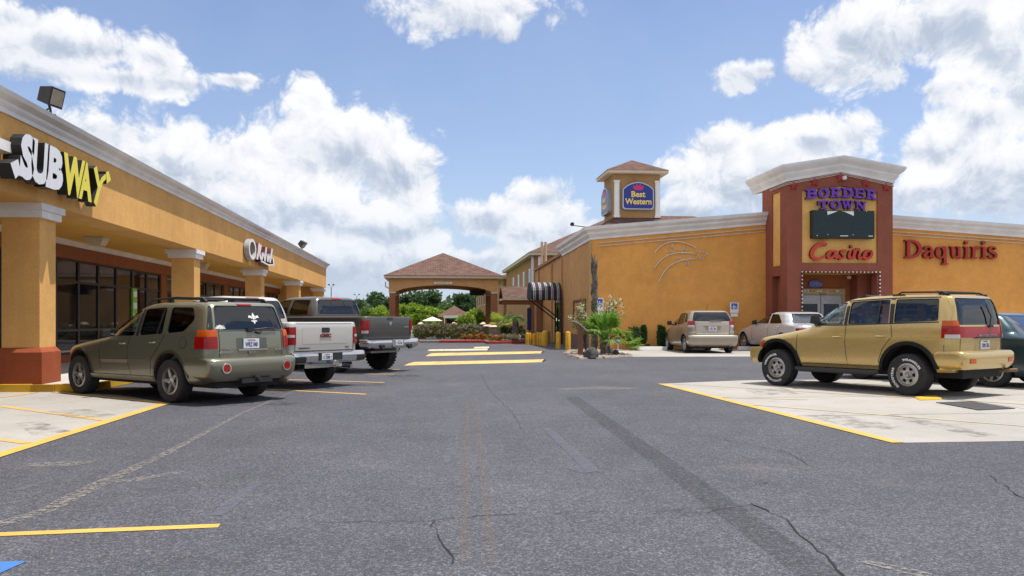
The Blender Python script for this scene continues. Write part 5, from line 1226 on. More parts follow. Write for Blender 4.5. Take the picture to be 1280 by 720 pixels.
class Car:
    def __init__(s, body, paintm, root): s.b, s.p, s.r = body, paintm, root
    def side(s, sg, off): return lambda x, z, d: (x, sg * (s.b.side(x, z) + off - d), z)
    def rear(s, off): return lambda y, z, d: (s.b.rear(y, z) - off + d, y, z)
    def front(s, off): return lambda y, z, d: (s.b.front(y, z) + off - d, y, z)
    def shell(s, arches, ar, az, wins=(), rearwin=None, frontwin=None, cav=None, name='body', inner=.50, b=None):
        b = b or s.b
        o = b.mesh().build(name, [s.p, M['under']], s.r, True)
        for x in arches:
            for sg in (-1, 1):
                c = MB(); c.lathe([(ar, 0), (ar, .9)] if sg > 0 else [(ar, -.9), (ar, 0)], (x, sg * inner, az), 'y', 40); boolean(o, tmp(c))
        if cav:
            boolean(o, tmp(b.mesh(-.055, cav[0], cav[1])))
            xm = (b.at(cav[1])[0] + b.at(cav[1])[1]) / 2
            for w in wins:
                c = MB(); c.prism(w, (0, -2, 0), (1, 0, 0), (0, 0, 1), (0, 1, 0), 4); boolean(o, tmp(c, 1))
            if rearwin: c = MB(); c.prism(rearwin, (xm, 0, 0), (0, 1, 0), (0, 0, 1), (-1, 0, 0), 4); boolean(o, tmp(c, 1))
            if frontwin: c = MB(); c.prism(frontwin, (xm, 0, 0), (0, 1, 0), (0, 0, 1), (1, 0, 0), 4); boolean(o, tmp(c, 1))
        me = o.data
        if not me.materials: me.materials.append(s.p); me.materials.append(M['under'])
        me.shade_smooth(); me.set_sharp_from_angle(angle=R(32)); s.body = o
        return o
    def win(s, poly, mat, sides=(1, -1), rear=False, front=False, gasket=True):
        g = grow(poly, .012)
        if rear: return patch('rear_window', g, s.rear(-.014), mat, s.r, .006)
        if front: return patch('windscreen', g, s.front(-.014), mat, s.r, .006)
        for sg in sides:
            o = patch('window', g, s.side(sg, -.016), mat, s.r, .006)
    def seam(s, pts, sg=1, w=.013, mat=None, name='door_seam', parent=None, off=.0015, rear=False):
        L, Q = ribbon(pts, w); P = [tuple(p) for p in L] + [tuple(p) for p in Q[::-1]]
        return patch(name, P, s.rear(off) if rear else s.side(sg, off), mat or M['dark'], parent or s.r, .004, .1)
    def piece(s, name, x0, x1, y0, y1, z0, z1, mat, off=.008, parent=None, b=None):
        bb = b or s.b
        o = bb.mesh(off, max(bb.z0, z0 - .05), min(bb.z1, z1 + .05)).build(name, [mat], parent or s.r, True)
        boolean(o, tmp(MB().box(x0, x1, y0, y1, z0, z1), 0), 'INTERSECT')
        me = o.data
        if not me.materials: me.materials.append(mat)
        for p in me.polygons: p.material_index = 0
        me.shade_smooth(); me.set_sharp_from_angle(angle=R(32)); return o
    def plate(s, y, z, txt, w=.31, h=.16, x=None, ink='plateb', small='LOUISIANA'):
        x = (s.b.rear(y, z) if x is None else x) - .014
        o = MB().box(x - .006, x + .012, y - w / 2, y + w / 2, z - h / 2, z + h / 2).build('license_plate', M['plate'], s.r, True, bevel=.003)
        text('lettering', txt, (x - .0065, y, z - .012), (0, -1, 0), (0, 0, 1), (-1, 0, 0), w * .78, h * .46, .003, M[ink], o, .02, 0, True)
        text('lettering', small, (x - .0065, y, z + h * .36), (0, -1, 0), (0, 0, 1), (-1, 0, 0), w * .5, h * .12, .003, M['signred'], o, .0, 0, True)
    def wheels(s, xs, yo, r, w, rim, n, rimmat, style='spoke', letters=False, lugs=False):
        wh = MB(); wh.lathe([(rim * .98, -w * .3), (rim * .98, -w * .22), (.05, -w * .20)], (0, 0, 0), 'y', 24)
        wh = wh.build('wheel', M['under'], s.r, True)
        h = w / 2
        t = MB(); t.lathe([(rim, -h * .8), (r * .84, -h), (r * .95, -h * .96), (r * .995, -h * .8), (r, -h * .3), (r, h * .3), (r * .995, h * .8), (r * .95, h * .96), (r * .84, h), (rim, h * .8)], (0, 0, 0), 'y', 48, True)
        if lugs:
            for k in range(30):
                a = 2 * math.pi * k / 30; c, q = math.cos(a), math.sin(a)
                for y0, y1, da in ((-h * .95, -h * .1, 0), (h * .1, h * .95, .10)):
                    P = []
                    for rr in (r * .985, r * 1.028):
                        for yy in (y0, y1):
                            for dd in (-.055, .055):
                                P.append((math.sin(a + da + dd) * rr, yy, math.cos(a + da + dd) * rr))
                    t.hull([P[0], P[1], P[3], P[2]], [P[4], P[5], P[7], P[6]])
        else:
            for yy in (-.45, 0, .45):
                t.lathe([(r * .985, h * yy - .006), (r * 1.004, h * yy - .028), (r * 1.004, h * yy + .028 - .056 + .028)], (0, 0, 0), 'y', 48)
        t.build('tyre', M['rubber'], wh, True, smooth=40)
        m = MB(); yf = h * .72
        m.lathe([(rim + .006, yf + .012), (rim - .018, yf + .02), (rim - .03, yf - .03), (rim - .035, -h * .3), (rim + .004, -h * .3)], (0, 0, 0), 'y', 40, True)
        if style == 'spoke':
            for k in range(n):
                a = 2 * math.pi * k / n + .3; d = Vector((math.sin(a), 0, math.cos(a))); q = Vector((math.cos(a), 0, -math.sin(a)))
                w0, w1 = rim * .20, rim * .155; A = d * rim * .18; B = d * (rim - .02)
                m.hull([A + q * w0 + Vector((0, yf - .07, 0)), A - q * w0 + Vector((0, yf - .07, 0)), B - q * w1 + Vector((0, yf - .06, 0)), B + q * w1 + Vector((0, yf - .06, 0))], [A + q * w0 * .8 + Vector((0, yf - .015, 0)), A - q * w0 * .8 + Vector((0, yf - .015, 0)), B - q * w1 * .7 + Vector((0, yf + .0, 0)), B + q * w1 * .7 + Vector((0, yf + .0, 0))])
        else:   # disc with round holes
            nn = n * 8; r0, r1 = rim * .30, rim - .02
            rr_ = [r0, rim * .44, rim * .72, r1]; rings = []
            for j, q in enumerate(rr_):
                rings.append([m.bm.verts.new((math.sin(2 * math.pi * k / nn) * q, yf - (.01, .0, .0, .012)[j], math.cos(2 * math.pi * k / nn) * q)) for k in range(nn)])
            for j in range(3):
                for k in range(nn):
                    if j == 1 and k % 8 in (2, 3, 4, 5): continue
                    m._f([rings[j][k], rings[j][(k + 1) % nn], rings[j + 1][(k + 1) % nn], rings[j + 1][k]])
        m.lathe([(rim * .32, yf - .06), (rim * .31, yf - .012), (rim * .2, yf + .012), (rim * .17, yf + .03), (.01, yf + .034)], (0, 0, 0), 'y', 24)
        ro = m.build('rim', rimmat, wh, True, smooth=35)
        if letters:
            Rm = (r * .84 + rim) / 2 + .012
            for word, base in (('WRANGLER', 25), ('GOODYEAR', 255)):
                L = MB()
                def wp(a, b_): 
                    an = R(base) + a / Rm; rr = Rm + b_; return (rr * math.sin(an), rr * math.cos(an))
                place_bm(L, text_bm(word, .02, 0, .05, 1.05), (0, h * .955, 0), (-1, 0, 0), (0, 0, 1), (0, 1, 0), Rm * R(84), .042, .010, wp)
                L.build('lettering', [M['whitep'], M['whitep']], wh, True)
        wh.location = (xs[0], yo, r)
        for x, sg in ((xs[0], -1), (xs[1], 1), (xs[1], -1)):
            c = copy_tree(wh, s.r); c.location = (x, sg * yo, r); c.rotation_euler = (0, 1.1, 0 if sg > 0 else math.pi)
    def seats(s, xs, z, w=.5, mat=None):
        for x in xs:
            for y in ((-.36, .36)):
                mb = MB(); mb.hull([(x - .25, y - w / 2, z), (x + .25, y - w / 2, z), (x + .25, y + w / 2, z), (x - .25, y + w / 2, z)], [(x - .25, y - w / 2, z + .15), (x + .25, y - w / 2, z + .15), (x + .25, y + w / 2, z + .15), (x - .25, y + w / 2, z + .15)])
                mb.hull([(x - .30, y - w / 2, z + .14), (x - .16, y - w / 2, z + .14), (x - .16, y + w / 2, z + .14), (x - .30, y + w / 2, z + .14)], [(x - .42, y - w / 2 + .06, z + .62), (x - .30, y - w / 2 + .06, z + .62), (x - .30, y + w / 2 - .06, z + .62), (x - .42, y + w / 2 - .06, z + .62)])
                mb.hull([(x - .43, y - .13, z + .65), (x - .33, y - .13, z + .65), (x - .33, y + .13, z + .65), (x - .43, y + .13, z + .65)], [(x - .45, y - .11, z + .82), (x - .36, y - .11, z + .82), (x - .36, y + .11, z + .82), (x - .45, y + .11, z + .82)])
                mb.build('seat', mat or M['seat'], s.r, True, bevel=.03)
    def steering(s, x, z, y=.37):
        mb = MB(); P = [Vector((x + .10 * math.cos(R(a)) * 0 - .07 * math.sin(R(a)), y + .18 * math.cos(R(a)), z + .17 * math.sin(R(a)))) for a in range(0, 361, 20)]
        mb.tube(P, .016, 6); mb.tube([(x, y - .17, z), (x, y + .17, z)], .02, 6); mb.tube([(x, y, z), (x + .3, y, z - .15)], .03, 6); mb.build('steering_wheel', M['black'], s.r, True)
        mb = MB(); mb.hull([(x + .18, -.7, z - .35), (x + .7, -.7, z - .35), (x + .7, .7, z - .35), (x + .18, .7, z - .35)], [(x + .22, -.7, z - .02), (x + .75, -.66, z - .04), (x + .75, .66, z - .04), (x + .22, .7, z - .02)]); mb.build('dashboard', M['black'], s.r, True, bevel=.03)
    def mirror(s, x, z, mat, sides=(1, -1), sz=(.10, .13, .17)):
        for sg in sides:
            y = s.b.side(x, z) * sg; a, b, c = sz
            mb = MB(); mb.hull([(x - a * .6, y + sg * .06, z - c * .4), (x + a, y + sg * .08, z - c * .3), (x + a * .8, y + sg * (.08 + b), z - c * .3), (x - a * .6, y + sg * (.06 + b * 1.4), z - c * .4)], [(x - a * .6, y + sg * .06, z + c * .6), (x + a * .6, y + sg * .08, z + c * .45), (x + a * .5, y + sg * (.08 + b), z + c * .4), (x - a * .6, y + sg * (.06 + b * 1.3), z + c * .5)])
            mb.tube([(x, y - sg * .05, z - c * .2), (x, y + sg * .10, z - c * .1)], .03, 6)
            o = mb.build('mirror', mat, s.r, True, bevel=.015)
    def handle(s, x, z, sides=(1, -1), mat=None, w=.15):
        for sg in sides:
            y = s.b.side(x, z); mb = MB(); mb.tube([(x - w / 2, sg * (y - .01), z), (x - w / 2 + .02, sg * (y + .025), z), (x + w / 2 - .02, sg * (y + .025), z), (x + w / 2, sg * (y - .01), z)], .013, 6); mb.build('door_handle', mat or s.p, s.r, True)
    def flare(s, xc, zc, r0, r1, a0, a1, mat, off=.03, thick=.06, name='wheel_flare'):
        P = [(xc + r1 * math.cos(R(a0 + (a1 - a0) * i / 20)), zc + r1 * math.sin(R(a0 + (a1 - a0) * i / 20))) for i in range(21)] + [(xc + r0 * math.cos(R(a1 + (a0 - a1) * i / 20)), zc + r0 * math.sin(R(a1 + (a0 - a1) * i / 20))) for i in range(21)]
        for sg in (1, -1): patch(name, P, s.side(sg, off), mat, s.r, thick, .08)
    def floor(s, x0, x1, w, z0, z1):
        MB().box(x0, x1, -w, w, z0, z1).build('underbody', M['under'], s.r, True)
    def axle(s, xs, z, tr):
        for i, x in enumerate(xs):
            mb = MB(); mb.tube([(x, -tr, z), (x, tr, z)], .05, 8)
            if i == 0: mb.lathe([(.06, -.1), (.14, -.06), (.14, .06), (.06, .1)], (x, .1, z), 'y', 12)
            mb.build('axle', M['under'], s.r, True)
def text_rear(c, s_, y, z, w, h, mat, off=.012, parent=None, b=None, bold=.0, shear=0):
    x = (b or c.b).rear(y, z) - off
    return text('lettering', s_, (x + off - .003, y, z), (0, -1, 0), (0, 0, 1), (-1, 0, 0), w, h, off, M[mat] if isinstance(mat, str) else mat, parent or c.r, bold, shear, True)

# ---- green SUV ------------------------------------------------------------------------
PG = paint('grey_green_paint', (.215, .212, .150), .6, .30)
b = Body([(.32, -.80, 3.38, .80), (.36, -.86, 3.44, .835), (.44, -.93, 3.50, .855), (.60, -.98, 3.52, .872), (.74, -.98, 3.50, .880), (.82, -.98, 3.46, .878), (.88, -.98, 3.34, .872), (.94, -.975, 2.98, .868), (1.00, -.97, 2.55, .862), (1.05, -.965, 2.20, .855), (1.13, -.955, 2.02, .842), (1.20, -.935, 1.88, .825), (1.35, -.885, 1.62, .785), (1.48, -.835, 1.36, .75), (1.57, -.795, 1.12, .72), (1.615, -.75, .94, .69), (1.64, -.66, .70, .64), (1.652, -.45, .40, .52)], 11, 6)
root = thing('parked_suv', 'dusty grey green SUV with roof rack parked nose to the first arcade column', 'SUV', (-3.70, 14.82, 0), None, R(139.8))
c = Car(b, PG, root)
w1 = rpoly([(1.86, 1.07), (1.46, 1.40), (1.10, 1.525), (1.00, 1.53), (1.05, 1.085)], .05); w2 = rpoly([(.90, 1.09), (.86, 1.535), (.26, 1.56), (.24, 1.125)], .05); w3 = rpoly([(.12, 1.13), (.12, 1.56), (-.46, 1.55), (-.56, 1.36), (-.34, 1.165)], .06)
rw = rpoly([(.665, 1.19), (.60, 1.585), (-.60, 1.585), (-.665, 1.19)], .05); fw = rpoly([(.62, 1.14), (.52, 1.52), (-.52, 1.52), (-.62, 1.14)], .05)
c.shell((0, 2.81), .445, .37, (w1, w2, w3), rw, fw, (.80, 1.60))
c.win(w1, M['glassc']); c.win(w2, M['glassd']); c.win(w3, M['glassd']); c.win(rw, M['glassr'], rear=True); c.win(fw, M['glassm'], front=True)
patch('window_divider', [(.43, 1.10), (.35, 1.55), (.31, 1.55), (.39, 1.10)], c.side(1, -.008), M['black'], root, .01); patch('window_divider', [(.43, 1.10), (.35, 1.55), (.31, 1.55), (.39, 1.10)], c.side(-1, -.008), M['black'], root, .01)
for sg in (1, -1):
    patch('pillar_trim', [(.995, 1.08), (.955, 1.54), (.88, 1.54), (.915, 1.08)], c.side(sg, .003), M['black'], root, .006)
    patch('pillar_trim', rpoly([(sg * .70, 1.19), (sg * .635, 1.59), (sg * .675, 1.57), (sg * .775, 1.20)], .02), c.rear(.004), M['dark'], root, .01)
    c.seam([(1.16, 1.07), (1.22, .85), (1.20, .60), (1.14, .42)], sg); c.seam([(2.02, 1.06), (2.10, .80), (2.08, .50)], sg); c.seam([(.16, 1.12), (.30, .92), (.52, .70), (.56, .44)], sg)
    patch('side_moulding', rpoly([(2.02, .61), (2.02, .67), (1.19, .68), (1.19, .62)], .015), c.side(sg, .016), paint('moulding_champagne', (.30, .26, .19), .4, .4), root, .02); patch('side_moulding', rpoly([(1.17, .62), (1.17, .68), (.66, .70), (.60, .64)], .015), c.side(sg, .016), PG, root, .02)
    patch('sill_trim', rpoly([(2.42, .33), (2.42, .40), (.48, .41), (.44, .33)], .015), c.side(sg, .02), PG, root, .04)
    t_ = c.piece('tail_light', -1.2, -.66, min(sg * .655, sg * 1.2), max(sg * .655, sg * 1.2), .89, 1.08, M['red'], .012); c.piece('signal_lens', -1.2, -.70, min(sg * .655, sg * 1.2), max(sg * .655, sg * 1.2), 1.082, 1.19, M['amber'], .012, t_)
    c.flare(0, .37, .445, .485, 5, 175, PG, .012, .04); c.flare(2.81, .37, .445, .485, 5, 175, PG, .012, .04)
patch('fuel_door', [(-.36 + .085 * math.cos(R(a)), .985 + .085 * math.sin(R(a))) for a in range(0, 360, 20)], c.side(1, .004), PG, root, .01); c.seam([(-.36 + .092 * math.cos(R(a)), .985 + .092 * math.sin(R(a))) for a in range(0, 361, 15)], 1, .008)
c.handle(1.36, .945); c.handle(.48, .975)
c.mirror(1.80, 1.11, M['black'], (1, -1), (.08, .11, .14))
bb = Body([(.37, -1.03, -.32, .78), (.42, -1.08, -.32, .83), (.52, -1.115, -.32, .872), (.66, -1.12, -.32, .888), (.72, -1.09, -.32, .886), (.745, -1.04, -.34, .875)], 7, 12)
o = bb.mesh().build('rear_bumper', [PG, M['under']], root, True)
for sg in (1, -1):
    q = MB(); q.lathe([(.47, 0), (.47, .9)] if sg > 0 else [(.47, -.9), (.47, 0)], (0, sg * .5, .37), 'y', 32); boolean(o, tmp(q))
    fx_ = bb.rear(sg * .60, .585)
    q = MB(); q.lathe([(.085, -.012), (.085, .02), (.07, -.002)], (fx_ - .01, sg * .60, .585), 'x', 20); q = q.build('fog_light', M['chrome'], root, True); MB().lathe([(.064, -.016), (.064, .02)], (fx_ - .012, sg * .60, .585), 'x', 20).build('lens', M['red'], q, True)
if not o.data.materials: o.data.materials.append(PG); o.data.materials.append(M['under'])
o.data.shade_smooth(); o.data.set_sharp_from_angle(angle=R(35))
c.seam([(.62, .76), (.62, 1.17)], rear=True); c.seam([(-.62, .76), (-.62, 1.17)], rear=True); c.seam([(-.70, 1.175), (.70, 1.175)], rear=True, w=.014)
patch('plate_recess', rpoly([(.30, .855), (.30, 1.06), (-.30, 1.06), (-.30, .855)], .02), c.rear(.003), paint('recess_green', (.10, .105, .08), .5, .4), root, .01)
patch('plate_garnish', rpoly([(.27, .855), (.27, .875), (-.30, .875), (-.30, .855)], .008), c.rear(.014), M['brass'], root, .012); patch('gate_handle', rpoly([(.08, .80), (.08, .84), (-.08, .84), (-.08, .80)], .01), c.rear(.02), PG, root, .03)
c.plate(.02, .965, 'WRZ 040')
text_rear(c, 'GMC', -.60 + .06, .855, .15, .04, 'brass', .008, bold=.03); text_rear(c, 'ENVOY', .50, .835, .26, .04, 'brass', .008, bold=.02, shear=.2); text_rear(c, 'GMC', .50, .89, .14, .03, 'brass', .008)
text_rear(c, 'HD', .57, 1.235, .15, .06, 'whitep', .004); patch('sticker', [(.67 - .0, 1.215), (.57, 1.275), (.47, 1.215), (.57, 1.2)], c.rear(-.006), M['whitep'], root, .003)
for pts in ([(0, 1.475), (.032, 1.41), (0, 1.345), (-.032, 1.41)], [(-.02, 1.36), (-.05, 1.42), (-.095, 1.425), (-.105, 1.385), (-.07, 1.39)], [(.02, 1.36), (.05, 1.42), (.095, 1.425), (.105, 1.385), (.07, 1.39)], [(-.055, 1.343), (.055, 1.343), (.055, 1.325), (-.055, 1.325)], [(-.022, 1.323), (.022, 1.323), (0, 1.28)]): patch('fleur_sticker', [(p[0] - .12, p[1]) for p in pts], c.rear(-.007), M['whitep'], root, .003)
mb = MB(); xw = b.rear(0, 1.2); mb.tube([(xw - .03, .0, 1.19), (xw - .04, -.3, 1.215), (b.rear(-.5, 1.2) - .03, -.52, 1.20)], .012, 6); mb.box(xw - .05, xw + .01, -.05, .08, 1.165, 1.215); mb.tube([(xw - .03, -.08, 1.16), (xw - .05, -.16, 1.13), (xw - .04, -.20, 1.19)], .014, 6); mb.build('rear_wiper', M['black'], root, True)
c.piece('brake_light', -1.2, -.6, -.14, .14, 1.596, 1.622, M['red'], .012)
mb = MB()
for sg in (1, -1): mb.tube([(-.62, sg * .60, 1.64), (-.52, sg * .60, 1.70), (.2, sg * .60, 1.725), (.9, sg * .58, 1.70), (1.05, sg * .57, 1.62)], .018, 6); mb.box(-.56, -.46, sg * .60 - .02, sg * .60 + .02, 1.62, 1.69); mb.box(.3, .38, sg * .60 - .02, sg * .60 + .02, 1.62, 1.715)
for x in (-.35, .55): mb.tube([(x, -.6, 1.715), (x, .6, 1.715)], .016, 6)
mb.build('roof_rack', M['black'], root, True)
c.floor(-.95, 3.2, .66, .26, .50); c.axle((0, 2.81), .36, .75)
mb = MB(); mb.box(-1.13, -.75, -.05, .05, .36, .43); mb.box(-1.12, -.9, -.30, .30, .33, .40); mb.lathe([(.035, -.06), (.045, .04)], (-1.12, 0, .40), 'x', 10); mb.build('tow_hitch', M['black'], root, True)
mb = MB(); mb.tube([(.2, -.45, .33), (-.5, -.45, .34), (-1.0, -.62, .34), (-1.08, -.66, .33)], .035, 8); mb.lathe([(.1, -.3), (.13, -.25), (.13, .25), (.1, .3)], (-.55, -.4, .36), 'x', 12); mb.build('exhaust', M['exh'], root, True)
c.seats((1.0,), .62, .5, M['seatl']); c.seats((.15,), .62, .56); c.steering(1.45, 1.05)
c.wheels((0, 2.81), .765, .355, .235, .215, 5, M['alloy'])

# ---- gold SUV -------------------------------------------------------------------------
PM = paint('gold_paint', (.56, .40, .150), .55, .27, .03, (.30, .22, .12), .10)
b = Body([(.44, -.76, 3.24, .84), (.50, -.80, 3.34, .875), (.60, -.83, 3.40, .895), (.78, -.84, 3.42, .907), (.92, -.84, 3.40, .908), (.98, -.84, 3.32, .905), (1.04, -.84, 3.02, .898), (1.10, -.838, 2.68, .890), (1.16, -.836, 2.36, .884), (1.21, -.832, 2.20, .878), (1.30, -.82, 2.06, .862), (1.45, -.795, 1.86, .832), (1.60, -.76, 1.62, .795), (1.70, -.725, 1.42, .765), (1.76, -.685, 1.22, .73), (1.79, -.62, .95, .67), (1.803, -.40, .55, .52)], 12, 7)
cx_, cy_ = 8.40 + .925 * .871, 14.20 + .925 * .491
root = thing('parked_suv', 'gold SUV with black wheel flares and white lettered tyres on the concrete pad', 'SUV', (cx_, cy_, 0), None, R(119.4))
c = Car(b, PM, root)
w1 = rpoly([(2.02, 1.255), (1.70, 1.57), (1.48, 1.665), (1.28, 1.69), (1.30, 1.265)], .035); w2 = rpoly([(1.20, 1.27), (1.18, 1.695), (.40, 1.725), (.38, 1.29)], .035); w3 = rpoly([(.28, 1.295), (.28, 1.725), (-.50, 1.725), (-.53, 1.335)], .04)
rw = rpoly([(.74, 1.265), (.655, 1.735), (-.655, 1.735), (-.74, 1.265)], .06); fw = rpoly([(.70, 1.28), (.60, 1.68), (-.60, 1.68), (-.70, 1.28)], .05)
c.shell((0, 2.80), .50, .42, (w1, w2, w3), rw, fw, (.95, 1.745))
c.win(w1, M['glassc']); c.win(w2, M['glassm']); c.win(w3, M['glassd']); c.win(rw, M['glassr'], rear=True); c.win(fw, M['glassc'], front=True)
for sg in (1, -1):
    for P in ([(1.28, 1.26), (1.26, 1.70), (1.19, 1.70), (1.215, 1.265)], [(.365, 1.28), (.385, 1.735), (.30, 1.735), (.29, 1.285)], [(.62, 1.285), (.60, 1.72), (.57, 1.72), (.585, 1.285)]): patch('pillar_trim', P, c.side(sg, .002), M['black'], root, .012)
    c.seam([(2.05, 1.245), (1.30, 1.252), (-.54, 1.315)], sg, .02, M['black'], 'window_gasket'); c.seam([(2.06, 1.25), (1.72, 1.60), (1.49, 1.69), (1.25, 1.715), (.3, 1.75), (-.52, 1.75)], sg, .022, M['black'], 'window_gasket')
    c.seam([(2.24, 1.24), (2.32, 1.0), (2.32, .62), (2.28, .50)], sg); c.seam([(1.24, 1.25), (1.24, .9), (1.20, .50)], sg); c.seam([(.33, 1.28), (.30, 1.05), (.48, .82), (.56, .60), (.58, .50)], sg); c.seam([(2.3, .50), (.56, .505)], sg, .008)
    c.seam([(3.30, .90), (2.3, .985), (-.62, 1.05)], sg, .014, simple('gold_stripe', (.42, .30, .07), .4), 'pinstripe')
    c.seam([(-.64, .62), (-.64, .92)], sg, .008)
    patch('fuel_door', rpoly([(.12, 1.02), (.12, 1.19), (-.06, 1.19), (-.06, 1.02)], .02), c.side(sg, .003), PM, root, .008) if sg > 0 else None
    c.flare(0, .42, .49, .555, 0, 172, M['black'], .028, .06); c.flare(2.80, .42, .49, .555, 8, 180, M['black'], .028, .06)
    t_ = c.piece('tail_light', -1.2, -.60, min(sg * .72, sg * 1.2), max(sg * .72, sg * 1.2), 1.04, 1.25, M['red'], .014); c.piece('signal_lens', -1.2, -.60, min(sg * .72, sg * 1.2), max(sg * .72, sg * 1.2), 1.252, 1.34, M['amber'], .014, t_); c.piece('reverse_lens', -1.2, -.66, min(sg * .735, sg * 1.2), max(sg * .735, sg * 1.2), 1.035, 1.10, M['clear'], .020, t_)
    c.piece('side_marker', 3.18, 3.5, min(sg * .6, sg * 1.2), max(sg * .6, sg * 1.2), .80, .93, M['amber'], .012)
    patch('pillar_panel', rpoly([(sg * .775, 1.25), (sg * .69, 1.76), (sg * .735, 1.72), (sg * .835, 1.25)], .02), c.rear(.012), PM, root, .02)
    MB().tube([(2.30, sg * .93, .40), (2.2, sg * .97, .38), (.62, sg * .97, .385), (.54, sg * .93, .40)], [.04, .05, .05, .04], 8).build('side_step', M['black'], root, True)
c.handle(1.42, 1.03, mat=paint('handle_gold', (.55, .44, .22), .5, .3), w=.19); c.handle(.52, 1.055, mat=paint('handle_gold', (.55, .44, .22), .5, .3), w=.19)
c.mirror(1.94, 1.35, M['black'], sz=(.10, .13, .21))
patch('light_bar', rpoly([(.78, 1.045), (.78, 1.235), (-.78, 1.235), (-.78, 1.045)], .01), c.rear(.012), M['red'], root, .02)
MB().box(b.rear(0, 1.04) - .05, b.rear(0, 1.04) + .01, -.62, .22, 1.03, 1.05).build('gate_garnish', M['black'], root, True)
text_rear(c, 'MONTERO SPORT', -.20, 1.075, .62, .035, 'brass', .02, bold=.01)
c.plate(-.10, .915, 'OPA 761'); c.seam([(.72, .72), (.70, 1.03)], rear=True); c.seam([(-.72, .72), (-.70, 1.03)], rear=True)
patch('plate_recess', rpoly([(.20, .81), (.24, 1.02), (-.44, 1.02), (-.40, .81)], .03), c.rear(.002), PM, root, .008)
mb = MB(); xw = b.rear(-.25, 1.27); mb.tube([(xw - .02, -.30, 1.245), (b.rear(-.3, 1.4) - .035, -.34, 1.42), (b.rear(-.3, 1.6) - .03, -.26, 1.62)], .012, 6); mb.box(xw - .05, xw + .02, -.36, -.24, 1.22, 1.265); mb.build('rear_wiper', M['black'], root, True)
bb = Body([(.50, -.96, -.40, .84), (.54, -1.00, -.40, .88), (.64, -1.03, -.40, .912), (.74, -1.03, -.42, .917), (.79, -1.0, -.46, .912), (.81, -.96, -.5, .90)], 8, 12)
def bumper(bb, pm, xs, ar, az, name='rear_bumper'):
    o = bb.mesh().build(name, [pm, M['under']], root, True)
    for x in xs:
        for sg in (1, -1): q = MB(); q.lathe([(ar, 0), (ar, .9)] if sg > 0 else [(ar, -.9), (ar, 0)], (x, sg * .5, az), 'y', 32); boolean(o, tmp(q))
    if not o.data.materials: o.data.materials.append(pm); o.data.materials.append(M['under'])
    o.data.shade_smooth(); o.data.set_sharp_from_angle(angle=R(35)); return o
bumper(bb, PM, (0,), .5, .42)
for sg in (1, -1): x = bb.rear(sg * .66, .64); c.piece('reflector', -1.2, -.6, sg * .66 - .09, sg * .66 + .09, .61, .69, M['amber'], .010, b=bb)
fb = Body([(.46, 3.1, 3.52, .84), (.52, 3.1, 3.56, .90), (.70, 3.1, 3.57, .915), (.78, 3.1, 3.54, .91)], 12, 5)
bumper(fb, PM, (2.80,), .5, .42, 'front_bumper')
mb = MB()
for sg in (1, -1): mb.tube([(-.60, sg * .64, 1.785), (-.50, sg * .64, 1.84), (.25, sg * .64, 1.855), (.35, sg * .64, 1.80)], .017, 6); mb.tube([(.55, sg * .64, 1.79), (1.15, sg * .62, 1.77)], .014, 6); mb.box(-.62, -.44, sg * .64 - .025, sg * .64 + .025, 1.765, 1.815); mb.box(.2, .42, sg * .64 - .025, sg * .64 + .025, 1.78, 1.82)
for x in (-.40, .98): mb.tube([(x, -.64, 1.85 if x < 0 else 1.81), (x, .64, 1.85 if x < 0 else 1.81)], .016, 6)
mb.tube([(.98, .64, 1.81), (1.15, .62, 1.76)], .016, 6); mb.tube([(.98, -.64, 1.81), (1.15, -.62, 1.76)], .016, 6)
mb.build('roof_rack', M['black'], root, True)
c.floor(-.85, 3.2, .66, .34, .60); c.axle((0, 2.8), .38, .80)
mb = MB(); mb.tube([(.4, -.3, .40), (-.6, -.5, .40), (-.85, -.62, .44), (-1.12, -.70, .46)], .032, 8); mb.build('exhaust', M['exh'], root, True)
c.seats((1.30,), .80, .40, M['seatl']); c.seats((.62,), .80, .26, M['seatl']); c.steering(1.62, 1.22)
c.wheels((0, 2.80), .80, .375, .265, .20, 6, M['alloy'], 'disc', True)

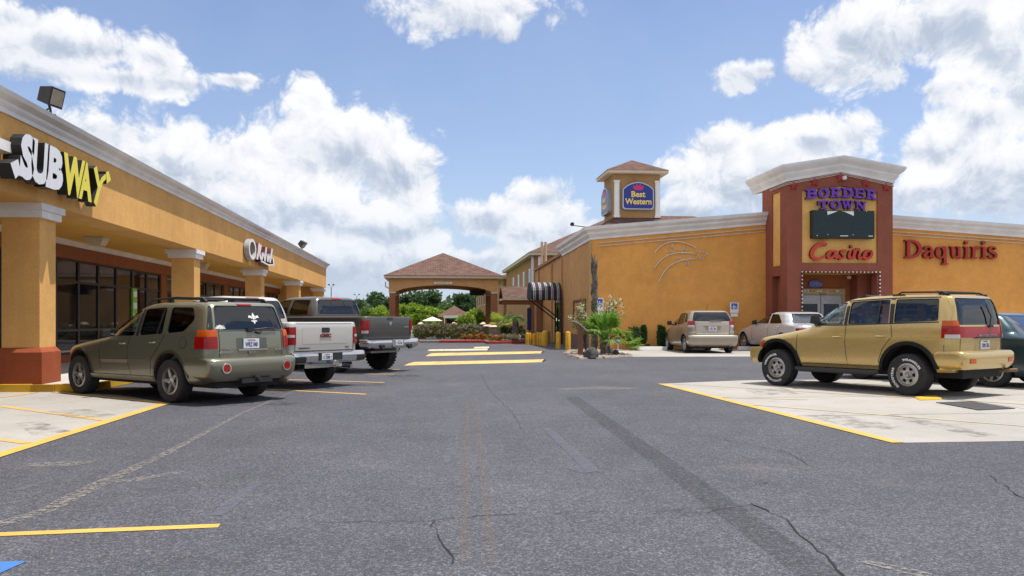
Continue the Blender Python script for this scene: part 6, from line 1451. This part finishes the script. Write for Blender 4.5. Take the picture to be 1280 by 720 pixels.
# ---- pickups --------------------------------------------------------------------------
def pickup(name, label, loc, rot, pm, dims, sc=1.0):
    zt_, zb_, W, xr, wb, rz, tr, tw_, ramlike = dims      # bed rail height, sill height, half width, gate x, wheelbase, roof height, tyre radius/width
    b = Body([(zb_, xr + .25, wb + .7, W - .10), (zb_ + .05, xr + .1, wb + .85, W - .03), (zb_ + .18, xr + .02, wb + .95, W), (zt_ - .32, xr, wb + .95, W), (zt_ - .18, xr, wb + .92, W - .005), (zt_ - .06, xr + .005, wb + .80, W - .012), (zt_ - .02, xr + .015, wb + .60, W - .022), (zt_, xr + .035, wb + .30, W - .045)], 16, 6)
    root = thing(name, label, 'pickup truck', loc, None, rot, sc)
    c = Car(b, pm, root); c.shell((0, wb), tr * 1.27, tr + .04)
    bed = 1.0 if not ramlike else .72
    cab = Body([(zt_ - .05, bed, wb - .35, W - .03), (zt_ + .03, bed + .0, wb - .48, W - .05), (zt_ + .2, bed + .03, wb - .75, W - .10), (rz - .16, bed + .09, wb - 1.2, W - .19), (rz - .07, bed + .14, wb - 1.45, W - .24), (rz - .02, bed + .22, wb - 1.7, W - .31), (rz, bed + .45, wb - 2.1, W - .45)], 10, 7)
    boolean(c.body, tmp(MB().box(xr + .09, bed - .06, -(W - .14), W - .14, zt_ - .48, zt_ + .3)))
    c.body.data.shade_smooth(); c.body.data.set_sharp_from_angle(angle=R(32))
    k = Car(cab, pm, root); h0, h1 = zt_ + .05, rz - .10
    sw = [rpoly([(bed + .28, h0), (bed + .32, h1), (bed + .95, h1 + .01), (bed + .98, h0)], .05), rpoly([(bed + 1.08, h0), (bed + 1.06, h1 + .01), (wb - 1.42, h1), (wb - .78, h0)], .05)]
    rw = rpoly([(W - .20, h0 + .02), (W - .30, h1 + .01), (-(W - .30), h1 + .01), (-(W - .20), h0 + .02)], .05); fw = rpoly([(W - .22, h0 + .03), (W - .34, h1 - .02), (-(W - .34), h1 - .02), (-(W - .22), h0 + .03)], .05)
    k.shell((), 0, 0, sw, rw, fw, (zt_ - .02, rz - .05), name='cab', b=cab)
    k.win(sw[0], M['glassd']); k.win(sw[1], M['glassd']); k.win(rw, M['glassr'], rear=True); k.win(fw, M['glassm'], front=True)
    k.piece('brake_light', bed - .2, bed + .4, -.16, .16, rz - .065, rz - .022, M['red'], .014)
    for q in (-.26, .26): k.seam([(q, h0 + .02), (q * .9, h1)], w=.02, rear=True, off=-.009, name='window_frame')
    for sg in (1, -1):
        k2 = 1; c.seam([(bed - .03, zb_ + .1), (bed - .03, zt_ - .02)], sg, .016); c.seam([(bed + 1.03, zb_ + .1), (bed + 1.03, zt_ - .03)], sg); c.flare(0, tr + .04, tr * 1.26, tr * 1.26 + .05, 0, 180, pm, .012, .04); 
        if sg > 0: c.flare(wb, tr + .04, tr * 1.26, tr * 1.26 + .05, 0, 180, pm, .012, .04)
    gz0, gz1 = zt_ - .57, zt_ - .015
    c.seam([(W - .19, gz0), (W - .19, gz1)], rear=True, w=.014); c.seam([(-W + .19, gz0), (-W + .19, gz1)], rear=True, w=.014); c.seam([(W - .19, gz0), (-W + .19, gz0)], rear=True, w=.02)
    for sg in (1, -1):
        y0, y1 = sorted((sg * (W - .20), sg * (W + .1)))
        t_ = c.piece('tail_light', xr - .1, xr + .14, y0, y1, zt_ - .44, zt_ - .10, M['red'], .014)
        c.piece('reverse_lens', xr - .1, xr + .10, y0 + .03, y1 - .1 if sg > 0 else y1 - .03, zt_ - .43 if ramlike else zt_ - .30, zt_ - .36 if ramlike else zt_ - .25, M['clear'], .020, t_)
        c.handle(bed + .4, zt_ - .17, (sg,)); k.mirror(wb - .75, zt_ + .14, M['black'], (sg,), (.12, .18, .26))
    return root, c, b, bed
PW = paint('silver_white_paint', (.60, .575, .53), .35, .33, .05, (.35, .30, .24), .18)
root, c, b, bed = pickup('parked_pickup', 'pale silver white pickup truck with chrome bumper parked between green SUV and grey pickup', (-2.93, 17.75, 0), R(140.5), PW, (1.31, .52, .97, -1.05, 3.64, 1.86, .38, .265, False))
patch('gate_panel', rpoly([(.60, .88), (.60, 1.20), (-.60, 1.20), (-.60, .88)], .02), c.rear(.003), PW, root, .008)
patch('gate_handle', rpoly([(.10, 1.10), (.10, 1.20), (-.10, 1.20), (-.10, 1.10)], .02), c.rear(.016), M['black'], root, .02); patch('lip_trim', rpoly([(.74, 1.285), (.74, 1.305), (-.74, 1.305), (-.74, 1.285)], .006), c.rear(.010), PW, root, .02)
text_rear(c, 'GMC', 0, 1.04, .30, .075, simple('badge_red', (.20, .02, .02), .3), .014, bold=.03); text_rear(c, 'SIERRA', .55, .80, .30, .03, 'navytxt', .008); text_rear(c, 'SLE', -.60, .80, .10, .03, 'navytxt', .008)
bb = Body([(.50, -1.20, -.9, .90), (.54, -1.24, -.9, .95), (.64, -1.25, -.9, .97), (.70, -1.24, -.9, .965), (.725, -1.20, -.9, .95)], 9, 12)
bumper(bb, M['chrome'], (), 0, 0)
MB().box(-1.262, -1.20, -.26, .36, .555, .705).build('bumper_recess', M['black'], root, True)
c.plate(.16, .63, 'C 5280 1', .28, .13, -1.252)
for sg in (1, -1): q = Body([(.52, -1.22, -.95, .93), (.60, -1.25, -.95, .965)], 9, 12); c.piece('corner_step', -1.4, -.9, min(sg * .68, sg * 1.2), max(sg * .68, sg * 1.2), .525, .64, M['black'], .006, b=bb)
c.floor(-.9, 4.3, .6, .38, .62); c.axle((0, 3.64), .40, .85)
mb = MB(); mb.box(-1.32, -.8, -.04, .04, .42, .49); mb.lathe([(.055, -.02), (.07, .02)], (-1.36, 0, .50), 'x', 10); mb.box(-1.0, -.9, -.5, .5, .40, .48); mb.tube([(-.8, -.55, .42), (-1.15, -.62, .40)], .045, 8); mb.build('tow_hitch', M['chrome'], root, True)
c.wheels((0, 3.64), .82, .38, .265, .24, 6, M['alloy'])
PR = paint('grey_brown_paint', (.100, .092, .082), .55, .34, .1, (.17, .145, .11), .4)
root, c, b, bed = pickup('parked_pickup', 'dark grey lifted pickup truck with knobbly tyres and chrome bumper farthest along the arcade', (-1.93, 22.70, 0), R(140.5), PR, (1.44, .72, .98, -1.10, 3.60, 1.98, .46, .33, True))
patch('gate_panel', rpoly([(.74, 1.14), (.74, 1.40), (-.74, 1.40), (-.74, 1.14)], .03), c.rear(.004), PR, root, .008)
q = c.seam([(-.05, 1.30), (-.02, 1.24), (.0, 1.20), (.02, 1.24), (.05, 1.30), (.0, 1.27), (-.05, 1.30)], w=.025, mat=M['brass'], name='ram_emblem', rear=True, off=.012)
patch('gate_handle', rpoly([(.10, 1.36), (.10, 1.41), (-.10, 1.41), (-.10, 1.36)], .015), c.rear(.014), M['black'], root, .02); text_rear(c, '2500', -.62, 1.17, .18, .04, 'brass', .01, bold=.02)
bb = Body([(.62, -1.24, -.9, .88), (.66, -1.29, -.9, .95), (.76, -1.31, -.9, .985), (.83, -1.30, -.9, .98), (.86, -1.25, -.9, .96)], 8, 12)
bumper(bb, M['chrome'], (), 0, 0)
MB().box(-1.318, -1.22, -.30, .14, .68, .85).build('bumper_recess', M['alloy'], root, True); c.plate(-.10, .765, 'C 761 402', .28, .13, -1.312)
mb = MB(); 
for sg in (1, -1): mb.lathe([(.065, -.04), (.07, .03), (.05, .02)], (-1.315, sg * .52, .665), 'x', 14)
mb.build('exhaust_tip', M['black'], root, True)
c.floor(-.9, 4.3, .6, .55, .80); c.axle((0, 3.6), .47, .85)
mb = MB(); mb.box(-1.36, -.8, -.04, .04, .56, .63); mb.box(-.9, -.7, -.5, .5, .50, .60); mb.build('tow_hitch', M['steel'], root, True)
c.wheels((0, 3.60), .83, .455, .32, .235, 8, M['dark'], lugs=True)

# ---- tan hatchback --------------------------------------------------------------------
PT_ = paint('tan_silver_paint', (.40, .345, .275), .6, .32)
b = Body([(.22, -.58, 3.20, .78), (.28, -.66, 3.32, .83), (.40, -.72, 3.40, .875), (.58, -.73, 3.40, .885), (.66, -.70, 3.34, .885), (.74, -.66, 3.22, .882), (.82, -.65, 2.95, .878), (.90, -.64, 2.60, .872), (.98, -.63, 2.36, .862), (1.10, -.60, 2.05, .835), (1.22, -.53, 1.72, .79), (1.36, -.43, 1.34, .735), (1.45, -.34, 1.02, .69), (1.50, -.22, .70, .63), (1.52, .05, .4, .5)], 7, 5)
root = thing('parked_hatchback', 'tan silver hatchback parked nose to the amber casino wall', 'hatchback', (11.32, 33.75, 0), None, R(87.5), 1.15)
c = Car(b, PT_, root)
w1 = rpoly([(2.0, 1.00), (1.42, 1.32), (1.05, 1.42), (1.0, 1.0)], .05); w2 = rpoly([(.92, 1.0), (.97, 1.42), (.25, 1.43), (.05, 1.05)], .05); w3 = rpoly([(-.02, 1.07), (.16, 1.41), (-.02, 1.40), (-.30, 1.12)], .04)
rw = rpoly([(.70, 1.13), (.585, 1.455), (-.585, 1.455), (-.70, 1.13)], .06); fw = rpoly([(.6, 1.08), (.5, 1.42), (-.5, 1.42), (-.6, 1.08)], .05)
c.shell((0, 2.6), .38, .31, (w1, w2, w3), rw, fw, (.72, 1.47))
for w_ in (w1, w2, w3): c.win(w_, M['glassd'])
c.win(rw, M['glassr'], rear=True); c.win(fw, M['glassm'], front=True)
for sg in (1, -1):
    t_ = c.piece('tail_light', -1, -.36, min(sg * .62, sg * 1), max(sg * .62, sg * 1), 1.0, 1.14, M['red'], .014); c.piece('reverse_lens', -1, -.42, min(sg * .645, sg * 1), max(sg * .645, sg * 1), .92, .998, M['clear'], .014, t_)
    c.seam([(.95, 1.0), (.93, .7), (.90, .34)], sg); c.seam([(2.0, .98), (2.08, .6), (2.02, .36)], sg); c.seam([(.10, 1.0), (.30, .75), (.42, .45)], sg)
    c.piece('bumper_corner', -1, -.30, min(sg * .60, sg * 1), max(sg * .60, sg * 1), .70, .80, PT_, .02)
c.handle(1.1, .92); c.handle(.2, .95); c.mirror(1.85, 1.05, M['black'])
bb = Body([(.26, -.72, -.35, .80), (.32, -.78, -.35, .85), (.45, -.80, -.35, .89), (.58, -.80, -.35, .893), (.64, -.76, -.35, .885)], 6, 12); bumper(bb, PT_, (0,), .385, .31)
c.seam([(.60, .66), (.62, 1.11)], rear=True); c.seam([(-.60, .66), (-.62, 1.11)], rear=True); c.seam([(.6, .655), (-.6, .655)], rear=True, w=.02)
patch('gate_garnish', rpoly([(.34, .965), (.30, 1.005), (-.30, 1.005), (-.34, .965)], .015), c.rear(.03), PT_, root, .04); patch('plate_recess', rpoly([(.24, .80), (.30, .955), (-.30, .955), (-.24, .80)], .02), c.rear(.002), paint('recess_tan', (.27, .235, .19), .5, .4), root, .008)
o_ = c.plate(0, .875, 'TEC 386', .30, .15); text_rear(c, 'T', 0, 1.035, .07, .045, 'brass', .01)
mb = MB(); mb.tube([(.15, 0, 1.50), (-.05, 0, 1.74)], .006, 5); mb.build('antenna', M['black'], root, True)
mb = MB(); xw = b.rear(0, 1.14); mb.tube([(xw - .02, .1, 1.14), (xw - .01, -.35, 1.17)], .012, 6); mb.build('rear_wiper', M['black'], root, True)
c.floor(-.6, 3.1, .62, .18, .40); c.seats((1.0, .2), .50); c.wheels((0, 2.6), .76, .31, .20, .20, 7, M['alloy'])

# ---- silver sedan and dark teal sedan ---------------------------------------------------
def sedan(label, loc, rot, pm, sc, plate_txt, redround=False, nm='parked_sedan'):
    b = Body([(.22, -.85, 3.30, .78), (.28, -.98, 3.42, .83), (.40, -1.06, 3.50, .875), (.58, -1.08, 3.50, .89), (.70, -1.07, 3.40, .888), (.78, -1.06, 3.18, .884), (.86, -1.03, 2.75, .876), (.92, -.98, 2.42, .868), (.96, -.62, 2.20, .858), (1.0, -.42, 2.06, .846), (1.10, -.33, 1.82, .81), (1.22, -.21, 1.50, .755), (1.33, -.08, 1.16, .70), (1.38, .06, .92, .65), (1.40, .35, .75, .55)], 7, 5)
    root = thing(nm, label, 'sedan', loc, None, rot, sc); c = Car(b, pm, root)
    w1 = rpoly([(1.88, .99), (1.40, 1.22), (1.05, 1.325), (.92, 1.33), (.90, .99)], .05); w2 = rpoly([(.82, .99), (.85, 1.33), (.42, 1.315), (.10, 1.08), (.05, .995)], .06)
    rw = rpoly([(.68, 1.0), (.56, 1.335), (-.56, 1.335), (-.68, 1.0)], .05); fw = rpoly([(.68, 1.0), (.56, 1.32), (-.56, 1.32), (-.68, 1.0)], .05)
    c.shell((0, 2.7), .38, .31, (w1, w2), rw, fw, (.66, 1.355))
    c.win(w1, M['glassm']); c.win(w2, M['glassd']); c.win(rw, M['glassb'], rear=True); c.win(fw, M['glassm'], front=True)
    for sg in (1, -1):
        c.piece('tail_light', -1.3, -.80, min(sg * .50, sg * 1), max(sg * .50, sg * 1), .68, .84, M['red'], .014)
        c.seam([(.87, .98), (.90, .6), (.86, .34)], sg); c.seam([(1.96, .96), (2.05, .6), (1.98, .36)], sg); c.seam([(.05, .98), (.25, .75), (.40, .45)], sg)
    c.handle(1.05, .86); c.handle(.25, .88); c.mirror(1.78, 1.02, M['black'] if nm == 'parked_sedan' else pm)
    c.plate(0, .62, plate_txt, .30, .15); c.seam([(.7, .88), (.55, .60), (-.55, .60), (-.7, .88)], rear=True)
    c.floor(-.9, 3.2, .62, .18, .40); c.seats((1.05, .62), .40); c.wheels((0, 2.7), .76, .31, .20, .20, 7, M['alloy'])
    return c
sedan('silver grey sedan by the casino entrance, half hidden behind the gold SUV', (15.60, 34.05, 0), R(98), paint('silver_paint', (.62, .63, .66), .35, .28), 1.21, 'WXT 118')
sedan('dark teal sedan at the right edge, mostly hidden behind the gold SUV', (11.98, 16.30, 0), R(119), paint('teal_paint', (.028, .060, .075), .55, .3), 1.08, 'RLV 520')
# ------------------------------------------------------------------ sky, sun, camera
SUN = Vector((.29, .02, 1.0)).normalized()
elev = math.asin(SUN.z); az = math.atan2(SUN.x, SUN.y)
w = bpy.data.worlds.new('World'); scene.world = w; w.use_nodes = True
nt = w.node_tree; nt.nodes.clear(); n = N(nt)
out = n('ShaderNodeOutputWorld'); bg = n('ShaderNodeBackground')
SKY = .10
sky = n('ShaderNodeTexSky', sky_type='NISHITA', sun_disc=False, sun_elevation=elev, sun_rotation=az, altitude=20, air_density=1.0, dust_density=.8, ozone_density=1.4)
d = n('ShaderNodeTexCoord').outputs['Generated']
sp = n('ShaderNodeSeparateXYZ', ins={'Vector': d}); X, Y, Z = sp.outputs
A = n.math('ARCTAN2', X, Y); E = n.math('ARCSINE', Z)
def ae(px, py):
    r = ray(px, py); return math.atan2(r.x, r.y), math.asin(r.normalized().z)
BL = [  # cumulus masses: px, py, half width, half height
    (250, 215, 130, 60), (420, 190, 120, 80), (395, 130, 40, 42), (490, 215, 75, 75), (350, 270, 190, 60), (470, 290, 130, 45), (130, 165, 70, 40), (400, 330, 240, 38),
    (675, 255, 55, 45), (610, 275, 70, 38), (690, 300, 90, 50), (585, 330, 170, 34), (700, 330, 120, 30),
    (600, 15, 130, 38), (635, 40, 40, 26), (90, 60, 110, 42), (190, 75, 45, 38), (20, 25, 70, 28), (160, 100, 150, 26), (228, 125, 14, 12), (290, 100, 60, 16),
    (1080, 50, 105, 55), (1030, 85, 55, 32), (925, 93, 44, 30), (950, 88, 36, 22), (1190, 30, 120, 50), (1270, 60, 60, 80), (1200, 110, 60, 28),
    (905, 185, 55, 36), (1010, 180, 80, 38), (960, 225, 130, 45), (1190, 190, 60, 40), (1230, 150, 60, 45), (1250, 220, 100, 50), (850, 265, 70, 25), (1170, 240, 70, 30), (1290, 120, 50, 60)]
D = None; DU = None
for i, (px, py, rx, ry) in enumerate(BL):
    a0, e0 = ae(px, py); ra, re = rx / F * .98, ry / F * .98
    qx = n.math('POWER', n.math('MULTIPLY', n.math('SUBTRACT', A, a0), 1 / ra), 2.0)
    ez = n.math('MULTIPLY', n.math('SUBTRACT', E, e0), 1 / re)
    k = 1.0 - .55 * (1 - min(1, min(rx, ry) / 48))
    v = n.math('SUBTRACT', k, n.math('SQRT', n.math('ADD', qx, n.math('POWER', ez, 2.0))))
    u = n.math('SUBTRACT', k, n.math('SQRT', n.math('ADD', qx, n.math('POWER', n.math('SUBTRACT', ez, .6), 2.0))))
    D = v if D is None else n.math('SMOOTH_MAX', D, v, .30)
    DU = u if DU is None else n.math('SMOOTH_MAX', DU, u, .30)
base = n('ShaderNodeMapRange', interpolation_type='SMOOTHSTEP', ins={'Value': n.math('SUBTRACT', D, DU), 'From Min': -.30, 'From Max': .55}).outputs[0]
# added cumulus over the sky out of view, thickened to brighten the shaded walls
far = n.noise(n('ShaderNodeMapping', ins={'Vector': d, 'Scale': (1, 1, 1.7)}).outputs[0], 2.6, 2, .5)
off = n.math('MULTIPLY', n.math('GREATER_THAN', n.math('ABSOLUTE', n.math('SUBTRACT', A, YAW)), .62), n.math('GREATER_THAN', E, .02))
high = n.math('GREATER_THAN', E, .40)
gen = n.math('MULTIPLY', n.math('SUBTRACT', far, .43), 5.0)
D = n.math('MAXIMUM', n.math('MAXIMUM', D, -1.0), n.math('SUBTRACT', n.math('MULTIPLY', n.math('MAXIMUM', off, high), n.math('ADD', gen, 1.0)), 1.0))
ae2 = n('ShaderNodeCombineXYZ', ins={0: n.math('MULTIPLY', A, n.math('COSINE', n.math('MULTIPLY', E, .8))), 1: E}).outputs[0]
def noise2(vec, sc, det, rough, out=0):
    return n('ShaderNodeTexNoise', noise_dimensions='2D', ins={'Vector': vec, 'Scale': sc, 'Detail': det, 'Roughness': rough}).outputs[out]
def fbm(vec, det):
    a = noise2(vec, 8, 2, .5); b = noise2(vec, 30, 5, .6)
    v1 = n('ShaderNodeTexVoronoi', voronoi_dimensions='2D', feature='SMOOTH_F1', ins={'Vector': vec, 'Scale': 17.0, 'Detail': det, 'Roughness': .62, 'Lacunarity': 2.4, 'Smoothness': .25})
    v1.normalize = True
    q = n.math('SUBTRACT', .30, v1.outputs['Distance'])
    return n.math('ADD', n.math('ADD', n.math('MULTIPLY', n.math('SUBTRACT', a, .5), 1.0), n.math('MULTIPLY', n.math('SUBTRACT', b, .5), .55)), n.math('MULTIPLY', q, 1.55))
wv = n('ShaderNodeVectorMath', operation='SCALE', ins={0: n('ShaderNodeVectorMath', operation='SUBTRACT', ins={0: noise2(ae2, 14, 2, .5, 1), 1: (.5, .5, .5)}).outputs[0], 'Scale': .035}).outputs[0]
dw = n('ShaderNodeVectorMath', operation='ADD', ins={0: ae2, 1: wv}).outputs[0]
f0 = fbm(dw, 3)
dl = n('ShaderNodeVectorMath', operation='ADD', ins={0: dw, 1: (.008, .016, 0)}).outputs[0]
g0 = f0; g1 = fbm(dl, 3)
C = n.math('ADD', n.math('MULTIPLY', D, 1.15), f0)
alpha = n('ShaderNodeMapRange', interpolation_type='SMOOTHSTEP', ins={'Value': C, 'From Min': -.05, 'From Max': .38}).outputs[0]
core = n('ShaderNodeMapRange', interpolation_type='SMOOTHSTEP', ins={'Value': C, 'From Min': .30, 'From Max': 1.1}).outputs[0]
lit = n('ShaderNodeMapRange', ins={'Value': n.math('SUBTRACT', g0, g1), 'From Min': -.30, 'From Max': .26}).outputs[0]
lowd = n('ShaderNodeMapRange', ins={'Value': E, 'From Min': .02, 'From Max': .24}).outputs[0]
shade = n.math('ADD', n.math('MULTIPLY', lit, .55), n.math('SUBTRACT', n.math('MULTIPLY', lowd, .16), n.math('MULTIPLY', base, .62)))
shade = n.math('ADD', shade, .50, clamp=True)
CW = 1 / SKY
ccol = n.ramp(shade, [(.0, (.47, .545, .67)), (.35, (.64, .695, .79)), (.62, (.83, .855, .905)), (1.0, (.97, .97, .985))])
ccol = n('ShaderNodeVectorMath', operation='SCALE', ins={0: ccol, 'Scale': .72 * CW}).outputs[0]
skyc = n('ShaderNodeVectorMath', operation='MULTIPLY', ins={0: sky.outputs[0], 1: (1.02, .99, 1.07)}).outputs[0]
hz = n('ShaderNodeMapRange', interpolation_type='SMOOTHSTEP', ins={'Value': E, 'From Min': -.02, 'From Max': .22, 'To Min': .75, 'To Max': .0}).outputs[0]
hazec = tuple(v * CW for v in (.37, .455, .60))
thin = n.math('MULTIPLY', n.ramp(n.noise(d, 3.5, 5, .6), [(.35, .14), (.75, 1.0)]), .30)
s2 = n.mix(n.math('MAXIMUM', hz, thin), skyc, hazec)
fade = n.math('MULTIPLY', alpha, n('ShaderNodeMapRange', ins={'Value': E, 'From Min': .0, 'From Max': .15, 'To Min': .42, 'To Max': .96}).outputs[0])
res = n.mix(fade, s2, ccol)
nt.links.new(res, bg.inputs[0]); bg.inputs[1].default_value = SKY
nt.links.new(bg.outputs[0], out.inputs[0])
w.cycles.sampling_method = 'MANUAL'; w.cycles.sample_map_resolution = 512
L = bpy.data.lights.new('sun', 'SUN'); L.energy = 3.6; L.angle = R(.53); L.color = (1, .955, .88)
o = bpy.data.objects.new('sun', L); COL.objects.link(o); o.rotation_euler = (-SUN).to_track_quat('-Z', 'Y').to_euler(); o.location = (0, 0, 60)
cam = bpy.data.cameras.new('camera'); cam.sensor_width = 36; cam.lens = 36 * F / 1280; cam.shift_y = (HOR - 360) / 1280; cam.clip_end = 3000; cam.clip_start = .1
o = bpy.data.objects.new('camera', cam); COL.objects.link(o); o.location = (0, 0, EYE); o.rotation_euler = (R(90), 0, -YAW)
scene.camera = o
vs = scene.view_settings; vs.view_transform = 'Standard'; vs.look = 'None'; vs.exposure = 0.54; vs.gamma = 1; vs.use_curve_mapping = False
scene.render.resolution_x, scene.render.resolution_y = 1024, 576
cy = scene.cycles; cy.max_bounces = 8; cy.transparent_max_bounces = 16; cy.caustics_reflective = False; cy.caustics_refractive = False; cy.sample_clamp_indirect = 6
cy.use_denoising = True
bpy.context.view_layer.update()
